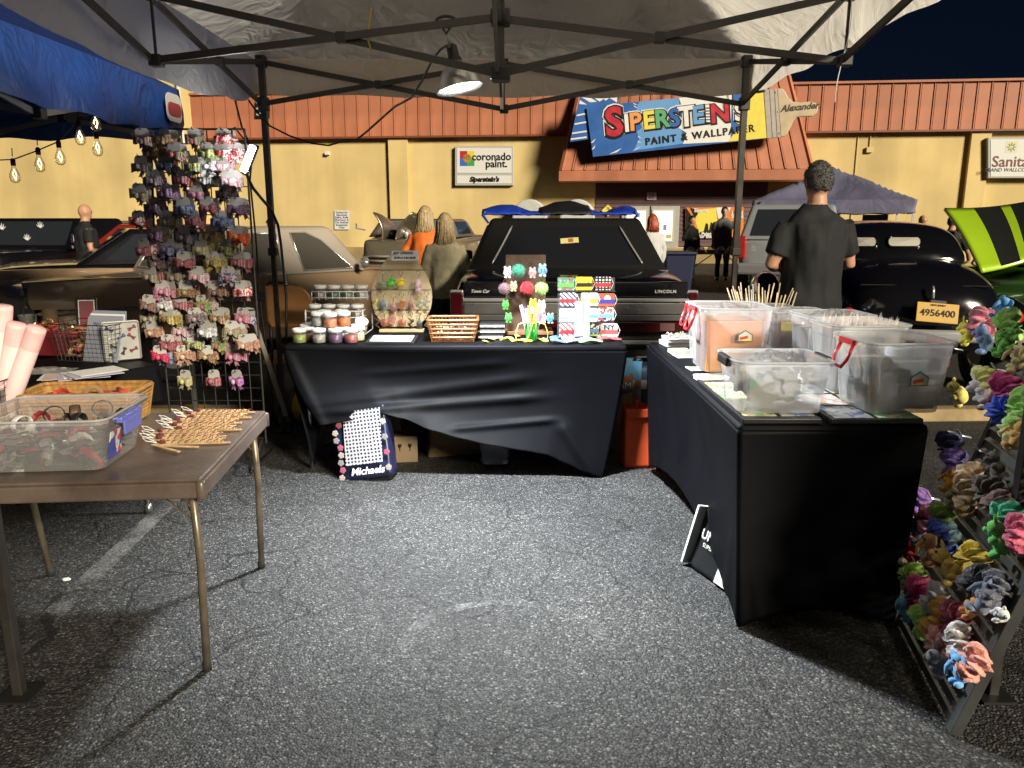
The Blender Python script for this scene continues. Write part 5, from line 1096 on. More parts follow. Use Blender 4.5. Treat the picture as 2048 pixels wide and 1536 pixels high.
# ---- clear bin with bracelets
BINC = clear_mat('cloudy clear plastic', (.88, .90, .92), .25, .14, .45)
def bin_(name, label, loc, w_, d_, h_, rz=0, taper=.03, mat=None, handle=None, group=None, ribs=2, sides=(-1,), latch=None):
    mat = mat or BINC
    o = thing(name, label, 'storage bin', loc, rz, group); rr_ = .035
    rings = [[(x * .6, y * .6, .004) for x, y in rrect(w_ - 2 * taper, d_ - 2 * taper, rr_, 5)], [(x, y, .002) for x, y in rrect(w_ - 2 * taper - .012, d_ - 2 * taper - .012, rr_, 5)]]
    prof = [(0, .01), (.12, .1), (.45, .42), (.5, .43), (.505, .46), (.85, .84), (.86, .85)]
    for (t, g_) in ((.02, 0), (.06, .06), (.42, .42), (.43, .47), (.80, .82), (.81, .9), (.99, 1.0), (1.0, 1.0)): rings.append([(x, y, h_ * t) for x, y in rrect(w_ - 2 * taper * (1 - g_), d_ - 2 * taper * (1 - g_), rr_, 5)])
    rings.append([(x, y, h_) for x, y in rrect(w_ + .018, d_ + .018, rr_ + .008, 5)]); rings.append([(x, y, h_ - .014) for x, y in rrect(w_ + .02, d_ + .02, rr_ + .008, 5)])
    q = MB(); q.loft(rings, cap=False); q.f.append(tuple(range(24))); q.mi.append(0); q.build('tub', mat, o, smooth=False, bevel=.0)
    MB().tube([(x, y, h_ - .001) for x, y in rrect(w_ + .016, d_ + .016, rr_ + .006, 5)], .0042, 6, closed=True).build('rim', clear_mat('bin rim plastic', (.82, .84, .86), .5, .12, .4), o, smooth=True)
    if handle:
        for s in sides:
            x = s * (w_ / 2 + .012); z = h_ * .80
            q = MB(); q.tube([(x, -.045, h_ - .02), (x + s * .02, -.05, z - .02), (x + s * .03, -.03, z - .05), (x + s * .03, .03, z - .05), (x + s * .02, .05, z - .02), (x, .045, h_ - .02)], .0065, 8); q.build('handle', handle, o, smooth=True)
            MB().box((x, 0, h_ - .012), (.016, .11, .02)).build('handle_hinge', handle, o, bevel=.004)
    if latch:
        for s in (-1, 1): MB().box((s * (w_ / 2 + .012), 0, h_ - .012), (.022, .12, .035)).build('latch', latch, o, bevel=.006)
    return o
cb = bin_('clear_bin', 'low clear plastic bin of bracelets with blue latch on the card table', K(.49, .235), .40, .34, .165, krz, .03)
PUR = pm('violet blue plastic', (.12, .15, .55), .35)
MB().box((.215, -.02, .145), (.02, .16, .018)).build('latch_bar', PUR, cb, bevel=.004); MB().box((.222, -.02, .118), (.008, .13, .045)).build('latch', PUR, cb, bevel=.004)
st = MB().box((.186, -.07, .07), (.002, .09, .085), Matrix.Rotation(R(10), 3, 'Y')).build('label_sticker', print_mat('sticker print', [(.05, .07, .35), (.65, .65, .68), (.5, .08, .06), (.05, .07, .35)], 45), cb)
MB().box((.1885, -.095, .085), (.002, .035, .05), Matrix.Rotation(R(10), 3, 'Y')).build('orange_patch', pm('sticker orange', (.65, .12, .05), .5), cb)
dk = [pm('bracelet black', (.015, .014, .014), .4), pm('bracelet brown', (.09, .05, .03), .5), pm('bracelet grey', (.16, .15, .15), .45), pm('bracelet red', (.22, .02, .03), .5), pm('bracelet pale', (.42, .40, .36), .4), pm('bracelet black2', (.03, .025, .03), .3)]
bits('bracelet_heap', 'heap of dark leather and metal bracelets inside the low clear bin', 'bracelets', cb.location, .31, .25, .015, .11, 190, dk, .055, krz, 5)
for k, (x, y, z, m, rz_) in enumerate(((.10, .06, .145, dk[2], .3), (-.11, -.02, .12, WHITE, 1.2), (.02, .05, .135, dk[1], 2.0), (-.05, .06, .13, dk[0], .7), (.06, -.02, .125, dk[0], 1.6))):
    p = cb.matrix_basis @ Vector((x, y, z)); o = thing('bracelet', ('grey patterned cuff standing on the bracelet heap', 'white edged loop on the bracelet heap', 'kraft brown loop on the bracelet heap', 'black patterned cuff at the rear of the heap', 'black loop in the middle of the bracelet heap')[k], 'bracelet', p, rz_, 'bracelets on top of the heap')
    MB().tube([(.03 * math.cos(a), 0, .026 * math.sin(a)) for a in [i * math.pi / 8 for i in range(16)]], [(.014, .0016)] * 16, 6, closed=True).build('band', m, o, smooth=True)
# ---- wooden stick ornaments
STK = pm('bare craft wood', (.50, .34, .17), .6, var=.25, vs=40); TWN = pm('red twine', (.13, .025, .028), .8)
for k in range(13):
    ykk = .79 - .043 * k if k < 11 else .3 + .03 * (k - 11); x0 = .07 + .02 * math.sin(k * 1.7) + (.05 if k % 4 == 3 else 0)
    z = .002 + .003 * (k % 2)
    o = thing('stick_ornament', f'craft stick ornament with wound twine, number {k + 1} from the rear' if k < 11 else ('bare craft stick lying across the near ornaments', 'short craft stick at the near edge of the ornaments')[k - 11], 'ornament', K(x0 + .09, ykk, z), krz + R(rnd.uniform(-7, 3)) if k < 11 else krz + R((-38, -12)[k - 11]), 'stick ornaments on the card table')
    L = .25 if k < 11 else .15
    q = MB(); q.box((0, 0, .002), (L, .011, .004)); q.build('stick', STK, o, bevel=.001)
    if k < 11:
        for j in range(9): MB().box((-L / 2 + .05 + .021 * j, 0, .0085), (.017, .013, .008), Matrix.Rotation(R(rnd.uniform(-14, 14)), 3, 'Z')).build('wood_chip', STK, o)
        MB().tube([(-L / 2 + .045 + .19 * i / 40, .009 * math.sin(i * 1.3), .011 + .004 * math.cos(i * 1.3)) for i in range(41)], .0016, 4).build('twine', TWN, o)
        MB().sphere((-L / 2 + .03, 0, .011), (.011, .009, .007), 8, 5, wob=.5, seed=k).build('red_knot', TWN, o)
        MB().tube([(-L / 2 + .01, 0, .008), (-L / 2 - .02, .012, .02), (-L / 2 - .034, 0, .026), (-L / 2 - .02, -.012, .018), (-L / 2 + .01, 0, .008)], .0014, 5).build('hanging_loop', PAPER, o)
# ---- on the rear left table
def Lp(px, py, z=ZT + .002): return atz(px, py, z)
p = Lp(178, 724); wbk = thing('wire_basket', 'black wire basket with grey bone-stamped end plate on the left table', 'basket', (p.x, p.y + .09, ZT + .002), R(-14))
mesh_box(wbk, .30, .19, .185, .02, pm('black wire', (.02, .02, .02), .4), .022)
pl = MB(); pl.M = Matrix.Translation((.165, -.02, .10)) @ Matrix.Rotation(R(48), 4, 'Z')
pl.prism(rrect(.17, .195, .012, 3), .008); GREYP = pm('embossed grey metal', (.34, .34, .32), .4, .5, var=.06); plo = pl.build('end_plate', GREYP, wbk, bevel=.003)
pl = MB(); pl.M = Matrix.Translation((.165, -.02, .10)) @ Matrix.Rotation(R(48), 4, 'Z'); pl.tube([(x, -.003, z) for x, z in rrect(.158, .183, .01, 3)], .003, 6, closed=True); pl.build('raised_border', GREYP, plo)
for k, (x, z, a, m) in enumerate(((-.05, .06, 30, 'b'), (.05, .062, -30, 'r'), (-.055, .012, -55, 'w'), (.0, .02, -35, 'b'), (.045, .02, 40, 'r'), (-.035, -.025, 15, 'k'), (.005, -.05, -65, 'k'), (.05, -.045, -25, 'r'), (-.045, -.07, 30, 'k'))):
    b = MB(); b.M = Matrix.Translation((.165, -.02, .10)) @ Matrix.Rotation(R(48), 4, 'Z') @ Matrix.Translation((x, -.005, z)) @ Matrix.Rotation(R(a), 4, 'Y')
    b.box((0, 0, 0), (.026, .006, .008)); 
    for sx_ in (-1, 1):
        for sz_ in (-1, 1): b.sphere((sx_ * .014, 0, sz_ * .004), (.0055, .004, .0055), 8, 5)
    b.build('bone_stamp', {'b': pm('bone navy', (.04, .06, .2), .4), 'r': pm('bone maroon', (.22, .04, .05), .4), 'w': pm('bone white', (.6, .6, .58), .4), 'k': pm('bone black', (.03, .03, .03), .4)}[m], plo, smooth=True)
for k in range(5):
    o = thing('card_sheet', f'blue grey printed sheet number {k + 1} leaning in the black wire basket', 'sheet', wbk.matrix_basis @ Vector((.02 + .012 * k, .05 - .028 * k, .01)), R(-14), 'sheets in the wire basket', rot=(R(-9 - 2 * k), 0, R(-14)))
    MB().box((0, 0, .115 - .004 * k), (.20, .003, .22)).build('sheet', [pm('blue grey card', (.24, .26, .32), .6), PAPER][k == 2], o)
    lettering('Wrist Bands', .026, INK, o, (0, -.003, .19 - .004 * k), (R(90), 0, 0), ext=.0003, shear=.1)
bits('dog_treats', 'tan dog-treat shapes in the left end of the black wire basket', 'treats', wbk.matrix_basis @ Vector((-.09, 0, .0)), .09, .13, .02, .16, 45, [pm('treat tan', (.30, .19, .09), .7), pm('treat brown', (.12, .06, .03), .7), pm('treat red', (.4, .06, .05), .6)], .05, 0, 8)
p = Lp(176, 662); o = thing('sign_frame', 'black framed maroon price sign reading 2 for 5 dollars on the left table', 'sign', (p.x, p.y, ZT), R(10), rot=(R(-10), 0, R(10)))
fh = .21; MB().box((0, 0, fh / 2), (.125, .014, fh)).build('frame', BLACK, o, bevel=.003); MB().box((0, -.008, fh / 2), (.085, .003, fh - .04)).build('sheet', pm('maroon sheet', (.20, .07, .085), .5), o); MB().box((0, -.0075, fh / 2), (.095, .0025, fh - .03)).build('mat_border', PAPER, o)
lettering('2 for', .034, pm('red ink', (.35, .03, .05), .5), o, (.012, -.011, fh * .62), ext=.0004, offset=.0008); lettering('$5.00', .034, pm('red ink', (.35, .03, .05), .5), o, (0, -.011, fh * .40), ext=.0004, offset=.0008)
p = Lp(57, 672); o = thing('drink_cup', 'clear plastic cup of red drink with straw on the left table', 'cup', p); MB().lathe([(0, .002), (.030, .002), (.043, .125), (.045, .128), (.042, .128), (.029, .005)], 22, cap=False).build('cup', clear_mat('cup plastic', (.85, .85, .83), .14, .06, .4), o, smooth=True)
MB().lathe([(0, .006), (.029, .006), (.037, .075), (0, .076)], 20, cap=False).build('drink', pm('red drink', (.20, .025, .012), .15), o, smooth=True); MB().tube([(.0, 0, .02), (-.01, .0, .16)], .003, 8).build('straw', BLACK, o)
p = Lp(105, 668); o = thing('glass_mug', 'dark glass mug with handle beside the red drink', 'mug', p); MB().lathe([(0, .0), (.038, .0), (.042, .01), (.042, .15), (.038, .15), (.037, .012)], 22, cap=False).build('mug', clear_mat('smoked glass', (.25, .18, .1), .45, .04, .3), o, smooth=True); MB().tube([(-.04, -.01, .13), (-.075, -.02, .12), (-.08, -.02, .06), (-.042, -.01, .03)], .006, 8).build('handle', clear_mat('jar plastic', (.85, .86, .85), .3), o, smooth=True)
p = Lp(85, 712); o = thing('gift_box', 'dark maroon box on the left table below the gold trinkets', 'box', (p.x, p.y + .09, ZT + .002), R(-12)); MB().box((0, 0, .06), (.22, .16, .12)).build('box', pm('maroon card', (.13, .012, .015), .45), o, bevel=.003); MB().box((0, 0, .108), (.228, .168, .03)).build('lid', pm('maroon lid', (.16, .018, .02), .4), o, bevel=.003)
bits('gold_trinkets', 'loose gold coloured trinkets heaped on the maroon box', 'trinkets', (p.x, p.y + .09, ZT + .125), .19, .12, .0, .035, 70, [pm('gold foil', (.60, .42, .12), .25, .9), pm('red foil', (.5, .04, .03), .3), pm('dark foil', (.12, .06, .03), .4)], .03, 0, 11)
for k in range(7):
    p = Lp(155 + 7 * k, 752 + 2 * (k % 3)); o = thing('craft_sheet', f'white printed craft sheet number {k + 1} in the fan of papers on the left table', 'sheet', (p.x - .05 * (k < 2), p.y, ZT + .004 + .0035 * k), R(20 + 5 * k), 'fanned papers on the left table')
    MB().box((0, 0, 0), (.20, .15, .002)).build('sheet', [PAPER, pm('pink sheet', (.6, .45, .42), .6), pm('lilac sheet', (.5, .48, .6), .6)][k % 3], o)
p = Lp(95, 745); o = thing('craft_bag', 'clear bag of pale shapes lying on the left table', 'bag', (p.x, p.y, ZT + .004), R(5)); MB().grid(lambda u, v: (-.11 + .22 * u, -.07 + .14 * v, .004 + .02 * math.sin(math.pi * u) * math.sin(math.pi * v) + .004 * mnoise.noise(Vector((u * 6, v * 6, 1)))), 16, 12).build('bag', clear_mat('thin bag film', (.8, .8, .8), .3, .08, .3), o, smooth=True)
for k in range(5): MB().sphere((-.06 + .03 * k, .02 * math.sin(k * 2), .012), (.016, .012, .006), 8, 5).build('shape', pm('pale shape', (.55, .42, .22), .5), o)
# ================================================================ goods on the right table
for k, (xa, xb, y1_, wd) in enumerate(((.785, 1.055, 3.2, 'left'), (1.085, 1.40, 3.6, 'right'))):
    o = thing('display_tray', f'{wd} flat black picture tray under the clear bins', 'tray', ((xa + xb) / 2, (2.535 + y1_) / 2, ZT + .002)); L = y1_ - 2.535
    MB().box((0, 0, .009), (xb - xa, L, .018)).build('tray', pm('black tray', (.012, .013, .016), .35), o, bevel=.003)
    for j in range(5):
        for i in range(2): MB().box(((i - .5) * (xb - xa) * .48, -L / 2 + .09 + j * (L - .1) / 5, .0195), ((xb - xa) * .42, L / 6.2, .002)).build('picture', print_mat('tray picture %d' % ((i + j * 2 + k) % 4), [[(.55, .5, .3), (.2, .35, .15), (.6, .3, .15)], [(.5, .5, .5), (.15, .2, .4), (.6, .5, .2)], [(.25, .4, .2), (.6, .58, .45), (.3, .15, .1)], [(.55, .35, .25), (.6, .6, .6), (.2, .3, .4)]][(i + j * 2 + k) % 4], 18, 'noise'), o)
RED = pm('red plastic', (.50, .012, .02), .3)
CLR2 = clear_mat('clear bin plastic', (.94, .95, .96), .28, .14, .5)
def bz_(px, py, Y): p = at(px, py, Y); return p
BZ = ZT + .024
def bx_(px, Y, z=BZ + .12): return (px - 1024) / F * (Y * _c + (CAM_Z - z) * _s)
B = {}
B[1] = bin_('clear_bin', 'small clear bin with black latches at the near left corner of the right table', (bx_(1545, 2.70), 2.70, BZ), .325, .27, .185, 0, .02, CLR2, latch=BLACK)
B[2] = bin_('clear_bin', 'large clear bin with red handle at the near right corner of the right table', (bx_(1778, 2.71), 2.71, BZ), .30, .29, .25, R(2), .022, CLR2, RED, sides=(-1, 1))
B[3] = bin_('clear_bin', 'clear bin packed with upright clear sleeves behind the red handled bin', (bx_(1716, 3.0), 3.02, BZ), .29, .25, .265, R(4), .02, CLR2)
B[4] = bin_('clear_bin', 'clear bin of wrapped pieces third from the front on the right side', (bx_(1660, 3.30), 3.31, BZ), .28, .24, .265, R(3), .02, CLR2)
B[5] = bin_('clear_bin', 'clear bin with orange card and two red handles at the left of the right table', (bx_(1456, 3.44), 3.44, BZ), .30, .30, .285, R(0), .02, CLR2, RED, sides=(-1,))
B[6] = bin_('clear_bin', 'clear bin with brown and purple contents and a red handle in the middle', (bx_(1583, 3.60), 3.60, BZ - .02), .27, .22, .265, R(2), .02, CLR2, RED, sides=(-1,))
B[7] = bin_('clear_bin', 'rear clear bin with red latches holding wooden sticks', (bx_(1525, 3.92), 3.92, BZ - .02), .26, .22, .25, R(0), .02, CLR2, RED, sides=(-1, 1))
B[8] = bin_('clear_bin', 'empty clear bin with red handle behind the orange card bin', (bx_(1432, 3.80), 3.80, BZ - .02), .26, .22, .275, R(0), .02, CLR2, RED, sides=(-1,))
def inside(b, x, y, z): return B[b].matrix_basis @ Vector((x, y, z))
def sheets(b, x, y, w_, h_, n, cols, dy, name, what, lean=0, rz=0):
    for k in range(n):
        o = thing(name, f'{what}, number {k + 1} from the front', 'sheet', inside(b, x + .004 * math.sin(k * 2.3), y + dy * k, .008), 0, what)
        o.rotation_euler = (R(-lean + 3 * math.sin(k)), R(2 * math.sin(k * 1.3)), B[b].rotation_euler.z + rz); MB().box((0, 0, h_ / 2), (w_, .0025, h_)).build('sheet', cols[k % len(cols)], o)
FELT = [pm('grey felt', (.20, .20, .19), .9), pm('white felt', (.46, .46, .44), .9), pm('dark felt', (.07, .07, .075), .9), pm('pale felt', (.36, .35, .33), .9)]
# small bin: die-cut shapes in bags
rr = random.Random(21)
for k in range(12):
    o = thing('foam_cutout', f'pale scalloped foam cut-out lying in the small near bin, piece {k + 1}', 'cut-out', inside(1, rr.uniform(-.10, .10), -.10 + .017 * k, .008 + .012 * (k % 4)), 0, 'foam cut-outs in the near bin')
    o.rotation_euler = (R(rr.uniform(-25, -8)), R(rr.uniform(-30, 30)), R(rr.uniform(-20, 20)))
    pts = [(.052 * (1 + .13 * math.cos(7 * t)) * math.cos(t), .058 + .05 * (1 + .13 * math.cos(7 * t)) * math.sin(t)) for t in [i * math.pi / 21 for i in range(42)]]
    MB().prism(pts, .003).build('shape', FELT[(k * 3) % 4], o)
def film(o, w_, d_, h_, seed, m=None, name='film'): return MB().grid(lambda u, v: (-w_ / 2 + w_ * u, -d_ / 2 + d_ * v, h_ * math.sin(math.pi * u) ** .6 * math.sin(math.pi * v) ** .6 + .02 * mnoise.noise(Vector((u * 5 + seed, v * 5, 0))) + .01 * mnoise.noise(Vector((u * 13 + seed, v * 13, 4)))), 22, 18).build(name, m or clear_mat('cellophane', (.85, .86, .87), .14, .07, .3), o, smooth=False)
for b, w_, d_, z, h_, lab, nm in ((1, .27, .21, .13, .07, 'crumpled clear cellophane on top of the small near bin', 'bag_film'), (5, .24, .24, .235, .06, 'crinkled clear bags on top of the orange card bin', 'bag_film'), (6, .2, .17, .22, .06, 'crinkled clear bags in the middle bin', 'bag_film'), (4, .22, .18, .22, .06, 'crinkled clear wrapping in the third right bin', 'bag_film')):
    o = thing(nm, lab, 'plastic bag', inside(b, 0, 0, z)); film(o, w_, d_, h_, b)
for k, (x, m) in enumerate(((-.08, pm('green foam', (.04, .22, .10), .7)), (-.04, pm('navy foam', (.02, .03, .10), .7)))):
    o = thing('foam_piece', ('dark green', 'navy')[k] + ' foam piece near the top of the small near bin', 'foam piece', inside(1, x, -.08 + .03 * k, .10), R(20)); MB().prism(rrect(.06, .035, .012, 3), .006).build('piece', m, o)
# large near right bin: plates and packets
o = thing('packet', 'green edged packet of arched black windows in the large near right bin', 'packet', inside(2, .02, -.085, .01), R(2)); MB().box((0, 0, .085), (.20, .02, .17)).build('packet', pm('grey packet', (.30, .31, .30), .5), o, bevel=.004); MB().box((0, -.011, .137), (.20, .004, .012)).build('green_band', pm('packet green', (.06, .18, .10), .5), o)
for x in (-.085, .085): q = MB(); q.prism([(x - .02, .135), (x + .02, .135), (x + .02, .165)] + [(x + .02 * math.cos(R(t)), .165 + .02 * math.sin(R(t))) for t in range(15, 180, 15)] + [(x - .02, .165)], .004, -.016); q.build('black_arch', BLACK, o)
q = MB(); q.box((.04, -.012, .06), (.11, .003, .09)); q.build('printed_label', PAPER, o)
for j in range(6): MB().box((.045, -.0142, .025 + .012 * j), (.08, .0006, .0022)).build('print_line', INK, o)
HB = [('wood_house_patch', 2, (.03, -.145)), ('wood_house_patch', 5, (.03, -.152))]
for nm, b, (x, y) in HB:
    o = thing('house_sticker', ('green roofed' if b == 2 else 'brown roofed') + ' house shaped sticker on the front of the ' + ('large near bin' if b == 2 else 'orange card bin'), 'sticker', inside(b, x, y, .125 if b == 2 else .165), B[b].rotation_euler.z)
    MB().prism([(-.032, -.022), (.032, -.022), (.032, .008), (0, .03), (-.032, .008)], .002).build('border', pm('sticker border', (.06, .13, .09) if b == 2 else (.2, .14, .06), .5), o); MB().prism([(-.028, -.018), (.028, -.018), (.028, .006), (0, .025), (-.028, .006)], .002, -.002).build('face', pm('sticker face', (.55, .55, .5), .5), o)
    MB().box((-.006, -.003, -.004), (.034, .002, .012), Matrix.Rotation(R(-14), 3, 'Y')).build('red_mark', pm('sticker red', (.55, .04, .03), .5), o); MB().box((.006, -.003, -.013), (.044, .0016, .008)).build('yellow_mark', SY, o)
rr = random.Random(4)
for k in range(9):
    o = thing('bundled_stick', f'thin tan craft stick in the bundle inside the large near right bin, stick {k + 1}', 'stick', inside(2, -.10 + .006 * k, -.08 + .01 * (k % 3), .01), 0, 'stick bundle in the near right bin'); o.rotation_euler = (R(rr.uniform(-6, 6)), R(rr.uniform(-8, 10)), 0); MB().box((0, 0, .055), (.006, .003, .11)).build('stick', STK, o)
o = thing('tape_roll', 'pale round roll standing at the rear of the large near right bin', 'roll', inside(2, .06, .06, .10)); MB().lathe([(.025, 0), (.045, 0), (.047, .01), (.047, .10), (.045, .105), (.025, .105)], 24, cap=False).build('roll', pm('pale blue roll', (.5, .53, .6), .5), o, smooth=True)
sheets(2, 0.0, .0, .23, .17, 3, [pm('grey sheet', (.42, .43, .44), .6), PAPER], .03, 'card_sheet', 'grey card in the large near right bin', 4)
# bin 3: many clear sleeves
sheets(3, 0, -.09, .22, .245, 16, [pm('sleeve white', (.62, .60, .58), .35), pm('sleeve cream', (.60, .53, .45), .35), pm('sleeve grey', (.42, .42, .44), .3)], .0115, 'sleeve', 'upright sleeve in the second right bin', 0)
rr = random.Random(9)
q = MB()
for k in range(110):
    x, y = rr.uniform(-.11, .11), rr.uniform(-.09, .09); q.add([(x, y, .235), (x + .012, y + .004, .235), (x + .01 + rr.uniform(-.01, .01), y + rr.uniform(-.01, .01), .275 + .025 * rr.random()), (x - .004, y, .265)], [(0, 1, 2, 3)])
o = q.build('sleeve_tips', clear_mat('sleeve film', (.85, .8, .78), .35, .06, .4), None, loc=tuple(inside(3, 0, 0, 0)), rot=(0, 0, R(4))); tag(o, 'glinting tips of clear sleeves sticking out of the second right bin', 'film tips', kind='stuff')
sheets(4, -.02, -.08, .21, .20, 6, [PAPER, pm('purple sheet', (.22, .16, .28), .6), pm('peach sheet', (.55, .36, .28), .6), pm('grey print sheet', (.4, .42, .44), .6)], .026, 'card_sheet', 'printed card in the third right bin', 3)
sheets(5, -.01, -.125, .235, .22, 7, [pm('orange sheet', (.70, .24, .07), .55), pm('dark tan sheet', (.32, .20, .11), .6), pm('orange sheet 2', (.62, .24, .08), .55)], .034, 'orange_card', 'orange card in the left bin', 2)
sheets(6, 0, -.085, .20, .205, 6, [pm('brown sheet', (.22, .12, .09), .6), pm('purple brown sheet', (.16, .09, .14), .6), pm('tan sheet', (.36, .24, .15), .6)], .028, 'card_sheet', 'brown card in the middle bin', 3)
o = thing('paint_sachet', 'yellow sachet near the rim of the middle bin', 'sachet', inside(6, -.06, -.09, .2)); MB().box((0, 0, 0), (.05, .006, .04)).build('sachet', SY, o)
bits('wrapped_candy', 'shiny wrapped pieces filling the top of the third right bin', 'wrapped pieces', inside(4, 0, 0, 0), .20, .16, .19, .25, 60, [pm('wrap pink', (.5, .25, .28), .25), pm('wrap gold', (.5, .36, .16), .25, .5), pm('wrap green', (.1, .25, .16), .3)], .03, R(3), 31)
# bin 7: wooden sticks
rr = random.Random(12)
for k in range(34):
    x, y = rr.uniform(-.09, .09), rr.uniform(-.06, .06); a = inside(7, x, y, .02); h_ = .28 + .07 * rr.random()
    o = thing('wooden_stick', 'curved pale wooden stick standing among many in the rear clear bin', 'stick', a, 0, 'wooden sticks in the rear bin')
    tx = x * .9 + rr.uniform(-.03, .03); q = MB(); q.tube([(0, 0, 0), (tx * .35, rr.uniform(-.015, .015), h_ * .5), (tx, rr.uniform(-.02, .02), h_)], [(.005, .003), (.0065, .003), (.004, .003)], 6); q.build('stick', [pm('pale cut wood', (.55, .42, .24), .6, var=.2, vs=30), pm('grey cut wood', (.40, .33, .24), .6, var=.2, vs=30)][k % 2], o, smooth=True)
# sheets along the left edge of the right table
def flat(px, py, w_, d_, h_, m, name, label, rz=0, z=ZT + .002, pic=None, lip=False):
    p = atz(px, py, z); o = thing(name, label, 'tray' if lip else 'sheet', p, R(rz)); MB().box((0, 0, h_ / 2), (w_, d_, h_)).build('base', m, o, bevel=.002)
    if lip: MB().tube([(x, y, h_) for x, y in rrect(w_, d_, .012, 3)], .005, 6, closed=True).build('rim', m, o, smooth=True)
    if pic: MB().box((0, 0, h_ + .001), (w_ * .82, d_ * .8, .0015)).build('picture', pic, o)
    return o
PIC = [print_mat('picture %d' % k, c, 26, 'noise') for k, c in enumerate(([(.6, .58, .5), (.55, .2, .15), (.2, .3, .15)], [(.5, .35, .2), (.6, .55, .3), (.15, .1, .1)], [(.30, .45, .15), (.5, .52, .3), (.2, .1, .05)], [(.6, .6, .58), (.2, .35, .2), (.1, .1, .1)]))]
FOAMW = pm('white foam tray', (.66, .67, .66), .5)
t1 = flat(1352, 690, .15, .14, .02, FOAMW, 'foam_tray', 'lower white foam tray at the rear left of the right table', 8, lip=True)
t2 = flat(1356, 682, .15, .13, .02, FOAMW, 'foam_tray', 'upper white foam tray heaped with small pale beads', 4, ZT + .028, lip=True)
bits('bead_heap', 'small pale pink and green beads heaped on the white foam tray', 'beads', t2.location + Vector((-.01, 0, .02)), .10, .08, 0, .025, 70, [pm('bead pink', (.6, .4, .36), .4), pm('bead cream', (.62, .58, .5), .4), pm('bead green', (.3, .42, .3), .4)], .014, 0, 41)
flat(1376, 712, .14, .12, .003, PAPER, 'picture_card', 'colourful picture card lying beside the foam trays', 6, pic=PIC[0])
flat(1404, 738, .13, .10, .003, PAPER, 'picture_card', 'picture card with dark print on the left edge of the right table', 6, pic=PIC[3])
flat(1425, 762, .13, .12, .016, pm('white frame', (.66, .66, .64), .45), 'framed_picture', 'white framed green picture on the left edge beside the small bin', 6, pic=PIC[2], lip=True)
flat(1358, 706, .10, .08, .02, pm('paper pad', (.6, .58, .5), .6), 'sticker_pad', 'thick pad of orange pictures behind the picture card', 4, pic=PIC[1], z=ZT + .004)
# ================================================================ slatted rack with scrunchies
P0, P1 = Vector((1.385, 2.52, 0)), Vector((1.25, 1.93, 0)); PU = (Vector((1.73, 2.56, 1.15)) - P0).normalized(); PV = (P1 - P0).normalized()
PU = (PU - PV * PU.dot(PV)).normalized(); PN = PU.cross(PV).normalized()
if PN.dot(Vector((0, 0, CAM_Z)) - P0) < 0: PN = -PN
RW = (P1 - P0).length; RH = 1.30
rack = thing('slatted_rack', 'leaning dark grey slatted rack hung with scrunchies at the right edge', 'rack', P0)
RM = Matrix((( PV.x, PN.x, PU.x, 0), (PV.y, PN.y, PU.y, 0), (PV.z, PN.z, PU.z, 0), (0, 0, 0, 1)))     # local x along the foot, y towards the viewer, z up the slope
SLAT = pm('charcoal painted slat', (.045, .048, .048), .5, var=.25, vs=9)
q = MB(RM); q.box((.0, 0, RH / 2), (.028, .022, RH)); q.build('stile', SLAT, rack, bevel=.002)
q = MB(RM); q.box((RW, 0, RH / 2), (.036, .03, RH)); q.build('stile', SLAT, rack, bevel=.002)
ns = 33
for k in range(ns): q = MB(RM); q.box((RW / 2, .0, .02 + (RH - .05) * k / (ns - 1)), (RW - .03, .012, .024)); q.build('slat', SLAT, rack, bevel=.001)
for s in (0.0, RW):
    a = RM @ Vector((s, -.02, RH - .02)); d = Vector((.36, 0.02, -a.z)); q = MB(); q.bar(a, a + d, .026, .02); q.build('rear_leg', SLAT, rack)
def rp(px, py, offn=0.0):
    d = ray(px, py); o = Vector((0, 0, CAM_Z)); pp = P0 + PN * offn; t = (pp - o).dot(PN) / d.dot(PN); return o + d * t
def hook(px, py):
    p = RM.inverted() @ (rp(px, py, .01) - P0)
    for dx in (-.006, .006): q = MB(RM); q.tube([(p.x + dx, p.y, p.z), (p.x + dx, p.y + .03, p.z - .004), (p.x + dx, p.y + .05, p.z + .012)], .0025, 5); q.build('hook', CHROME, rack, smooth=True)
for h in ((1942, 875), (1978, 905), (2010, 940), (2011, 742), (2035, 760), (2040, 980), (1990, 1150), (1925, 700), (1960, 990), (1880, 1000), (1850, 1130), (1905, 1260), (1860, 1210)): hook(*h)
def scr_mesh(v):
    rr = random.Random(v); q = MB(); rings = []; N, n = 30, 12
    def f(u, t):
        a = u * 2 * math.pi; b = t * 2 * math.pi
        r = .020 * (1 + .42 * math.sin(a * 12 + v + 1.6 * math.sin(b)) + .22 * mnoise.noise(Vector((math.cos(a) * 3, math.sin(a) * 3, v + math.cos(b)))) + .34 * mnoise.noise(Vector((math.cos(a) * 11, math.sin(a) * 11, v + 2.5 * math.cos(b)))))
        Rj = .033 + .004 * math.sin(a * 2 + v)
        return ((Rj + r * math.cos(b)) * math.cos(a) * (1 + .15 * math.sin(v)), r * math.sin(b) * 1.1 + .010 * math.sin(a * 3 + v), (Rj + r * math.cos(b)) * math.sin(a))
    q.grid(f, 96, 18); m = q.mesh('ruffle', True); m.materials.append(WHITE); return m
SCR = [scr_mesh(v) for v in range(4)]
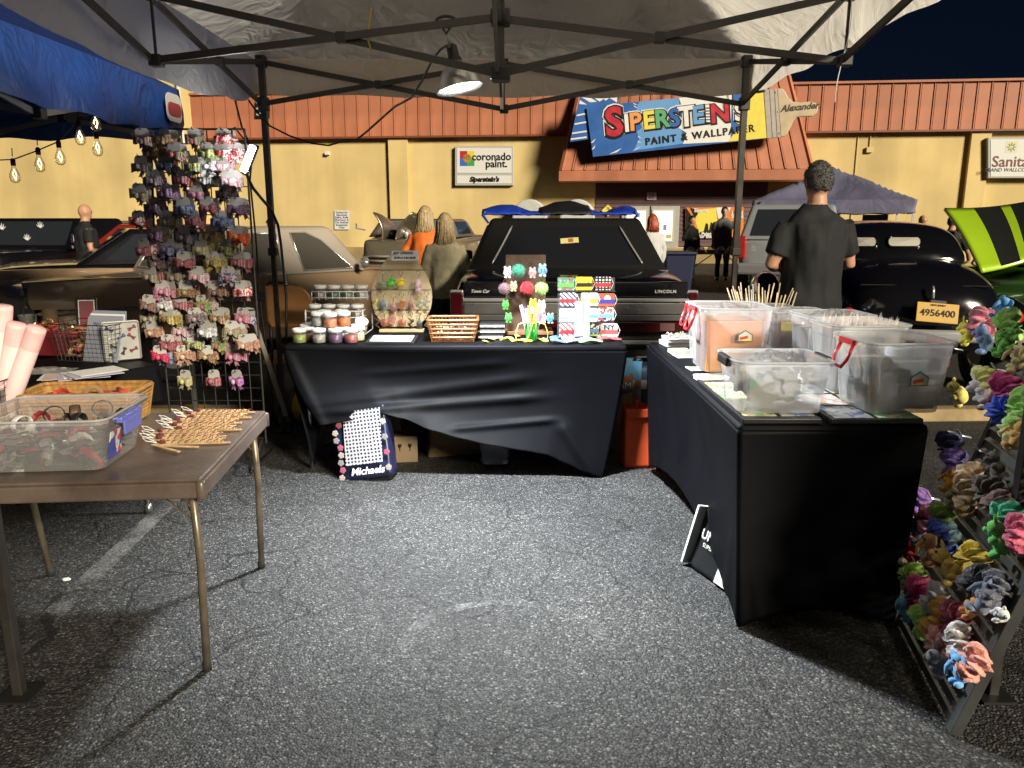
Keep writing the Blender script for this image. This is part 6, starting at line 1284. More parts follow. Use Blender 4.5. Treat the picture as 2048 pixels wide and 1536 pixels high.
def plush_meshes(v):
    b = MB(); b.sphere((0, 0, 0), (.026, .022, .034), 12, 8, wob=.15, seed=v); b.sphere((.004, -.012, .040), (.022, .021, .021), 12, 8)
    if v == 1: b.tube([(0, -.03, .036), (.0, -.045, .02), (.004, -.05, -.004)], [.009, .007, .004], 8)
    else: b.sphere((.004, -.032, .034), (.011, .011, .009), 8, 6)
    for s in (-1, 1): b.sphere((s * .02, -.014, .008), (.009, .014, .012), 8, 6); b.sphere((s * .015, -.016, -.032), (.011, .016, .010), 8, 6)
    e = MB(); sz = {0: (.007, .005, .024), 1: (.018, .005, .016), 2: (.009, .006, .009)}[v]; e.sphere((0, 0, 0), sz, 10, 6)
    ey = MB(); ey.sphere((0, 0, 0), .0035, 6, 5)
    ms = (b.mesh('body', True), e.mesh('ear', True), ey.mesh('eye', True))
    for m in ms: m.materials.append(WHITE)
    return ms
PLU = [plush_meshes(v) for v in range(3)]
sp_rz = math.atan2(PN.y, PN.x) + math.pi / 2
def scrunchie(px, py, col, wd, k, sc=1.0, rough=.28, off=.05):
    rough = min(.7, rough + .22)
    o = thing('scrunchie', f'{wd} scrunchie hanging on the slatted rack', 'scrunchie', rp(px, py, off), 0, 'scrunchies on the slatted rack')
    o.rotation_euler = (R(rnd.uniform(-25, 25)), R(rnd.uniform(0, 360)), sp_rz + R(rnd.uniform(-35, 35))); o.scale = (sc, sc, sc)
    put('ruffle', SCR[k % 4], o, mat=pm('satin ' + wd, tuple(min(.85, c * 1.7 + .01) for c in col), rough, var=.15, vs=30, sheen=.4, bump=.5, bs=55, spec=.35))
def plush(px, py, col, wd, k, sc=1.0, off=.06):
    o = thing('plush_animal', f'{wd} plush animal clipped to the slatted rack', 'plush toy', rp(px, py, off), 0, 'plush animals on the slatted rack')
    o.rotation_euler = (R(rnd.uniform(-20, 20)), R(rnd.uniform(-60, 60)), sp_rz + R(rnd.uniform(-50, 30))); o.scale = (sc, sc, sc)
    v = k % 3; b, e, y = PLU[v]; m = pm('plush fur ' + wd, tuple(min(.8, c * 1.6 + .01) for c in col), .9, var=.2, vs=60, sheen=.3)
    put('body', b, o, mat=m)
    for s in (-1, 1): put('ear', e, o, loc=(s * (.016 if v != 1 else .026), -.008, .058 if v != 1 else .046), rot=(0, R(12 * s), 0), mat=m); put('eye', y, o, loc=(.004 + s * .009, -.031, .046), mat=BLACK)
SC = [(1965, 645, (.32, .10, .14), 'dusty rose velvet', .6), (2016, 655, (.28, .50, .14), 'pale lime satin', .3), (1972, 762, (.62, .55, .18), 'cream yellow', .35), (2012, 786, (.36, .03, .15), 'magenta', .35), (2012, 826, (.02, .06, .42), 'royal blue satin', .25), (2032, 858, (.62, .55, .28), 'ivory', .35), (1902, 896, (.012, .015, .08), 'navy satin', .3), (1908, 926, (.16, .10, .36), 'lavender satin', .25), (1936, 958, (.62, .36, .24), 'peach satin', .3), (1930, 990, (.24, .17, .09), 'leopard print', .5), (1985, 985, (.06, .045, .03), 'dark brown', .5), (2000, 1015, (.10, .055, .05), 'russet brown', .5), (1832, 1006, (.12, .05, .22), 'striped purple satin', .25), (1853, 1040, (.50, .18, .28), 'rose pink', .3), (1886, 1046, (.14, .24, .04), 'moss green', .35), (1884, 1074, (.02, .06, .32), 'cobalt blue satin', .25), (2010, 1042, (.03, .24, .14), 'emerald satin', .25), (2040, 1068, (.40, .07, .13), 'raspberry', .35), (1810, 1115, (.34, .012, .02), 'deep red satin', .25), (1828, 1156, (.30, .60, .08), 'bright lime satin', .22), (1944, 1120, (.50, .36, .04), 'mustard yellow', .35), (1843, 1196, (.36, .03, .13), 'hot pink satin', .22), (1870, 1200, (.40, .40, .42), 'silver satin', .2), (1848, 1245, (.28, .52, .10), 'leaf green satin', .25), (1880, 1240, (.42, .24, .03), 'old gold satin', .25), (1912, 1246, (.20, .03, .06), 'wine red satin', .25), (1890, 1292, (.58, .24, .22), 'salmon pink satin', .22), (1962, 1170, (.03, .03, .035), 'black satin', .2), (1945, 1325, (.56, .22, .18), 'coral pink satin', .22), (1918, 1285, (.46, .44, .42), 'pearl white satin', .22), (2045, 820, (.25, .48, .10), 'spring green', .3), (1990, 1180, (.05, .055, .08), 'graphite satin', .22)]
for k, (px, py, col, wd, rg) in enumerate(SC): scrunchie(px, py, col, wd, k, .95 if k % 3 else 1.08, rg)
PL = [(1936, 670, (.58, .48, .05), 'yellow chick', .9), (2003, 622, (.06, .22, .48), 'bright blue', .8), (1972, 684, (.16, .24, .46), 'blue elephant', 1.0), (2012, 692, (.10, .32, .05), 'green frog', 1.0), (2038, 722, (.58, .42, .22), 'peach rabbit', .9), (1922, 790, (.55, .42, .12), 'golden yellow', 1.0), (1968, 792, (.42, .42, .42), 'pale grey', 1.05), (1900, 968, (.46, .24, .04), 'orange', .8), (1818, 1040, (.60, .16, .10), 'coral', .85), (1836, 1068, (.09, .10, .10), 'charcoal', .85), (1868, 1104, (.38, .20, .07), 'tan and white', 1.1), (1912, 1072, (.20, .32, .38), 'pale teal', .7), (1902, 1140, (.48, .36, .10), 'yellow giraffe', 1.15), (1818, 1224, (.08, .30, .58), 'sky blue', .9), (1812, 1132, (.48, .38, .26), 'cream', .7), (2003, 1086, (.08, .34, .06), 'grass green', 1.05), (1972, 1205, (.12, .15, .20), 'slate blue', 1.1), (1946, 1218, (.42, .20, .05), 'ginger', .8), (1884, 1332, (.09, .095, .10), 'dark grey', 1.0), (1922, 1345, (.10, .28, .52), 'blue and lilac', .9), (1995, 940, (.05, .04, .03), 'dark brown', .9), (1825, 1185, (.07, .16, .03), 'olive green', .8), (2035, 880, (.48, .30, .10), 'amber', .9), (2005, 1230, (.5, .5, .48), 'white', .7)]
for k, (px, py, col, wd, sc) in enumerate(PL): plush(px, py, col, wd, k, sc)
# ================================================================ things under and beside the tables
def gbase(px, py): return atz(px, py, 0)
def bag_shell(w_, d_, h_, seed, crump=.02, top=1.0, nh=14):
    rings = []
    for j in range(nh + 1):
        t = j / nh; ring = []; ww, dd = w_ * (1 + (top - 1) * t), d_ * (1 - .35 * t)
        for i, (x, y) in enumerate(rrect(ww, dd, .018, 5)):
            n_ = mnoise.noise(Vector((x * 9 + seed, y * 9, t * 3.2))); s = 1 + crump * 6 * n_ * (.3 + .7 * math.sin(math.pi * min(1, t + .15)))
            ring.append((x * s, y * s, h_ * t + crump * .6 * n_ * t))
        rings.append(ring)
    q = MB(); q.loft(rings, cap=False); q.f.append(tuple(range(23, -1, -1))); q.mi.append(0); return q
# ---- craft store bag
p = gbase(735, 962); bag = thing('shopping_bag', 'navy floral and dotted Michaels shopping bag leaning under the middle table', 'bag', (p.x, p.y + .08, 0), R(-6), rot=(R(-9), R(-9), R(-6)))
NAVYB = pm('navy bag', (.012, .016, .05), .35, var=.2, vs=8)
q = bag_shell(.30, .15, .40, 3, .008, 1.05); q.build('bag_body', NAVYB, bag, smooth=True)
DOT = print_mat('silver dots', [(.01, .012, .03), (.40, .40, .43)], 50, 'dots', .3)
def bagface(u, v, o): return (-.10 + .215 * u + .02 * v, -.083 + .02 * v + o - .006 * math.sin(math.pi * u), .085 + .30 * v)
MB().grid(lambda u, v: bagface(u, v, -.006), 12, 14).build('dotted_panel', DOT, bag, smooth=True)
lettering('Michaels', .056, pm('bag white print', (.7, .7, .7), .5), bag, (.022, -.094, .045), (R(86), 0, 0), shear=.25, offset=.0012, ext=.0004)
rr = random.Random(3)
for k in range(13):
    x = -.128 + rr.uniform(-.012, .02) if k < 9 else .142; z = .02 + .042 * k if k < 9 else .05 + .085 * (k - 9)
    f = MB()
    for j in range(5): a = j * 1.257 + k; f.sphere((x + .010 * math.cos(a), -.0865 + .02 * z / .4, z + .010 * math.sin(a)), (.009, .0012, .009), 7, 4)
    f.sphere((x, -.0872 + .02 * z / .4, z), (.004, .0012, .004), 6, 4); f.build('printed_flower', [pm('flower cream', (.3, .27, .23), .6), pm('flower pink', (.28, .07, .11), .6), pm('flower pale', (.2, .19, .2), .6)][k % 3], bag)
# ---- bags, boxes, bin under the table
KRAFT = pm('kraft paper', (.26, .17, .085), .75, var=.2, vs=10, bump=.25, bs=14)
p = gbase(905, 925); o = thing('paper_bag', 'crumpled brown paper bag lying under the middle table', 'bag', (p.x, p.y + .25, 0), R(12)); q = bag_shell(.36, .22, .22, 7, .03, .8); q.build('bag', KRAFT, o)
p = gbase(1228, 905); o = thing('paper_bag', 'tall tan paper bag standing between the middle table and the red bag', 'bag', (p.x, p.y + .12, 0), R(-55)); q = bag_shell(.28, .13, .38, 9, .01, 1.0); q.build('bag', KRAFT, o)
p = gbase(805, 930); o = thing('cardboard_box', 'small cardboard box with printed glass symbols under the table', 'box', (p.x, p.y + .12, 0), R(8)); MB().box((0, 0, .08), (.15, .14, .16)).build('box', pm('cardboard', (.28, .2, .12), .75, var=.1), o, bevel=.002)
for k in (-1, 1): MB().lathe([(.004, 0), (.004, .02), (.012, .03), (.012, .045)], 8, (k * .03, -.068, .07)).build('glass_symbol', INK, o)
p = gbase(830, 905); o = thing('carton', 'tall plain brown carton behind the small printed box', 'carton', (p.x - .05, p.y + .35, 0), R(3)); MB().box((0, 0, .16), (.16, .12, .32)).build('box', pm('brown carton', (.22, .15, .08), .75, var=.1), o, bevel=.003); MB().box((0, -.0615, .26), (.16, .002, .03)).build('tape', pm('parcel tape', (.35, .26, .14), .3), o)
p = gbase(840, 880); o = thing('folded_tarp', 'folded bright blue tarp tucked under the middle table', 'tarp', (p.x + .02, p.y + .05, .2), R(15)); MB().grid(lambda u, v: (-.14 + .28 * u, -.1 + .2 * v, .03 * mnoise.noise(Vector((u * 5, v * 5, 2))) + .04 * (1 - abs(2 * u - 1))), 14, 12).build('sheet', pm('royal blue tarp', (.02, .03, .35), .4), o, solid=.02)
MB().box((0, 0, -.1), (.26, .18, .19)).build('box_below', pm('dark box', (.02, .02, .022), .6), o, bevel=.005)
cb2 = bin_('clear_bin', 'small clear lidded bin under the middle table', (gbase(990, 935).x, gbase(990, 935).y + .1, 0), .19, .15, .19, R(-4), .018, CLR2)
bits('bin_oddments', 'pale oddments inside the small bin under the table', 'oddments', cb2.location, .13, .1, .01, .1, 25, [PAPER, pm('oddment grey', (.2, .2, .2), .6), pm('oddment blue', (.2, .24, .35), .5)], .05, 0, 51)
MB().box((0, 0, .196), (.20, .16, .012)).build('lid', pm('smoke grey lid', (.10, .10, .11), .4), cb2, bevel=.004)
p = gbase(1080, 905); o = thing('lunch_box', 'white box with grid pattern under the right end of the middle table', 'box', (p.x, p.y + .25, 0), R(20)); MB().box((0, 0, .09), (.17, .14, .18)).build('box', pm('white wrapped box', (.5, .5, .5), .5), o, bevel=.008)
for k in range(3): MB().box((-.05 + .05 * k, -.071, .09), (.004, .003, .17)).build('grid_line', INK, o); 
for k in range(3): MB().box((0, -.0712, .04 + .05 * k), (.16, .003, .004)).build('grid_line', INK, o)
p = gbase(1035, 905); o = thing('pumpkin_bucket', 'dull orange plastic bucket deep under the middle table', 'bucket', (p.x, p.y + .32, 0)); MB().lathe([(.06, 0), (.075, .02), (.09, .1), (.08, .15), (.075, .15)], 20).build('bucket', pm('orange bucket', (.42, .12, .03), .5), o, smooth=True)
MB().tube([(.08 * math.cos(a), 0, .15 + .06 * math.sin(a)) for a in [i * math.pi / 8 for i in range(9)]], .004, 6).build('handle', BLACK, o)
p = gbase(1287, 938); o = thing('tote_bag', 'bright orange-red fabric tote bag standing beside the right table', 'bag', (p.x, p.y + .09, 0), R(4)); q = bag_shell(.235, .17, .36, 5, .006, 1.0); REDT = pm('orange red fabric', (.62, .075, .015), .7, var=.12, vs=12); q.build('bag', REDT, o, smooth=True)
MB().box((0, -.072, .33), (.22, .006, .05)).build('front_hem', REDT, o, bevel=.003); MB().tube([(-.05, -.06, .35), (-.045, -.05, .40), (0, -.04, .37), (.045, -.05, .395), (.05, -.06, .35)], [(.012, .002)] * 5, 6).build('handle', REDT, o)
p = gbase(1262, 900); o = thing('gift_bag', 'blue and brown printed bag behind the orange-red tote', 'bag', (p.x - .02, p.y + .35, 0), R(-10)); q = bag_shell(.26, .14, .52, 12, .008, 1.0); q.build('bag', print_mat('blue brown print', [(.05, .16, .28), (.16, .07, .04), (.3, .32, .34)], 9, 'noise'), o, smooth=True)
lettering('MAM', .06, PAPER, o, (0, -.085, .36), (R(88), 0, 0), ext=.0005)
p = gbase(1310, 910); o = thing('carry_case', 'dark blue fabric case beside the far end of the right table', 'case', (p.x - .02, p.y + .5, 0), R(5)); MB().box((0, 0, .24), (.2, .2, .48)).build('case', pm('dark blue fabric', (.012, .025, .06), .7), o, bevel=.03); MB().tube([(-.05, -.02, .48), (-.04, -.02, .53), (.04, -.02, .53), (.05, -.02, .48)], .008, 8).build('handle', BLACK, o); MB().box((0, -.102, .36), (.16, .004, .06)).build('mesh_pocket', print_mat('sticker noise', [(.3, .3, .35), (.5, .4, .2), (.4, .1, .1)], 40), o)
p = gbase(1400, 1175); o = thing('carrier_bag', 'black and white plastic carrier bag peeking from under the right table', 'bag', (p.x + .10, p.y + .06, 0), R(-68), rot=(R(-12), 0, R(-68))); q = bag_shell(.34, .10, .26, 15, .008, .9); q.build('bag', pm('black glossy film', (.012, .013, .014), .22, var=.2), o, smooth=True)
MB().box((-.168, -.02, .13), (.012, .10, .26), Matrix.Rotation(R(6), 3, 'Y')).build('white_edge', WHITE, o); MB().grid(lambda u, v: (.02 + .16 * u, -.058 + .02 * v, .003 + .12 * v * (1 - u * .8)), 6, 6).build('white_base', pm('crumpled white film', (.55, .54, .5), .5, bump=.4, bs=30), o)
lettering('5', .06, PAPER, o, (-.02, -.052, .21), (R(84), 0, R(0)), ext=.0005); lettering('UNOU', .055, PAPER, o, (-.03, -.055, .155), (R(84), 0, 0), ext=.0005, offset=.0008); lettering('SUPERVITA', .024, PAPER, o, (-.03, -.058, .115), (R(84), 0, 0), ext=.0005)
# ---- cord reel, cables, small stand, chair
p = gbase(606, 868); reel = thing('cord_reel', 'black and yellow extension cord reel left of the middle table', 'cord reel', (p.x + .02, p.y + .15, 0), R(58))
RL = Matrix.Translation((0, 0, .165)) @ Matrix.Rotation(R(90), 4, 'X')
q = MB(RL); q.lathe([(.03, .07), (.15, .07), (.152, .066), (.152, .058), (.06, .055), (.06, -.055), (.152, -.058), (.152, -.066), (.15, -.07), (.03, -.07)], 32); q.build('drum', BLACK, reel, smooth=True)
q = MB(RL); q.lathe([(.10, .05), (.122, .045), (.122, -.045), (.10, -.05)], 28, cap=False); q.build('wound_cord', pm('yellow cord jacket', (.65, .42, .02), .45, bump=.5, bs=90), reel, smooth=True)
for z in range(6): q = MB(RL); q.tube([(.124 * math.cos(a), .124 * math.sin(a), -.038 + .0155 * z) for a in [i * math.pi / 12 for i in range(24)]], .0075, 6, closed=True); q.build('cord_turn', pm('yellow cord jacket', (.65, .42, .02), .45), reel, smooth=True)
MB().tube([(-.11, -.085, 0), (-.06, -.085, .18), (0, -.085, .33), (.06, -.085, .18), (.11, -.085, 0)], .011, 8).build('stand', BLACK, reel, smooth=True); MB().tube([(-.11, .085, 0), (-.06, .085, .18), (0, .085, .33), (.06, .085, .18), (.11, .085, 0)], .011, 8).build('stand', BLACK, reel, smooth=True)
MB().tube([(0, -.09, .33), (0, 0, .345), (0, .09, .33)], .013, 8).build('carry_handle', pm('grey grip', (.06, .06, .06), .5), reel, smooth=True); MB().box((0, -.075, .165), (.05, .012, .09)).build('socket_plate', pm('red socket', (.25, .02, .02), .4), reel, bevel=.004)
for k, (lab, pts, r_) in enumerate((('black cable looping along the ground from the cord reel', [(700, 880, 0), (640, 893, 0), (590, 898, 0), (548, 890, 0), (520, 868, 0), (560, 850, 0), (600, 846, 0)], .005), ('second black cable coiled below the wire grid', [(470, 858, 0), (500, 852, 0), (540, 856, 0), (560, 842, 0), (520, 836, 0), (480, 842, 0), (450, 850, 0)], .005))):
    ptw = [gbase(x, y) for x, y, _ in pts]; o = thing('ground_cable', lab, 'cable', ptw[0]); sm = []
    for i in range(len(ptw) - 1):
        for t in (0, .33, .66): a, b, c, d = ptw[max(i - 1, 0)], ptw[i], ptw[i + 1], ptw[min(i + 2, len(ptw) - 1)]; sm.append(.5 * ((2 * b) + (c - a) * t + (2 * a - 5 * b + 4 * c - d) * t * t + (3 * b - a - 3 * c + d) * t ** 3))
    MB().tube([v - ptw[0] + Vector((0, 0, r_)) for v in sm], r_, 6).build('cord', BLACK, o, smooth=True)
o = thing('cable_bundle', 'black cable hanging down along the left tent post', 'cable', at(500, 370, 5.0)); o0 = o.location.copy()
MB().tube([at(x, y, 5.02) - o0 for x, y in ((486, 160), (470, 200), (484, 255), (505, 300), (500, 360), (512, 480), (520, 600), (532, 690), (540, 790), (555, 850))], .006, 6).build('cord', BLACK, o, smooth=True)
MB().tube([at(x, y, 5.0) - o0 for x, y in ((455, 262), (470, 255), (485, 275), (500, 290))], .005, 6).build('cord', BLACK, o, smooth=True)
MB().box(at(522, 590, 5.0) - o0, (.05, .03, .05)).build('cable_tie', BLACK, o)
# thin metal lath leaning along the post
a, b = at(508, 640, 4.9), at(572, 832, 4.72); o = thing('metal_lath', 'pale metal lath leaning against the left tent post', 'lath', b); q = MB(); q.bar((0, 0, 0), a - b, .03, .006); q.build('lath', pm('pale aluminium', (.55, .50, .40), .35, .7), o)
# chair with round tan back behind the middle table
p = at(576, 610, 5.35); o = thing('camp_chair', 'chair with rounded tan back and black top rail behind the middle table', 'chair', (p.x, p.y, 0), R(8))
zt_, zb_ = at(576, 571, 5.35).z, at(576, 655, 5.35).z
pts = [(-.15, zt_), (-.15, zb_ + .05), (-.12, zb_)] + [(.05 + .12 * math.cos(R(t)), (zt_ + zb_) / 2 - .0 + (zt_ - zb_) / 2 * math.sin(R(t))) for t in range(-80, 71, 15)] + [(.02, zt_)]
MB().prism(pts, .03).build('backrest', pm('tan leather', (.42, .20, .06), .45, var=.1, vs=5), o, bevel=.012)
MB().tube([(-.14, .012, zt_ + .005), (-.12, .01, zt_ + .02), (-.02, .01, zt_ + .02), (0, .012, zt_ + .003)], .009, 8).build('top_rail', BLACK, o, smooth=True)
MB().box((0, .22, .44), (.40, .40, .05)).build('seat', pm('tan leather', (.42, .20, .06), .45), o, bevel=.015)
for x in (-.16, .16):
    for y in (.04, .4): MB().tube([(x, y, 0), (x, y, .43)], .012, 8).build('leg', BLACKMETAL, o, smooth=True)
    MB().tube([(x * .85, .03, .43), (x * .8, .02, zb_ + .06)], .012, 8).build('back_post', BLACKMETAL, o, smooth=True)
# small metal folding easel below the table's left end
p = gbase(605, 870); o = thing('folding_stand', 'thin bent steel stand left of the middle table', 'stand', (p.x - .02, p.y + .25, 0)); 
for k, pts in enumerate(([(-.05, 0, 0), (-.05, 0, .50), (.0, .0, .54), (.10, -.02, .30)], [(.02, .1, 0), (-.02, .05, .5)])): MB().tube(pts, .009, 8).build('leg', STEEL, o, smooth=True)
# white pebble-like scrap on the asphalt
p = gbase(133, 1161); o = thing('paper_scrap', 'small white scrap on the asphalt under the card table', 'litter', p); MB().sphere((0, 0, .005), (.018, .012, .006), 10, 6, wob=.3, seed=2).build('scrap', PAPER, o, smooth=True)
# wheel stops
CONC = pm('painted concrete', (.34, .25, .13), .85, var=.25, vs=6, bump=.3, bs=25)
for k, (px, py, wd) in enumerate(((1935, 838, 'behind the slatted rack'), (250, 838, 'below the wire grid at left'))):
    p = gbase(px, py); o = thing('wheel_stop', f'yellowed concrete wheel stop on the asphalt {wd}', 'wheel stop', p, R(2)); L = 1.7
    q = MB(); q.loft([[(x, -.08, 0), (x, -.06, .09), (x, .06, .09), (x, .08, 0)] for x in (-L / 2, -L / 2 + .05, L / 2 - .05, L / 2)]); q.build('block', CONC, o, bevel=.012)
    for x in (-.5, .5): MB().box((x, -.001, .091), (.16, .11, .004)).build('yellow_patch', pm('yellow curb paint', (.50, .28, .04), .8, var=.2, vs=12), o)
# ================================================================ cars
def paint(name, col, rough=.22, metal=.2): return pm(name, col, rough, metal, var=.05, vs=2, coat=.8)
GLASS = clear_mat('dark car glass', (.03, .035, .045), .72, .03, .1); GLASS2 = clear_mat('pale car glass', (.35, .36, .33), .35, .03, .2)
GLASSM = clear_mat('smoky car glass', (.10, .10, .09), .5, .03, .2)
REDL = pm('red lamp lens', (.055, .004, .006), .18, coat=.5)
def ring_half(w_, zb, zt, crown=.03, tuck=.08):
    h = zt - zb
    R_ = [(w_ * .0, zb), (w_ * .86, zb), (w_ * .96, zb + h * .12), (w_, zb + h * .45), (w_ * .99, zb + h * .75), (w_ * .955, zt - .015), (w_ * .88, zt + crown * .3), (w_ * .45, zt + crown * .8)]
    return R_
def body_shell(secs):
    rings = []
    for (y, w_, zb, zt, crown) in secs:
        hp = ring_half(w_, zb, zt, crown); ring = [(x, y, z) for x, z in hp] + [(0, y, zt + crown)] + [(-x, y, z) for x, z in hp[::-1][:-1]]
        rings.append(ring)
    q = MB(); q.loft(rings); return q
class Cabin:
    """greenhouse between a base rectangle and a smaller roof; gives window quads on its four faces"""
    def __init__(s, yb0, yb1, wb, zb, yt0, yt1, wt, zt): s.B = [Vector(p) for p in ((-wb, yb0, zb), (wb, yb0, zb), (wb, yb1, zb), (-wb, yb1, zb))]; s.T = [Vector(p) for p in ((-wt, yt0, zt), (wt, yt0, zt), (wt, yt1, zt), (-wt, yt1, zt))]
    def shell(s, mat, par, r=.03, name='cabin', roofmat=None):
        q = MB(); c = (s.T[0] + s.T[1] + s.T[2] + s.T[3]) / 4
        q.add(s.B + s.T, [(0, 1, 5, 4), (1, 2, 6, 5), (2, 3, 7, 6), (3, 0, 4, 7), (4, 5, 6, 7)]); return q.build(name, mat, par, bevel=r, seg=4)
    def pt(s, face, u, v, o):
        i, j = face, (face + 1) % 4; b = s.B[i].lerp(s.B[j], u); t = s.T[i].lerp(s.T[j], u); n = (s.B[j] - s.B[i]).cross(s.T[i] - s.B[i]).normalized(); return b.lerp(t, v) + n * o
    def win(s, face, u0, u1, v0, v1, mat, par, name='window', o=.004, chrome=None, poly=None):
        pts = poly or [(u0, v0), (u1, v0), (u1, v1), (u0, v1)]; n = len(pts); q = MB()
        q.add([s.pt(face, u, v, o) for u, v in pts] + [s.pt(face, u, v, -.01) for u, v in pts], [tuple(range(n))] + [(i, n + i, n + (i + 1) % n, (i + 1) % n) for i in range(n)]); w_ = q.build(name, mat, par)
        if chrome: MB().tube([s.pt(face, u, v, o + .004) for u, v in pts], .009, 6, closed=True).build('trim', chrome, w_, smooth=True)
        return w_
def wheel(par, x, y, r=.33, wd=.2, rim=CHROME, name='wheel'):
    M = Matrix.Translation((x, y, r)) @ Matrix.Rotation(R(90), 4, 'Y')
    q = MB(M); q.lathe([(r * .62, -wd / 2), (r * .92, -wd / 2), (r, -wd * .35), (r, wd * .35), (r * .92, wd / 2), (r * .62, wd / 2)], 28, cap=False); t = q.build(name, RUBBER, par, smooth=True)
    q = MB(M); q.lathe([(0, -wd * .42), (r * .25, -wd * .46), (r * .6, -wd * .36), (r * .63, -wd * .48)], 20, cap=False); q.lathe([(r * .63, wd * .48), (r * .6, wd * .36), (r * .25, wd * .46), (0, wd * .42)], 20, cap=False); q.build('rim', rim, t, smooth=True)
# ---- black saloon seen from behind
LX, LY = .49, 6.3; car = thing('black_saloon_car', 'black saloon car parked tail towards the stall behind the middle table', 'car', (LX, LY, 0), R(-1))
BLK = paint('black car paint', (.006, .006, .008), .16, .0)
zl = lambda py, Y=6.3: at(1142, py, Y).z
hw = .99; zb_l = zl(556)
q = body_shell([(-.02, .93, .42, zb_l - .05, .0), (.0, hw - .02, .36, zb_l - .03, .005), (.25, hw, .27, zb_l, .02), (1.0, hw, .24, zb_l + .02, .03), (2.0, hw, .22, zb_l + .01, .03), (3.6, hw, .22, zb_l, .03), (4.6, hw - .02, .24, zb_l - .04, .03), (5.3, hw - .05, .3, zb_l - .12, .02), (5.4, hw - .12, .36, zb_l - .2, .0)])
q.build('body', BLK, car, smooth=True, sub=2)
cabL = Cabin(.78, 3.5, .92, zb_l, 1.30, 2.9, .715, at(1142, 436, 7.4).z); cabL.shell(pm('black vinyl roof', (.0055, .0055, .006), .55, bump=.1, bs=80), car, .04)
cabL.win(0, 0, 0, 0, 0, clear_mat('rear window glass', (.015, .017, .022), .80, .03, .05), car, 'rear_window', chrome=None, poly=[(.115, .13), (.885, .13), (.84, .83), (.16, .83)])
for s in (0, 1):
    a, b = ((.115, .13), (.16, .83)) if s == 0 else ((.885, .13), (.84, .83)); MB().tube([cabL.pt(0, a[0] + (b[0] - a[0]) * t, a[1] + (b[1] - a[1]) * t, .012) for t in (0, .1, .5, .9, 1)], [.004, .011, .011, .011, .004], 6).build('window_trim', CHROME, car, smooth=True)
MB().tube([cabL.pt(0, u, .005, .01) for u in (0, .25, .5, .75, 1)], .008, 6).build('deck_trim', STEEL, car)
for f in (1, 3): cabL.win(f, .14, .46, .12, .84, GLASS, car, 'side_window', chrome=CHROME); cabL.win(f, .5, .86, .12, .84, GLASS, car, 'side_window', chrome=CHROME)
cabL.win(2, .1, .9, .1, .9, GLASS, car, 'windscreen')
stk = cabL.pt(0, .52, .55, .012); o_ = MB().box((0, 0, 0), (.17, .004, .06)).build('window_sticker', pm('yellow sticker', (.62, .6, .25), .5), car, loc=stk, rot=(R(-38), R(-4), 0)); MB().box((.012, -.004, 0), (.045, .003, .042)).build('red_print', pm('sticker red print', (.5, .1, .06), .5), o_)
cx = lambda px: at(px, 600, 6.28).x - LX
def band(py0, py1, px0, px1, th, m, nm, yo=-.03, bev=.006): z0, z1 = zl(py1, 6.28), zl(py0, 6.28); xa, xb = cx(px0), cx(px1); return MB().box(((xa + xb) / 2, yo, (z0 + z1) / 2), (xb - xa, th, z1 - z0)).build(nm, m, car, bevel=bev)
BRUSH = pm('brushed alloy panel', (.52, .52, .53), .28, .9, var=.1, vs=3)
band(563, 594, 928, 1374, .05, BLK, 'boot_lid_panel', -.012, .01)
band(596, 603, 926, 1376, .05, CHROME, 'chrome_strip', -.03); band(605, 628, 928, 1374, .04, BRUSH, 'alloy_panel', -.03); band(629, 641, 928, 1374, .03, pm('grey alloy strip', (.25, .25, .26), .35, .8), 'lower_alloy_panel', -.03)
band(643, 664, 930, 1374, .03, REDL, 'red_reflector', -.03); band(645, 661, 1320, 1350, .034, pm('reversing lens', (.22, .12, .12), .2), 'reversing_lamp', -.031)
band(667, 692, 905, 1388, .16, pm('black bumper', (.01, .01, .011), .35), 'bumper', -.06, .03); band(676, 684, 903, 1390, .172, CHROME, 'bumper_strip', -.06)
band(694, 712, 920, 1380, .1, pm('dark valance', (.02, .02, .02), .6), 'lower_valance', -.02)
for px0, px1 in ((902, 926), (1374, 1393)): band(584, 664, px0, px1, .07, REDL, 'tail_lamp', -.02, .012); band(580, 668, px0 - 2, px1 + 1, .05, CHROME, 'lamp_frame', -.015, .01)
lettering('LINCOLN', .034, WHITE, car, (cx(1329), -.040, zl(583, 6.26)), ext=.002, space=1.25, offset=.0006); lettering('Town Car', .036, WHITE, car, (cx(960), -.040, zl(583, 6.26)), shear=.35, ext=.002, offset=.0006)
for x in (-.86, .86):
    for y in (1.0, 4.3): wheel(car, x, y)
for s in (-1, 1): MB().box((s * 1.07, 2.9, zb_l + .06), (.13, .08, .11)).build('wing_mirror', BLK, car, bevel=.03)
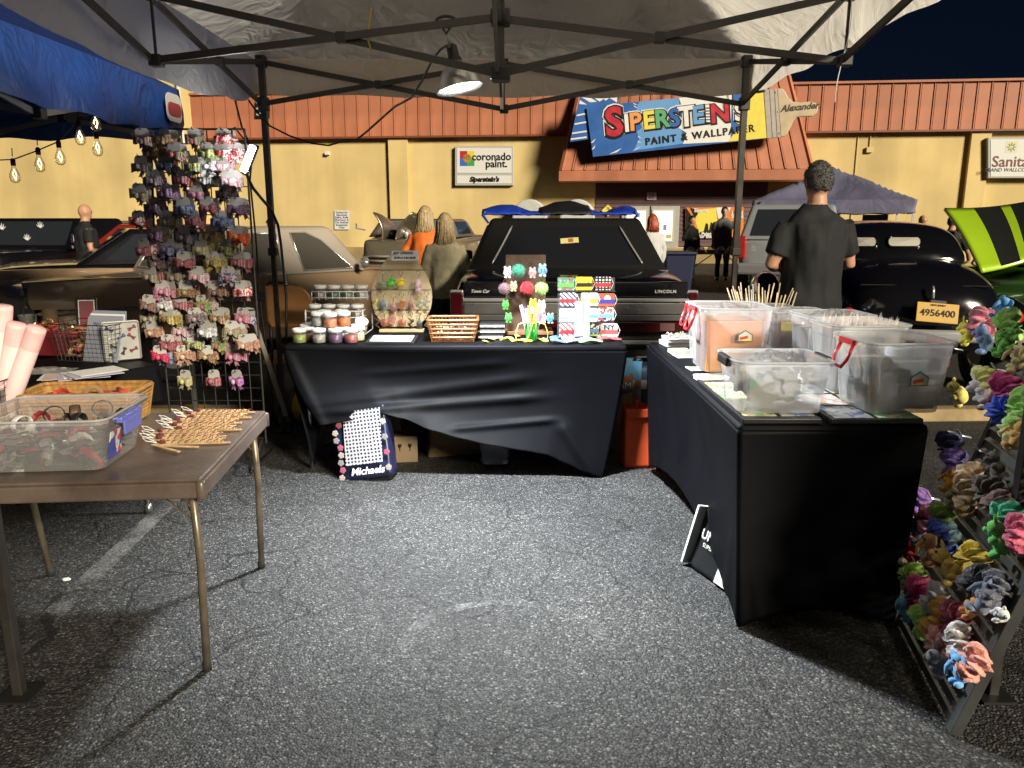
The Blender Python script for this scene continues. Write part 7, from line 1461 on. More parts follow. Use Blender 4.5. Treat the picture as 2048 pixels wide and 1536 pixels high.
# blue and black folded canopy on its roof
rt = at(1142, 434, 7.7).z; tp = thing('folded_canopy', 'blue and black fabric canopy folded on the roof of the black saloon', 'tarp', (LX - .0, LY + 2.1, rt))
BLT = pm('bright blue tarp', (.015, .05, .42), .4); BKT = pm('black tarp', (.01, .011, .014), .5)
for k, (xa, xb, m) in enumerate(((-.80, -.40, BLT), (-.42, -.10, BLT), (-.2, .32, BKT), (.22, .60, BLT), (.55, .80, BLT))):
    MB().grid(lambda u, v: (xa + (xb - xa) * u, -.35 + .8 * v, .03 + .14 * math.sin(math.pi * v) * (.6 + .4 * math.sin(3.0 * (u + k))) * (1.0 - .45 * abs((xa + (xb - xa) * u) / .8)) + .012 * mnoise.noise(Vector((u * 4 + k, v * 5, 0)))), 14, 12).build('fold', m, tp, smooth=True, solid=.015)
for s in (-1, 1): MB().tube([(s * .76, -.36, .06), (s * .79, -.34, .02), (s * .73, -.34, -.06)], [.012, .016, .01], 6).build('ruffled_edge', BLT, tp, smooth=True)
# ---- bronze hardtop at the left, tail to the left
a_h = R(42); hd = Vector((math.sin(a_h), math.cos(a_h), 0)); rgt = Vector((hd.y, -hd.x, 0)); tailR = Vector((-3.62, 6.05, 0)); bc = tailR - rgt * .95
car = thing('bronze_hardtop_car', 'bronze two-door hardtop with tail fins parked at an angle behind the wire grid', 'car', bc, -a_h)
BRZ = paint('bronze metallic paint', (.52, .36, .22), .34, .05)
q = body_shell([(0, .84, .42, .80, .0), (.06, .92, .36, .85, .01), (.4, .95, .28, .88, .03), (1.2, .95, .24, .89, .03), (2.2, .95, .22, .90, .03), (3.2, .95, .22, .90, .03), (4.2, .93, .25, .86, .03), (4.65, .88, .32, .78, .02), (4.72, .8, .4, .7, 0)])
q.build('body', BRZ, car, smooth=True, sub=2)
for s in (-1, 1):
    q = MB(); q.loft([[(s * .95, y, z0), (s * (.95 - w_), y, z0), (s * (.93 - w_), y, z1), (s * .94, y, z1)] for y, z0, z1, w_ in ((-.16, .80, .86, .06), (-.14, .74, .95, .16), (.3, .7, .955, .18), (1.0, .7, .94, .14), (1.9, .72, .90, .06))]); q.build('tail_fin', BRZ, car, smooth=True, bevel=.01)
    MB().lathe([(.0, 0), (.075, 0), (.085, .02), (.07, .05)], 18).build('tail_lamp', REDL, car, smooth=True, loc=(s * .78, -.02, .66), rot=(R(90), 0, 0)); q = MB(); q.box((s * .87, -.15, .87), (.12, .04, .07)); q.build('fin_lamp', REDL, car, bevel=.012)
    MB().tube([(s * .955, -.1, .70), (s * .965, 1.5, .68), (s * .96, 3.2, .66)], .011, 6).build('side_trim', CHROME, car)
MB().box((0, -.10, .46), (1.8, .12, .16)).build('bumper', CHROME, car, bevel=.05)
cabB = Cabin(1.35, 3.15, .88, .895, 1.62, 2.80, .72, 1.36); cabB.shell(paint('bronze roof in shade', (.50, .44, .37), .36, .05), car, .06)  # greyer roof: the shadow lying on the bronze is put into its colour
cabB.win(1, 0, 0, 0, 0, GLASSM, car, 'quarter_window', chrome=CHROME, poly=[(.10, .06), (.42, .06), (.44, .84), (.24, .86)]); cabB.win(1, 0, 0, 0, 0, GLASSM, car, 'door_window', chrome=CHROME, poly=[(.56, .06), (.90, .06), (.80, .70), (.70, .86), (.56, .86)])
cabB.win(3, .1, .44, .06, .86, GLASS2, car, 'door_window', chrome=CHROME); cabB.win(3, .56, .9, .06, .86, GLASS2, car, 'quarter_window', chrome=CHROME)
cabB.win(0, .1, .9, .1, .88, GLASS2, car, 'rear_window', chrome=CHROME); cabB.win(2, .07, .93, .08, .9, GLASS2, car, 'windscreen', chrome=CHROME)
for x in (-.84, .84):
    for y in (.95, 3.85): wheel(car, x, y)
MB().lathe([(0, 0), (.06, .0), (.065, .02), (.04, .05), (.0, .06)], 16).build('wing_mirror', CHROME, car, smooth=True, loc=(1.04, 3.0, .98), rot=(R(70), 0, 0)); MB().tube([(.96, 3.05, .92), (1.04, 3.0, .97)], .01, 6).build('mirror_stalk', CHROME, car)
MB().tube([(.18 * math.cos(t) - .35, 2.6, 1.02 + .18 * math.sin(t)) for t in [i * .3927 for i in range(16)]], .012, 6, closed=True).build('steering_wheel', BLACK, car, smooth=True)
# ---- generic far cars
def far_car(name, label, loc, rz, L, W, zbelt, ztop, col, cab, hood=None, tail=False, glass=GLASS, pname=None, front_low=.12):
    c = thing(name, label, 'car', loc, rz); P = paint(pname or name + ' paint', col); h = W / 2
    q = body_shell([(0, h - .1, .45, zbelt - .1, 0), (.06, h - .02, .36, zbelt - .03, .01), (.5, h, .26, zbelt, .03), (L * .4, h, .22, zbelt, .03), (L * .68, h, .22, zbelt - .01, .03), (L * .9, h - .04, .26, zbelt - front_low * .6, .03), (L - .06, h - .08, .36, zbelt - front_low, .01), (L, h - .16, .44, zbelt - front_low - .08, 0)]); q.build('body', P, c, smooth=True, sub=2)
    k = Cabin(cab[0], cab[3], h - .08, zbelt, cab[1], cab[2], h - .26, ztop); k.shell(P, c, .06)
    k.win(0, .1, .9, .1, .88, glass, c, 'rear_window'); k.win(2, .07, .93, .08, .9, glass, c, 'windscreen')
    for f in (1, 3): k.win(f, .12, .46, .1, .84, glass, c, 'side_window'); k.win(f, .52, .88, .1, .84, glass, c, 'side_window')
    for x in (-h + .1, h - .1):
        for y in (L * .2, L * .8): wheel(c, x, y)
    for s in (-1, 1): MB().box((s * (h - .22), L - .02, zbelt - .26), (.28, .08, .12)).build('headlamp', pm('headlamp glass', (.6, .6, .58), .1), c, bevel=.03); MB().box((s * (h - .18), .02, zbelt - .22), (.26, .08, .16)).build('tail_lamp', REDL, c, bevel=.03)
    MB().box((0, L, .46), (W * .9, .1, .16)).build('front_bumper', CHROME, c, bevel=.04); MB().box((0, 0, .46), (W * .9, .1, .16)).build('rear_bumper', CHROME, c, bevel=.04)
    if hood:
        q = MB(); ln, ang = hood; y0 = cab[3] + .05; n_ = 8
        def f(u, v): 
            x = (u - .5) * (W - .3); r = ln * v; return (x, y0 + r * math.cos(R(ang)) , zbelt + .03 + r * math.sin(R(ang)) + .04 * math.cos((u - .5) * 3) + .05 * math.sin(v * 3.1))
        q.grid(f, n_, n_); ho = q.build('open_bonnet', P, c, smooth=True, solid=.03)
        MB().tube([(W / 2 - .25, y0 + ln * .5, zbelt - .02), (W / 2 - .25, y0 + ln * math.cos(R(ang)) * .8, zbelt + ln * math.sin(R(ang)) * .8)], .01, 6).build('bonnet_stay', STEEL, c); return c, f, ho, P
    return c
p = at(-10, 520, 10.2); far_car('black_muscle_car', 'black car with bonnet raised at the far left beyond the bronze hardtop', (p.x + .6, 9.2, 0), R(-62), 4.7, 1.85, .92, 1.32, (.008, .008, .01), (.9, 1.5, 2.5, 3.1))
# raised black bonnet with white deer stickers
p = at(60, 485, 12.6); bo = thing('black_pickup_truck', 'black truck cab with white antler stickers on its rear window at far left', 'truck', (p.x, p.y, 0), R(-8)); zk = at(60, 436, 12.6).z
k = Cabin(-.3, 1.5, .98, .98, .2, 1.2, .80, zk); k.shell(paint('truck black', (.007, .007, .009)), bo, .05); k.win(0, .08, .92, .12, .88, GLASS, bo, 'rear_window')
q = body_shell([(-1.8, .9, .5, .95, 0), (-1.7, .96, .4, .98, 0), (0, .98, .35, .98, .02), (2.6, .98, .35, .98, .03), (3.2, .9, .45, .9, 0)]); q.build('body', paint('truck black', (.007, .007, .009)), bo, smooth=True, sub=1)
for s in (-1, 1): wheel(bo, s * .88, -.9, .36); wheel(bo, s * .88, 2.3, .36)
for k_, (u, v) in enumerate(((.24, .6), (.62, .66), (.56, .26))):
    q = MB(); c = k.pt(0, u, v, .012)
    for j in range(5): a = R(30 + 30 * j); q.tube([c, c + Vector((.05 * math.cos(a), -.005, .05 * math.sin(a))), c + Vector((.075 * math.cos(a) , -.005, .10 * math.sin(a)))], [.008, .007, .003], 5)
    q.build('antler_sticker', PAPER, bo)
p = at(262, 520, 12.5); far_car('red_classic_car', 'red classic car partly hidden behind the wire grid at left', (p.x + 2.4, p.y, 0), R(72), 4.6, 1.8, .92, 1.36, (.35, .03, .02), (1.0, 1.5, 2.6, 3.2))
p = at(275, 500, 15.5); far_car('tan_sedan', 'tan sedan behind the red car near the yellow wall', (p.x + 1.2, p.y, 0), R(80), 4.6, 1.8, .95, 1.42, (.25, .17, .10), (1.0, 1.5, 2.6, 3.2))
# silver suv
p = at(1535, 520, 15.0); suv = thing('silver_suv', 'silver SUV seen from its tail corner under the grey tent', 'car', (p.x + .2, p.y - .5, 0), R(-24)); SIL = paint('silver paint', (.42, .45, .48), .3, .4)
q = body_shell([(0, .86, .45, 1.05, 0), (.06, .93, .4, 1.08, .01), (1.5, .95, .3, 1.08, .02), (3.2, .95, .3, 1.05, .03), (4.3, .92, .35, .98, .03), (4.6, .8, .45, .88, 0)]); q.build('body', SIL, suv, smooth=True, sub=2)
k = Cabin(.02, 3.3, .90, 1.07, .35, 2.6, .74, 1.72); k.shell(SIL, suv, .07); k.win(0, .1, .9, .1, .85, GLASS, suv, 'rear_window')
for f in (1, 3): k.win(f, .06, .30, .1, .84, GLASS, suv, 'side_window'); k.win(f, .34, .6, .1, .84, GLASS, suv, 'side_window'); k.win(f, .64, .9, .1, .8, GLASS, suv, 'side_window')
for s in (-1, 1):
    MB().box((s * .84, .0, .92), (.17, .12, .42)).build('tail_lamp', pm('bright red lens', (.35, .02, .02), .2), suv, bevel=.03); MB().tube([(s * .6, .5, 1.76), (s * .6, 2.5, 1.76)], .02, 6).build('roof_rail', STEEL, suv)
    for y in (.9, 3.6): wheel(suv, s * .86, y, .37)
MB().box((0, -.06, .52), (1.8, .16, .22)).build('rear_bumper', pm('grey bumper', (.2, .2, .21), .4), suv, bevel=.05); MB().box((0, -.01, .98), (.36, .02, .14)).build('number_plate', PAPER, suv)
# ---- 1930s black coupe
cpx, cpy = at(1858, 640, 5.95).x, 5.95; cp = thing('vintage_black_coupe', 'rounded black vintage coupe with split rear window parked tail towards the stall', 'car', (cpx, cpy, 0), R(-10))
BLK2 = paint('deep black paint', (.005, .005, .0065), .16, 0)
def sring(y, w_, zb, zt, ex=2.6, n=20):
    zc, hh = (zb + zt) / 2, (zt - zb) / 2; r = []
    for i in range(n): t = 2 * math.pi * i / n; c, s = math.cos(t), math.sin(t); r.append((w_ * math.copysign(abs(c) ** (2 / ex), c), y, zc + hh * math.copysign(abs(s) ** (2 / ex), s)))
    return r
q = MB(); q.loft([sring(y, w_, zb, zt) for y, w_, zb, zt in ((-.02, .36, .42, .80), (.06, .52, .36, .95), (.25, .62, .34, 1.05), (.6, .68, .34, 1.12), (1.0, .70, .34, 1.14), (2.4, .72, .34, 1.12), (2.8, .66, .36, 1.08), (3.4, .5, .4, 1.04), (4.0, .38, .4, 1.0), (4.2, .26, .45, .94))]); q.build('body', BLK2, cp, smooth=True, sub=1)
ztc = at(1790, 441, 7.3).z
q = MB(); q.loft([[(x, y, z) for x, z in ((-w_, zb), (-w_ * .98, zb + .12), (-w_ * .9, zt - .1), (-w_ * .7, zt - .02), (0, zt + .015), (w_ * .7, zt - .02), (w_ * .9, zt - .1), (w_ * .98, zb + .12), (w_, zb))] for y, w_, zb, zt in ((.62, .44, 1.0, 1.16), (.80, .52, 1.0, 1.30), (1.05, .57, 1.0, ztc - .03), (1.4, .60, 1.0, ztc), (2.2, .60, 1.0, ztc), (2.55, .57, 1.0, ztc - .06), (2.75, .55, 1.0, 1.10))]); cabo = q.build('cabin', BLK2, cp, smooth=True, sub=2)
bpy.context.view_layer.update(); cabv = BVHTree.FromObject(cabo, bpy.context.evaluated_depsgraph_get()); cpI = (Matrix.Translation(cp.location) @ Matrix.Rotation(R(-10), 4, 'Z')).inverted()
PALEG = pm('pale painted window light', (.52, .50, .44), .12)  # opaque pale panes: light coming through the windows is put into the colour
for s in (-1, 1):
    ol = []
    for x, z in rrect((58, 68)[s > 0], 20, 9, 5, (1727, 1809)[s > 0], 485):
        d = (cpI.to_3x3() @ ray(x, z)).normalized(); h, nn_, _, _ = cabv.ray_cast(cpI @ Vector((0, 0, CAM_Z)), d)
        if h is not None: ol.append(h + nn_ * .006)
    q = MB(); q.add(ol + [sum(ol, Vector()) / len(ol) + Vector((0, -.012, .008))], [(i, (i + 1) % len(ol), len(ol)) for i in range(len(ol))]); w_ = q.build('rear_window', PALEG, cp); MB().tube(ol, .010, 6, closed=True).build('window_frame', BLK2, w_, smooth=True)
    q = MB(); q.loft([sring(y, w2, zb, zt, 2.2, 14) for y, w2, zb, zt in ((.05, .06, .35, .55), (.15, .15, .3, .72), (.45, .19, .28, .84), (.85, .19, .28, .82), (1.3, .14, .28, .6), (1.7, .08, .26, .36))]); q.build('rear_fender', BLK2, cp, smooth=True, sub=1, loc=(s * .74, 0, 0))
    q = MB(); q.loft([sring(y, w2, zb, zt, 2.2, 14) for y, w2, zb, zt in ((2.6, .08, .26, .36), (3.0, .14, .3, .6), (3.4, .19, .3, .84), (3.9, .18, .32, .8), (4.2, .1, .4, .62))]); q.build('front_fender', BLK2, cp, smooth=True, sub=1, loc=(s * .72, 0, 0))
    wheel(cp, s * .72, .75, .33); wheel(cp, s * .72, 3.5, .33); MB().box((s * .66, 2.0, .30), (.24, 1.3, .04)).build('running_board', BLK2, cp, bevel=.015)
    MB().lathe([(0, 0), (.05, .0), (.055, .02), (.045, .06), (.02, .08)], 16).build('tail_lamp', pm('vivid red lens', (.45, .02, .015), .25), cp, smooth=True, loc=(s * .60, -.0, .70), rot=(R(90), 0, 0)); MB().tube([(s * .60, .06, .68), (s * .60, .2, .62)], .018, 8).build('lamp_stalk', CHROME, cp)  # tail lamps in a plain vivid red, no emission
    MB().prism([(1.45, 1.12), (2.3, 1.12), (2.2, ztc - .1), (1.5, ztc - .1)], .01).build('side_window', GLASS, cp, loc=(s * .645, 0, 0), rot=(0, 0, R(90)))
MB().tube([(-.78, .0, .56), (-.6, -.10, .56), (-.3, -.15, .56), (0, -.16, .56), (.3, -.15, .56), (.6, -.10, .56), (.78, 0, .56)], [(.02, .05)] * 7, 10).build('bumper', CHROME, cp, smooth=True)
MB().tube([(0, .0, .92), (0, -.025, .90), (0, -.03, .84), (0, -.01, .83)], .011, 8).build('boot_handle', CHROME, cp, smooth=True); MB().lathe([(0, .02), (.03, .012), (.04, 0)], 16).build('boot_badge', CHROME, cp, smooth=True, loc=(.02, -.015, .76), rot=(R(90), 0, 0))
pl = MB().box((0, 0, 0), (.30, .008, .15)).build('number_plate', pm('gold number plate', (.60, .36, .06), .45), cp, bevel=.004, loc=(.02, -.10, .73), rot=(R(-14), R(4), 0)); lettering('4956400', .072, INK, pl, (0, -.006, -.005), offset=.0012, ext=.001); lettering('NEW JERSEY', .02, INK, pl, (0, -.006, .056), ext=.001); MB().box((0, .01, .085), (.12, .02, .03)).build('plate_lamp', BLACK, pl, bevel=.006)
MB().prism([(-.5, 1.02), (.5, 1.02), (.5, 1.026), (-.5, 1.026)], .01).build('boot_seam', pm('dark seam', (.001, .001, .001), .8), cp, loc=(0, .085, -.1))  # near-black strip along the boot joint
# ---- green muscle car with raised striped bonnet
gx = at(2010, 545, 8.6); gc = thing('green_muscle_car', 'dark green car with raised lime bonnet and black stripes at the right edge', 'car', (gx.x + 3.0, 7.1, 0), R(55)); GRN = paint('dark green paint', (.03, .10, .012), .22, .3); LIME = paint('lime paint', (.36, .58, .02), .3, .1)
q = body_shell([(0, .8, .45, .9, 0), (.06, .9, .36, .95, .01), (.6, .95, .26, .97, .03), (2.4, .95, .22, .96, .03), (3.4, .95, .22, .94, .03), (4.5, .9, .26, .86, .02), (4.7, .8, .4, .76, 0)]); q.build('body', GRN, gc, smooth=True, sub=2)
k = Cabin(.7, 3.2, .88, .96, 1.3, 2.4, .68, 1.36); k.shell(GRN, gc, .06)
for f in (1, 3): k.win(f, .14, .46, .1, .84, GLASS, gc, 'side_window'); k.win(f, .52, .88, .1, .84, GLASS, gc, 'side_window')
k.win(0, .1, .9, .1, .88, GLASS, gc, 'rear_window'); k.win(2, .07, .93, .08, .9, GLASS, gc, 'windscreen')
for x in (-.85, .85):
    for y in (.95, 3.85): wheel(gc, x, y, .34)
for s in (-1, 1): MB().sphere((0, 0, 0), (.11, .07, .07), 14, 10).build('wing_mirror', GRN, gc, smooth=True, loc=(s * 1.08, 2.85, 1.02)); MB().box((s * .6, 4.68, .66), (.3, .08, .14)).build('headlamp', pm('headlamp glass', (.6, .6, .58), .1), gc, bevel=.03)
# its bonnet, hinged at the windscreen: four picture corners on their own depth
hA, hB, hC, hD = at(1888, 418, 9.0), at(2090, 398, 9.2), at(2110, 500, 8.2), at(1962, 546, 8.1)
def hood_pt(u, v, o=0.0):
    p = hA.lerp(hB, u).lerp(hD.lerp(hC, u), v); n = (hB - hA).cross(hD - hA).normalized(); return p + n * (.06 * math.sin(math.pi * u) * .8 + o) + Vector((0, 0, .05 * math.sin(math.pi * v)))
n_ = (hB - hA).cross(hD - hA).normalized(); sgn = 1 if n_.dot(Vector((0, 0, CAM_Z)) - hA) > 0 else -1
gi = (Matrix.Translation(gc.location) @ Matrix.Rotation(R(55), 4, 'Z')).inverted()
q = MB(gi); q.grid(lambda u, v: hood_pt(u, v), 20, 12); ho = q.build('open_bonnet', LIME, gc, smooth=True, solid=.03)
for k_, (ua, ub, m) in enumerate(((.30, .56, BLACK), (.66, .92, BLACK))): q = MB(gi); q.grid(lambda u, v: hood_pt(ua + (ub - ua) * u, .02 + .96 * v, sgn * .02), 8, 12); q.build('bonnet_stripe', pm('matt black stripe', (.012, .013, .012), .4), ho, smooth=True)
q = MB(gi); q.tube([at(1958, 505, 8.9), at(1930, 546, 9.0)], .012, 6); q.build('bonnet_stay', STEEL, gc)
# ---- hot rod with clamshell bonnet
hp = at(772, 500, 10.6); hr = thing('vintage_truck', 'vintage truck with two bonnet halves raised like wings beyond the bronze car', 'truck', (hp.x, hp.y, 0), R(-10)); HG = paint('grey olive paint', (.16, .14, .10), .3, .3)
zz = lambda py: at(772, py, 10.6).z
q = body_shell([(-.05, .30, .4, zz(484), 0), (.0, .36, .36, zz(480), 0), (.8, .5, .36, zz(478), .02), (1.4, .7, .36, zz(474), .02), (3.4, .75, .36, zz(476), .02), (3.6, .7, .4, zz(480), 0)]); q.build('body', HG, hr, smooth=True, sub=1)
k = Cabin(1.1, 2.6, .68, zz(478), 1.35, 2.4, .56, zz(440) + .02); k.shell(HG, hr, .08); k.win(0, .1, .9, .14, .84, GLASS2, hr, 'windscreen', chrome=CHROME)
for f in (1, 3): k.win(f, .2, .8, .14, .84, GLASS, hr, 'side_window')
for j in range(9): MB().tube([(-.30, -.08, .45 + j * .062), (0, -.11, .45 + j * .062), (.30, -.08, .45 + j * .062)], .014, 6).build('grille_bar', CHROME, hr, smooth=True)
for s in (-1, 1):
    MB().grid(lambda u, v: (s * (.10 + (.10 if s < 0 else .26) * v - .06 * math.sin(3.1 * v)), .1 + .8 * u, zz(482) + (.38 - .16 * u) * v + .03 * math.sin(3.1 * u)), 10, 8).build('bonnet_half', pm('polished bonnet steel', (.42, .36, .26), .25, .8), hr, smooth=True, solid=.02)
    MB().lathe([(0, .1), (.08, .08), (.11, 0), (.09, -.1)], 18).build('headlamp', CHROME, hr, smooth=True, loc=(s * .5, -.02, .82), rot=(R(90), 0, 0))
    q = MB(); q.loft([sring(y, w2, zb, zt, 2.2, 14) for y, w2, zb, zt in ((-.1, .08, .45, .55), (.1, .15, .4, .76), (.5, .17, .36, .84), (.9, .14, .34, .7), (1.3, .08, .3, .4))]); q.build('fender', HG, hr, smooth=True, sub=1, loc=(s * .66, 0, 0)); wheel(hr, s * .66, .45, .34); wheel(hr, s * .66, 3.0, .34)
for j in range(6): MB().sphere((-.15 + .06 * j, .45 + .05 * (j % 2), zz(470)), (.06, .1, .07), 8, 6, wob=.3, seed=j).build('engine_piece', CHROME if j % 2 else BLACK, hr, smooth=True)
MB().tube([(-.62, .9, zz(462)), (-.74, .85, zz(458)), (-.72, .8, zz(448))], .012, 6).build('mirror_arm', CHROME, hr)
# ================================================================ far grey tent and its table
fa, fb_ = at(1560, 412, 15.2), at(1895, 409, 14.2); tw = (fb_ - fa).length; ftl = thing('grey_canopy_tent', 'lilac grey pop-up tent standing before the yellow wall behind the man', 'tent', ((fa.x + fb_.x) / 2, (fa.y + fb_.y) / 2 + tw / 2, 0), math.atan2(fb_.y - fa.y, fb_.x - fa.x))
fz = at(1725, 400, 14.7).z; FT = fabric('lilac grey fabric', (.19, .19, .30), .2, .35, 2.5, .6)
canopy_grid(0, 0, tw / 2, tw / 2, fz, at(1722, 336, 16.5).z, .22, 28, 4, .04).build('canopy', FT, ftl, smooth=True); valance(tw / 2 + .003, tw / 2 + .003, fz + .004, .24, .06, 21).build('valance', FT, ftl, smooth=True)
for sx_ in (-1, 1):
    for sy_ in (-1, 1): MB().bar((sx_ * (tw / 2 - .04), sy_ * (tw / 2 - .04), 0), (sx_ * (tw / 2 - .04), sy_ * (tw / 2 - .04), fz), .035).build('post', pm('white post', (.62, .62, .6), .5), ftl)
MB().box((-.1, -tw / 2 - .012, fz - .10), (.34, .006, .18)).build('blue_patch', pm('blue patch', (.08, .12, .3), .6), ftl); MB().box((.95, tw / 2 - .2, fz - .55), (.5, .03, .6)).build('hanging_poster', BLACK, ftl)
def far_table(px0, px1, py, Y, label, rz=0, top=(.45, .36, .22)):
    a, b = at(px0, py, Y), at(px1, py, Y); o = thing('folding_table', label, 'table', ((a.x + b.x) / 2, Y, 0), rz); L = b.x - a.x
    MB().box((0, 0, a.z - .02), (L, .7, .04)).build('table_top', pm('pale table top', top, .5), o, bevel=.006)
    for s in (-1, 1):
        for y in (-.25, .25): MB().tube([(s * (L / 2 - .25), y, 0), (s * (L / 2 - .25), y, a.z - .04)], .018, 6).build('leg', STEEL, o)
        MB().bar((s * (L / 2 - .25), 0, .35), (s * .15, 0, a.z - .06), .02).build('brace', STEEL, o)
    return o, a.z, L
o, tz_, L = far_table(1362, 1512, 504, 17.5, 'pale folding table with foil trays in front of the shop banner')
for k in range(7):
    t = thing('foil_tray', f'covered foil tray number {k + 1} from the left on the far table', 'tray', (o.location.x - L / 2 + .2 + .22 * k, 17.4, tz_), 0, 'foil trays on the far table'); MB().loft([[(x, y, 0) for x, y in rrect(.15, .2, .03, 2)], [(x, y, .05) for x, y in rrect(.18, .24, .03, 2)]]).build('tray', pm('foil', (.5, .52, .56), .3, .8), t); MB().sphere((0, 0, .05), (.085, .11, .08), 10, 6).build('dome', clear_mat('dome plastic', (.7, .75, .85), .35, .08, .3), t, smooth=True)
o2, tz2, L2 = far_table(1860, 1985, 528, 12.0, 'white folding table beside the green car', 0, (.6, .6, .58))
t = thing('paper_towel_roll', 'white roll standing on the table beside the green car', 'roll', (at(1912, 520, 12).x, 12.0, tz2)); MB().lathe([(.02, 0), (.06, 0), (.06, .24), (.02, .24)], 18).build('roll', PAPER, t, smooth=True)
p = at(1352, 545, 13.2); o = thing('dark_blue_bin', 'dark blue wheeled bin standing beyond the black saloon', 'bin', (p.x, 13.2, 0)); zc_ = at(1352, 503, 13.2).z
MB().loft([[(x, y, .06) for x, y in rrect(.40, .45, .04, 3)], [(x, y, zc_ - .04) for x, y in rrect(.52, .58, .04, 3)]]).build('tub', pm('dark blue plastic', (.01, .014, .05), .45), o); MB().box((0, -.02, zc_ - .02), (.55, .62, .05)).build('lid', pm('dark blue plastic', (.01, .014, .05), .45), o, bevel=.02)
for s in (-1, 1): MB().tube([(s * .2, .2, .08), (s * .24, .2, .08)], .08, 12).build('wheel', RUBBER, o)
# ================================================================ people
SKIN = pm('skin', (.50, .27, .17), .5, var=.06, vs=20, sub=.08)
def person(label, px, ptop, Y, rz, b, top, bottom, shoe, hair, arms, longsleeve=False, lean=0.0, vox=.014, xoff=0.0, fem=False, skin=None, stride=.06, hairkind='short', hand_fist=False, head_turn=0.0):
    skin = skin or SKIN
    tp = at(px, ptop, Y); H = tp.z; s = H / 1.75; X = tp.x + xoff
    o = thing('person', label, 'person', (X, Y, 0), rz); q = MB(); S = lambda v: Vector(v) * s
    def ell(z, w_, d_, y=0.0, n=18, x=0.0): return [(s * (x + w_ * math.cos(2 * math.pi * i / n)), s * (y + d_ * math.sin(2 * math.pi * i / n)) + math.tan(lean) * max(0, z - .95) * s, s * z) for i in range(n)]
    L = lambda v: S((v[0], v[1] + math.tan(lean) * max(0, v[2] - .95), v[2]))
    sh = .185 * (1 + (b - 1) * .55) * (.9 if fem else 1)
    q.cur = 1       # shirt
    q.loft([ell(.80, .178 * b, .130 * b), ell(.90, .180 * b, .135 * b), ell(1.02, .165 * b, .128 * b), ell(1.16, .165 * b, .128 * b), ell(1.30, sh * .96, .126 * b), ell(1.385, sh * .98, .108 * b), ell(1.43, sh * .78, .088), ell(1.465, sh * .52, .075), ell(1.495, .078, .07)])
    q.cur = 0       # neck and head
    hz = 1.63
    q.loft([ell(1.44, .07, .07), ell(1.50, .060, .064), ell(1.56, .056, .062, .01)])
    ht = Matrix.Rotation(head_turn, 4, 'Z'); hc = L((0, .012, hz)); q.M = Matrix.Translation(hc) @ ht
    q.sphere((0, 0, .012 * s), (.076 * s, .096 * s, .108 * s), 16, 12); q.sphere((0, .03 * s, -.055 * s), (.052 * s, .06 * s, .058 * s), 12, 8)
    q.loft([[(-.008 * s, .09 * s, .03 * s), (.008 * s, .09 * s, .03 * s), (0, .085 * s, .035 * s)], [(-.017 * s, .088 * s, -.018 * s), (.017 * s, .088 * s, -.018 * s), (0, .120 * s, -.012 * s)]])
    for e in (-1, 1): q.sphere((e * .077 * s, -.005 * s, 0), (.012 * s, .02 * s, .032 * s), 8, 6)
    q.M = None
    for e, (el, wr) in zip((-1, 1), arms):
        S0 = L((e * sh * .90, 0, 1.375)); E, W = L((e * el[0], el[1], el[2])), L((e * wr[0], wr[1], wr[2]))
        q.cur = 0; q.tube([S0, S0.lerp(E, .5), E, E.lerp(W, .3), W], [.052 * s * b ** .5, .047 * s * b ** .5, .041 * s, .042 * s, .029 * s], 12)
        q.cur = 1
        if longsleeve: q.tube([S0 - (E - S0) * .05, S0.lerp(E, .5), E, E.lerp(W, .5), E.lerp(W, .96)], [.068 * s, .062 * s, .056 * s, .052 * s, .046 * s], 14)
        else: q.tube([S0 - (E - S0) * .05, S0.lerp(E, .35), S0.lerp(E, .74)], [.060 * s * b ** .5, .062 * s * b ** .5, .064 * s * b ** .5], 14)
        q.cur = 0; d = (W - E).normalized(); sd_ = d.cross(Vector((e, .2, 0))).normalized(); u_ = d.cross(sd_)
        q.tube([W - d * .01, W + d * .04 * s, W + d * .085 * s], [(.022 * s, .03 * s), (.018 * s, .040 * s), (.014 * s, .038 * s)], 10)
        for f in range(4):
            r0 = W + d * .08 * s + u_ * (-.028 + .019 * f) * s; ln = (.062, .072, .068, .052)[f] * s; q.tube([r0, r0 + d * ln * .55 + sd_ * .008 * s, r0 + d * ln * .9 + sd_ * .028 * s], [.0095 * s, .009 * s, .007 * s], 7)
        q.tube([W + d * .025 * s - u_ * .03 * s, W + d * .055 * s - u_ * .052 * s + sd_ * .012 * s, W + d * .085 * s - u_ * .05 * s + sd_ * .026 * s], [.012 * s, .011 * s, .008 * s], 7)
    q.cur = 2       # trousers
    q.loft([ell(.74, .15 * b, .115 * b), ell(.85, .168 * b, .122 * b), ell(.95, .165 * b, .12 * b)])
    for e in (-1, 1):
        hp_, kn, an = S((e * .085 * b, 0, .84)), S((e * .10, .02 + e * stride * .3, .48)), S((e * .11, -.02 + e * stride, .06))
        q.cur = 2; q.tube([hp_, hp_.lerp(kn, .5), kn, kn.lerp(an, .5), an + Vector((0, 0, .02))], [.098 * s * b ** .6, .085 * s * b ** .5, .068 * s, .062 * s, .058 * s], 14)
        q.cur = 3; q.sphere(an + S((0, .06, -.018)), (.046 * s, .125 * s, .042 * s), 12, 8); q.box(an + S((0, .06, -.045)), (.085 * s, .23 * s, .03 * s))
    src = q.mesh('person_source'); t = bpy.data.objects.new('person_source', src); COL.objects.link(t)
    m = t.modifiers.new('r', 'REMESH'); m.mode = 'VOXEL'; m.voxel_size = vox; m2 = t.modifiers.new('s', 'SMOOTH'); m2.iterations = 6; m2.factor = .5
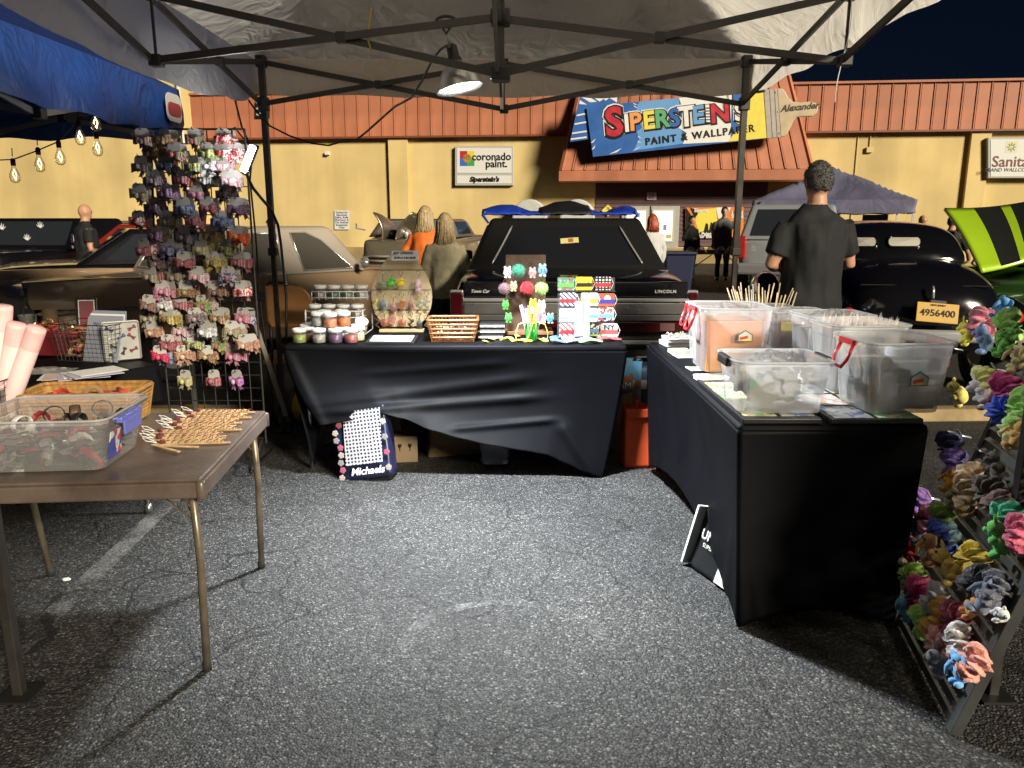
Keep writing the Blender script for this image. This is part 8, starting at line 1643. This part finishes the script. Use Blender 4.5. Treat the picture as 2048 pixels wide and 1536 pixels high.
    bpy.context.view_layer.update(); me = bpy.data.meshes.new_from_object(t.evaluated_get(bpy.context.evaluated_depsgraph_get())); bpy.data.objects.remove(t)
    bv = BVHTree.FromPolygons([v.co for v in src.vertices], [tuple(p.vertices) for p in src.polygons]); mi = []
    for p in me.polygons: mi.append(q.mi[bv.find_nearest(p.center)[2]])
    me.materials.clear()
    nv = [v.normal.copy() for v in me.vertices]; tg = {}
    for p, k in zip(me.polygons, mi):
        for vi in p.vertices: tg[vi] = k
    for v in me.vertices:
        if tg.get(v.index) in (1, 2): v.co += nv[v.index] * s * (.019 * mnoise.noise(Vector((v.co.x * 7 + px, v.co.y * 7, v.co.z * 4.5 + 3 * v.co.x))) + .009 * mnoise.noise(Vector((v.co.x * 17, v.co.y * 17 + px, v.co.z * 9))))
    for mm in (skin, top, bottom, shoe): me.materials.append(mm)
    me.polygons.foreach_set('material_index', mi); me.polygons.foreach_set('use_smooth', [True] * len(me.polygons)); put('body', me, o)
    hm = Matrix.Translation(hc) @ ht; rr = random.Random(int(px))
    for e in (-1, 1):
        k = MB(hm); k.sphere((e * .03 * s, .083 * s, .012 * s), (.012 * s, .008 * s, .008 * s), 8, 6); k.build('eye', pm('eye dark', (.02, .015, .012), .2), o, smooth=True)
    k = MB(hm); k.sphere((0, .083 * s, -.058 * s), (.022 * s, .012 * s, .006 * s), 8, 5); k.build('mouth', pm('lips', (.32, .11, .09), .5), o, smooth=True)
    if hair is not None:
        k = MB(hm)
        if hairkind == 'short':
            k.grid(lambda u, v: (lambda a, c: (.080 * s * math.sin(c) * math.cos(a) * (1 + .03 * mnoise.noise(Vector((math.cos(a) * 9, math.sin(a) * 9, c * 9)))), -.006 * s + .099 * s * math.sin(c) * math.sin(a), .014 * s + .111 * s * math.cos(c)))(2 * math.pi * u, (.02 + v * (2.12 - .30 * max(0, 1 - abs(math.sin(2 * math.pi * u)) * 2.2) if math.sin(2 * math.pi * u) < .1 else 1.75 - .85 * math.sin(2 * math.pi * u)) * (1 + .03 * math.sin(40 * u)))), 40, 14)
            pts_ = [Vector(v) for v in k.v]; nn = len(k.f)
            for j in range(900):
                f = k.f[rr.randrange(nn)]; c = sum((pts_[i] for i in f), Vector()) / 4; d = (c - hc).normalized() + Vector((rr.gauss(0, .5), rr.gauss(0, .5), rr.gauss(0, .5) - .5)); d = d.normalized() * .014 * s; t_ = d.orthogonal().normalized() * .0016 * s
                M_ = k.M; k.M = None; k.add([c - t_, c + t_, c + d], [(0, 1, 2)]); k.M = M_
            k.build('hair', hair, o, smooth=True, solid=.003)
        elif hairkind == 'cap':
            k.grid(lambda u, v: (.086 * s * math.sin(v * 1.6) * math.cos(6.283 * u), .106 * s * math.sin(v * 1.6) * math.sin(6.283 * u), .03 * s + .10 * s * math.cos(v * 1.6)), 24, 10); k.build('cap', hair, o, smooth=True, solid=.006)
            k = MB(hm); k.grid(lambda u, v: (.07 * s * math.cos(3.14 * u), .07 * s * math.sin(3.14 * u) * (1 + .8 * v) + .02 * s, .03 * s - .012 * s * v), 12, 4); k.build('cap_brim', hair, o, smooth=True, solid=.006)
        else:
            k.sphere((0, -.012 * s, .022 * s), (.082 * s, .096 * s, .108 * s), 18, 12, wob=.06)
            ln = hairkind
            for j in range(260):
                a = rr.uniform(math.pi * .93, math.pi * 2.07); r = rr.uniform(.85, 1.05); x, y = .086 * math.cos(a) * r, .094 * math.sin(a) * r - .01
                l2 = ln * rr.uniform(.75, 1.05); k.tube([S((x * .55, y * .6, .10)), S((x * 1.02, y, .03)), S((x * 1.12, y * 1.1 - .01, -.08)), S((x * 1.25 + rr.uniform(-.02, .02), y * 1.12 - .015, -.08 - l2 * .6)), S((x * 1.05 + rr.uniform(-.03, .03), y * 1.1 - .01, -.08 - l2))], [.006 * s, .0085 * s, .008 * s, .006 * s, .001 * s], 4)
            k.build('hair', hair, o, smooth=True)
    return o, s, hc
DENIM = pm('dark denim', (.025, .032, .06), .8, var=.2, vs=20); SHOEW = pm('white shoe', (.6, .6, .6), .5); SHOEB = pm('black shoe', (.02, .02, .02), .5)
TEEB = pm('black t-shirt cotton', (.009, .0105, .012), .85, var=.3, vs=9, bump=.35, bs=6)
GREYH = pm('grey cropped hair', (.10, .095, .09), .75, var=.6, vs=45, bump=1.0, bs=110); BLOND = pm('blond hair', (.40, .30, .16), .45, var=.35, vs=45); DARKH = pm('dark hair', (.02, .015, .012), .5, var=.3, vs=40)
dn = ((.25, -.02, 1.13), (.24, .06, .88)); bent = ((.27, .02, 1.12), (.10, .24, 1.14))
person('man in black t-shirt with short grey hair standing behind the clear bins, back turned', 1641, 325, 4.95, R(4), 1.16, TEEB, pm('dark grey trousers', (.035, .036, .042), .8, var=.3, vs=8, bump=.3, bs=7), SHOEB, GREYH, (((.265, .0, 1.13), (.10, .26, 1.10)), ((.255, .03, 1.13), (.10, .25, 1.10))), vox=.009)
person('blond woman in orange top leaning over beside the bronze car, back turned', 846, 412, 8.7, R(-14), 1.08, pm('orange top', (.72, .16, .02), .75, var=.12, vs=12, bump=.3, bs=9), DENIM, SHOEW, BLOND, (((.30, .0, 1.12), (.30, .10, .95)), ((.25, .12, 1.15), (.16, .30, 1.05))), True, .10, fem=True, hairkind=.16)
person('blond woman in loose cream top and jeans left of the black saloon, back turned', 896, 426, 7.55, R(6), 1.12, pm('cream knit top', (.46, .42, .28), .85, var=.15, vs=14, bump=.4, bs=25), DENIM, SHOEW, BLOND, (dn, dn), True, .04, xoff=-.03, fem=True, hairkind=.26)
o, s, hc = person('bald man in black t-shirt with back print beyond the black car at left', 166, 408, 11.0, R(-50), 1.3, TEEB, DENIM, SHOEB, None, (dn, dn))
MB().prism(rrect(.16, .12, .03, 3), .006).build('shirt_print', print_mat('shirt badge', [(.05, .08, .35), (.5, .5, .52), (.4, .04, .05)], 18, 'noise'), o, loc=(-.05, -.175, 1.25 * s)); lettering('SPIRIT', .05, PAPER, o, (-.05, -.18, 1.12 * s), (R(90), 0, 0))
person('blond child in dark shirt beside the bald man', 222, 474, 10.6, R(-70), .95, pm('charcoal shirt', (.03, .03, .035), .8), DENIM, SHOEW, pm('fair child hair', (.42, .28, .13), .5, var=.3, vs=40), (dn, dn))
person('man in dark cap behind the bronze car roof', 541, 437, 13.4, R(-80), 1.1, TEEB, DENIM, SHOEB, pm('dark cap', (.02, .022, .026), .7), (dn, dn), hairkind='cap')
person('woman in black jumper behind the foil trays on the far table', 1384, 432, 18.6, R(205), 1.12, pm('black jumper', (.01, .01, .011), .85), pm('black trousers', (.012, .012, .013), .8), SHOEB, DARKH, (dn, bent), True, fem=True)
person('man in grey t-shirt with hand on hip in front of the shop banner', 1450, 414, 18.9, R(170), 1.22, pm('grey t-shirt', (.14, .14, .135), .85, var=.1), DENIM, SHOEB, DARKH, (((.36, -.06, 1.14), (.20, .02, .96)), dn), hairkind='short')
person('red haired person in white top half hidden beyond the black saloon', 1306, 428, 12.2, R(20), 1.05, pm('white top', (.55, .55, .55), .8), pm('black trousers', (.012, .012, .013), .8), SHOEB, pm('red hair', (.35, .06, .02), .4, var=.3, vs=40), (dn, dn), True, fem=True, hairkind=.12)
person('bald man in dark shirt standing under the grey tent', 1846, 430, 13.6, R(190), 1.25, pm('brown dark shirt', (.05, .035, .03), .85), DENIM, SHOEB, None, (dn, dn))
person('man in black t-shirt bending beside the raised green bonnet', 1902, 430, 11.4, R(-60), 1.25, pm('faded black t-shirt', (.03, .034, .036), .85, var=.15), DENIM, SHOEB, GREYH, (dn, ((.3, .1, 1.12), (.24, .28, .95))), lean=.12)
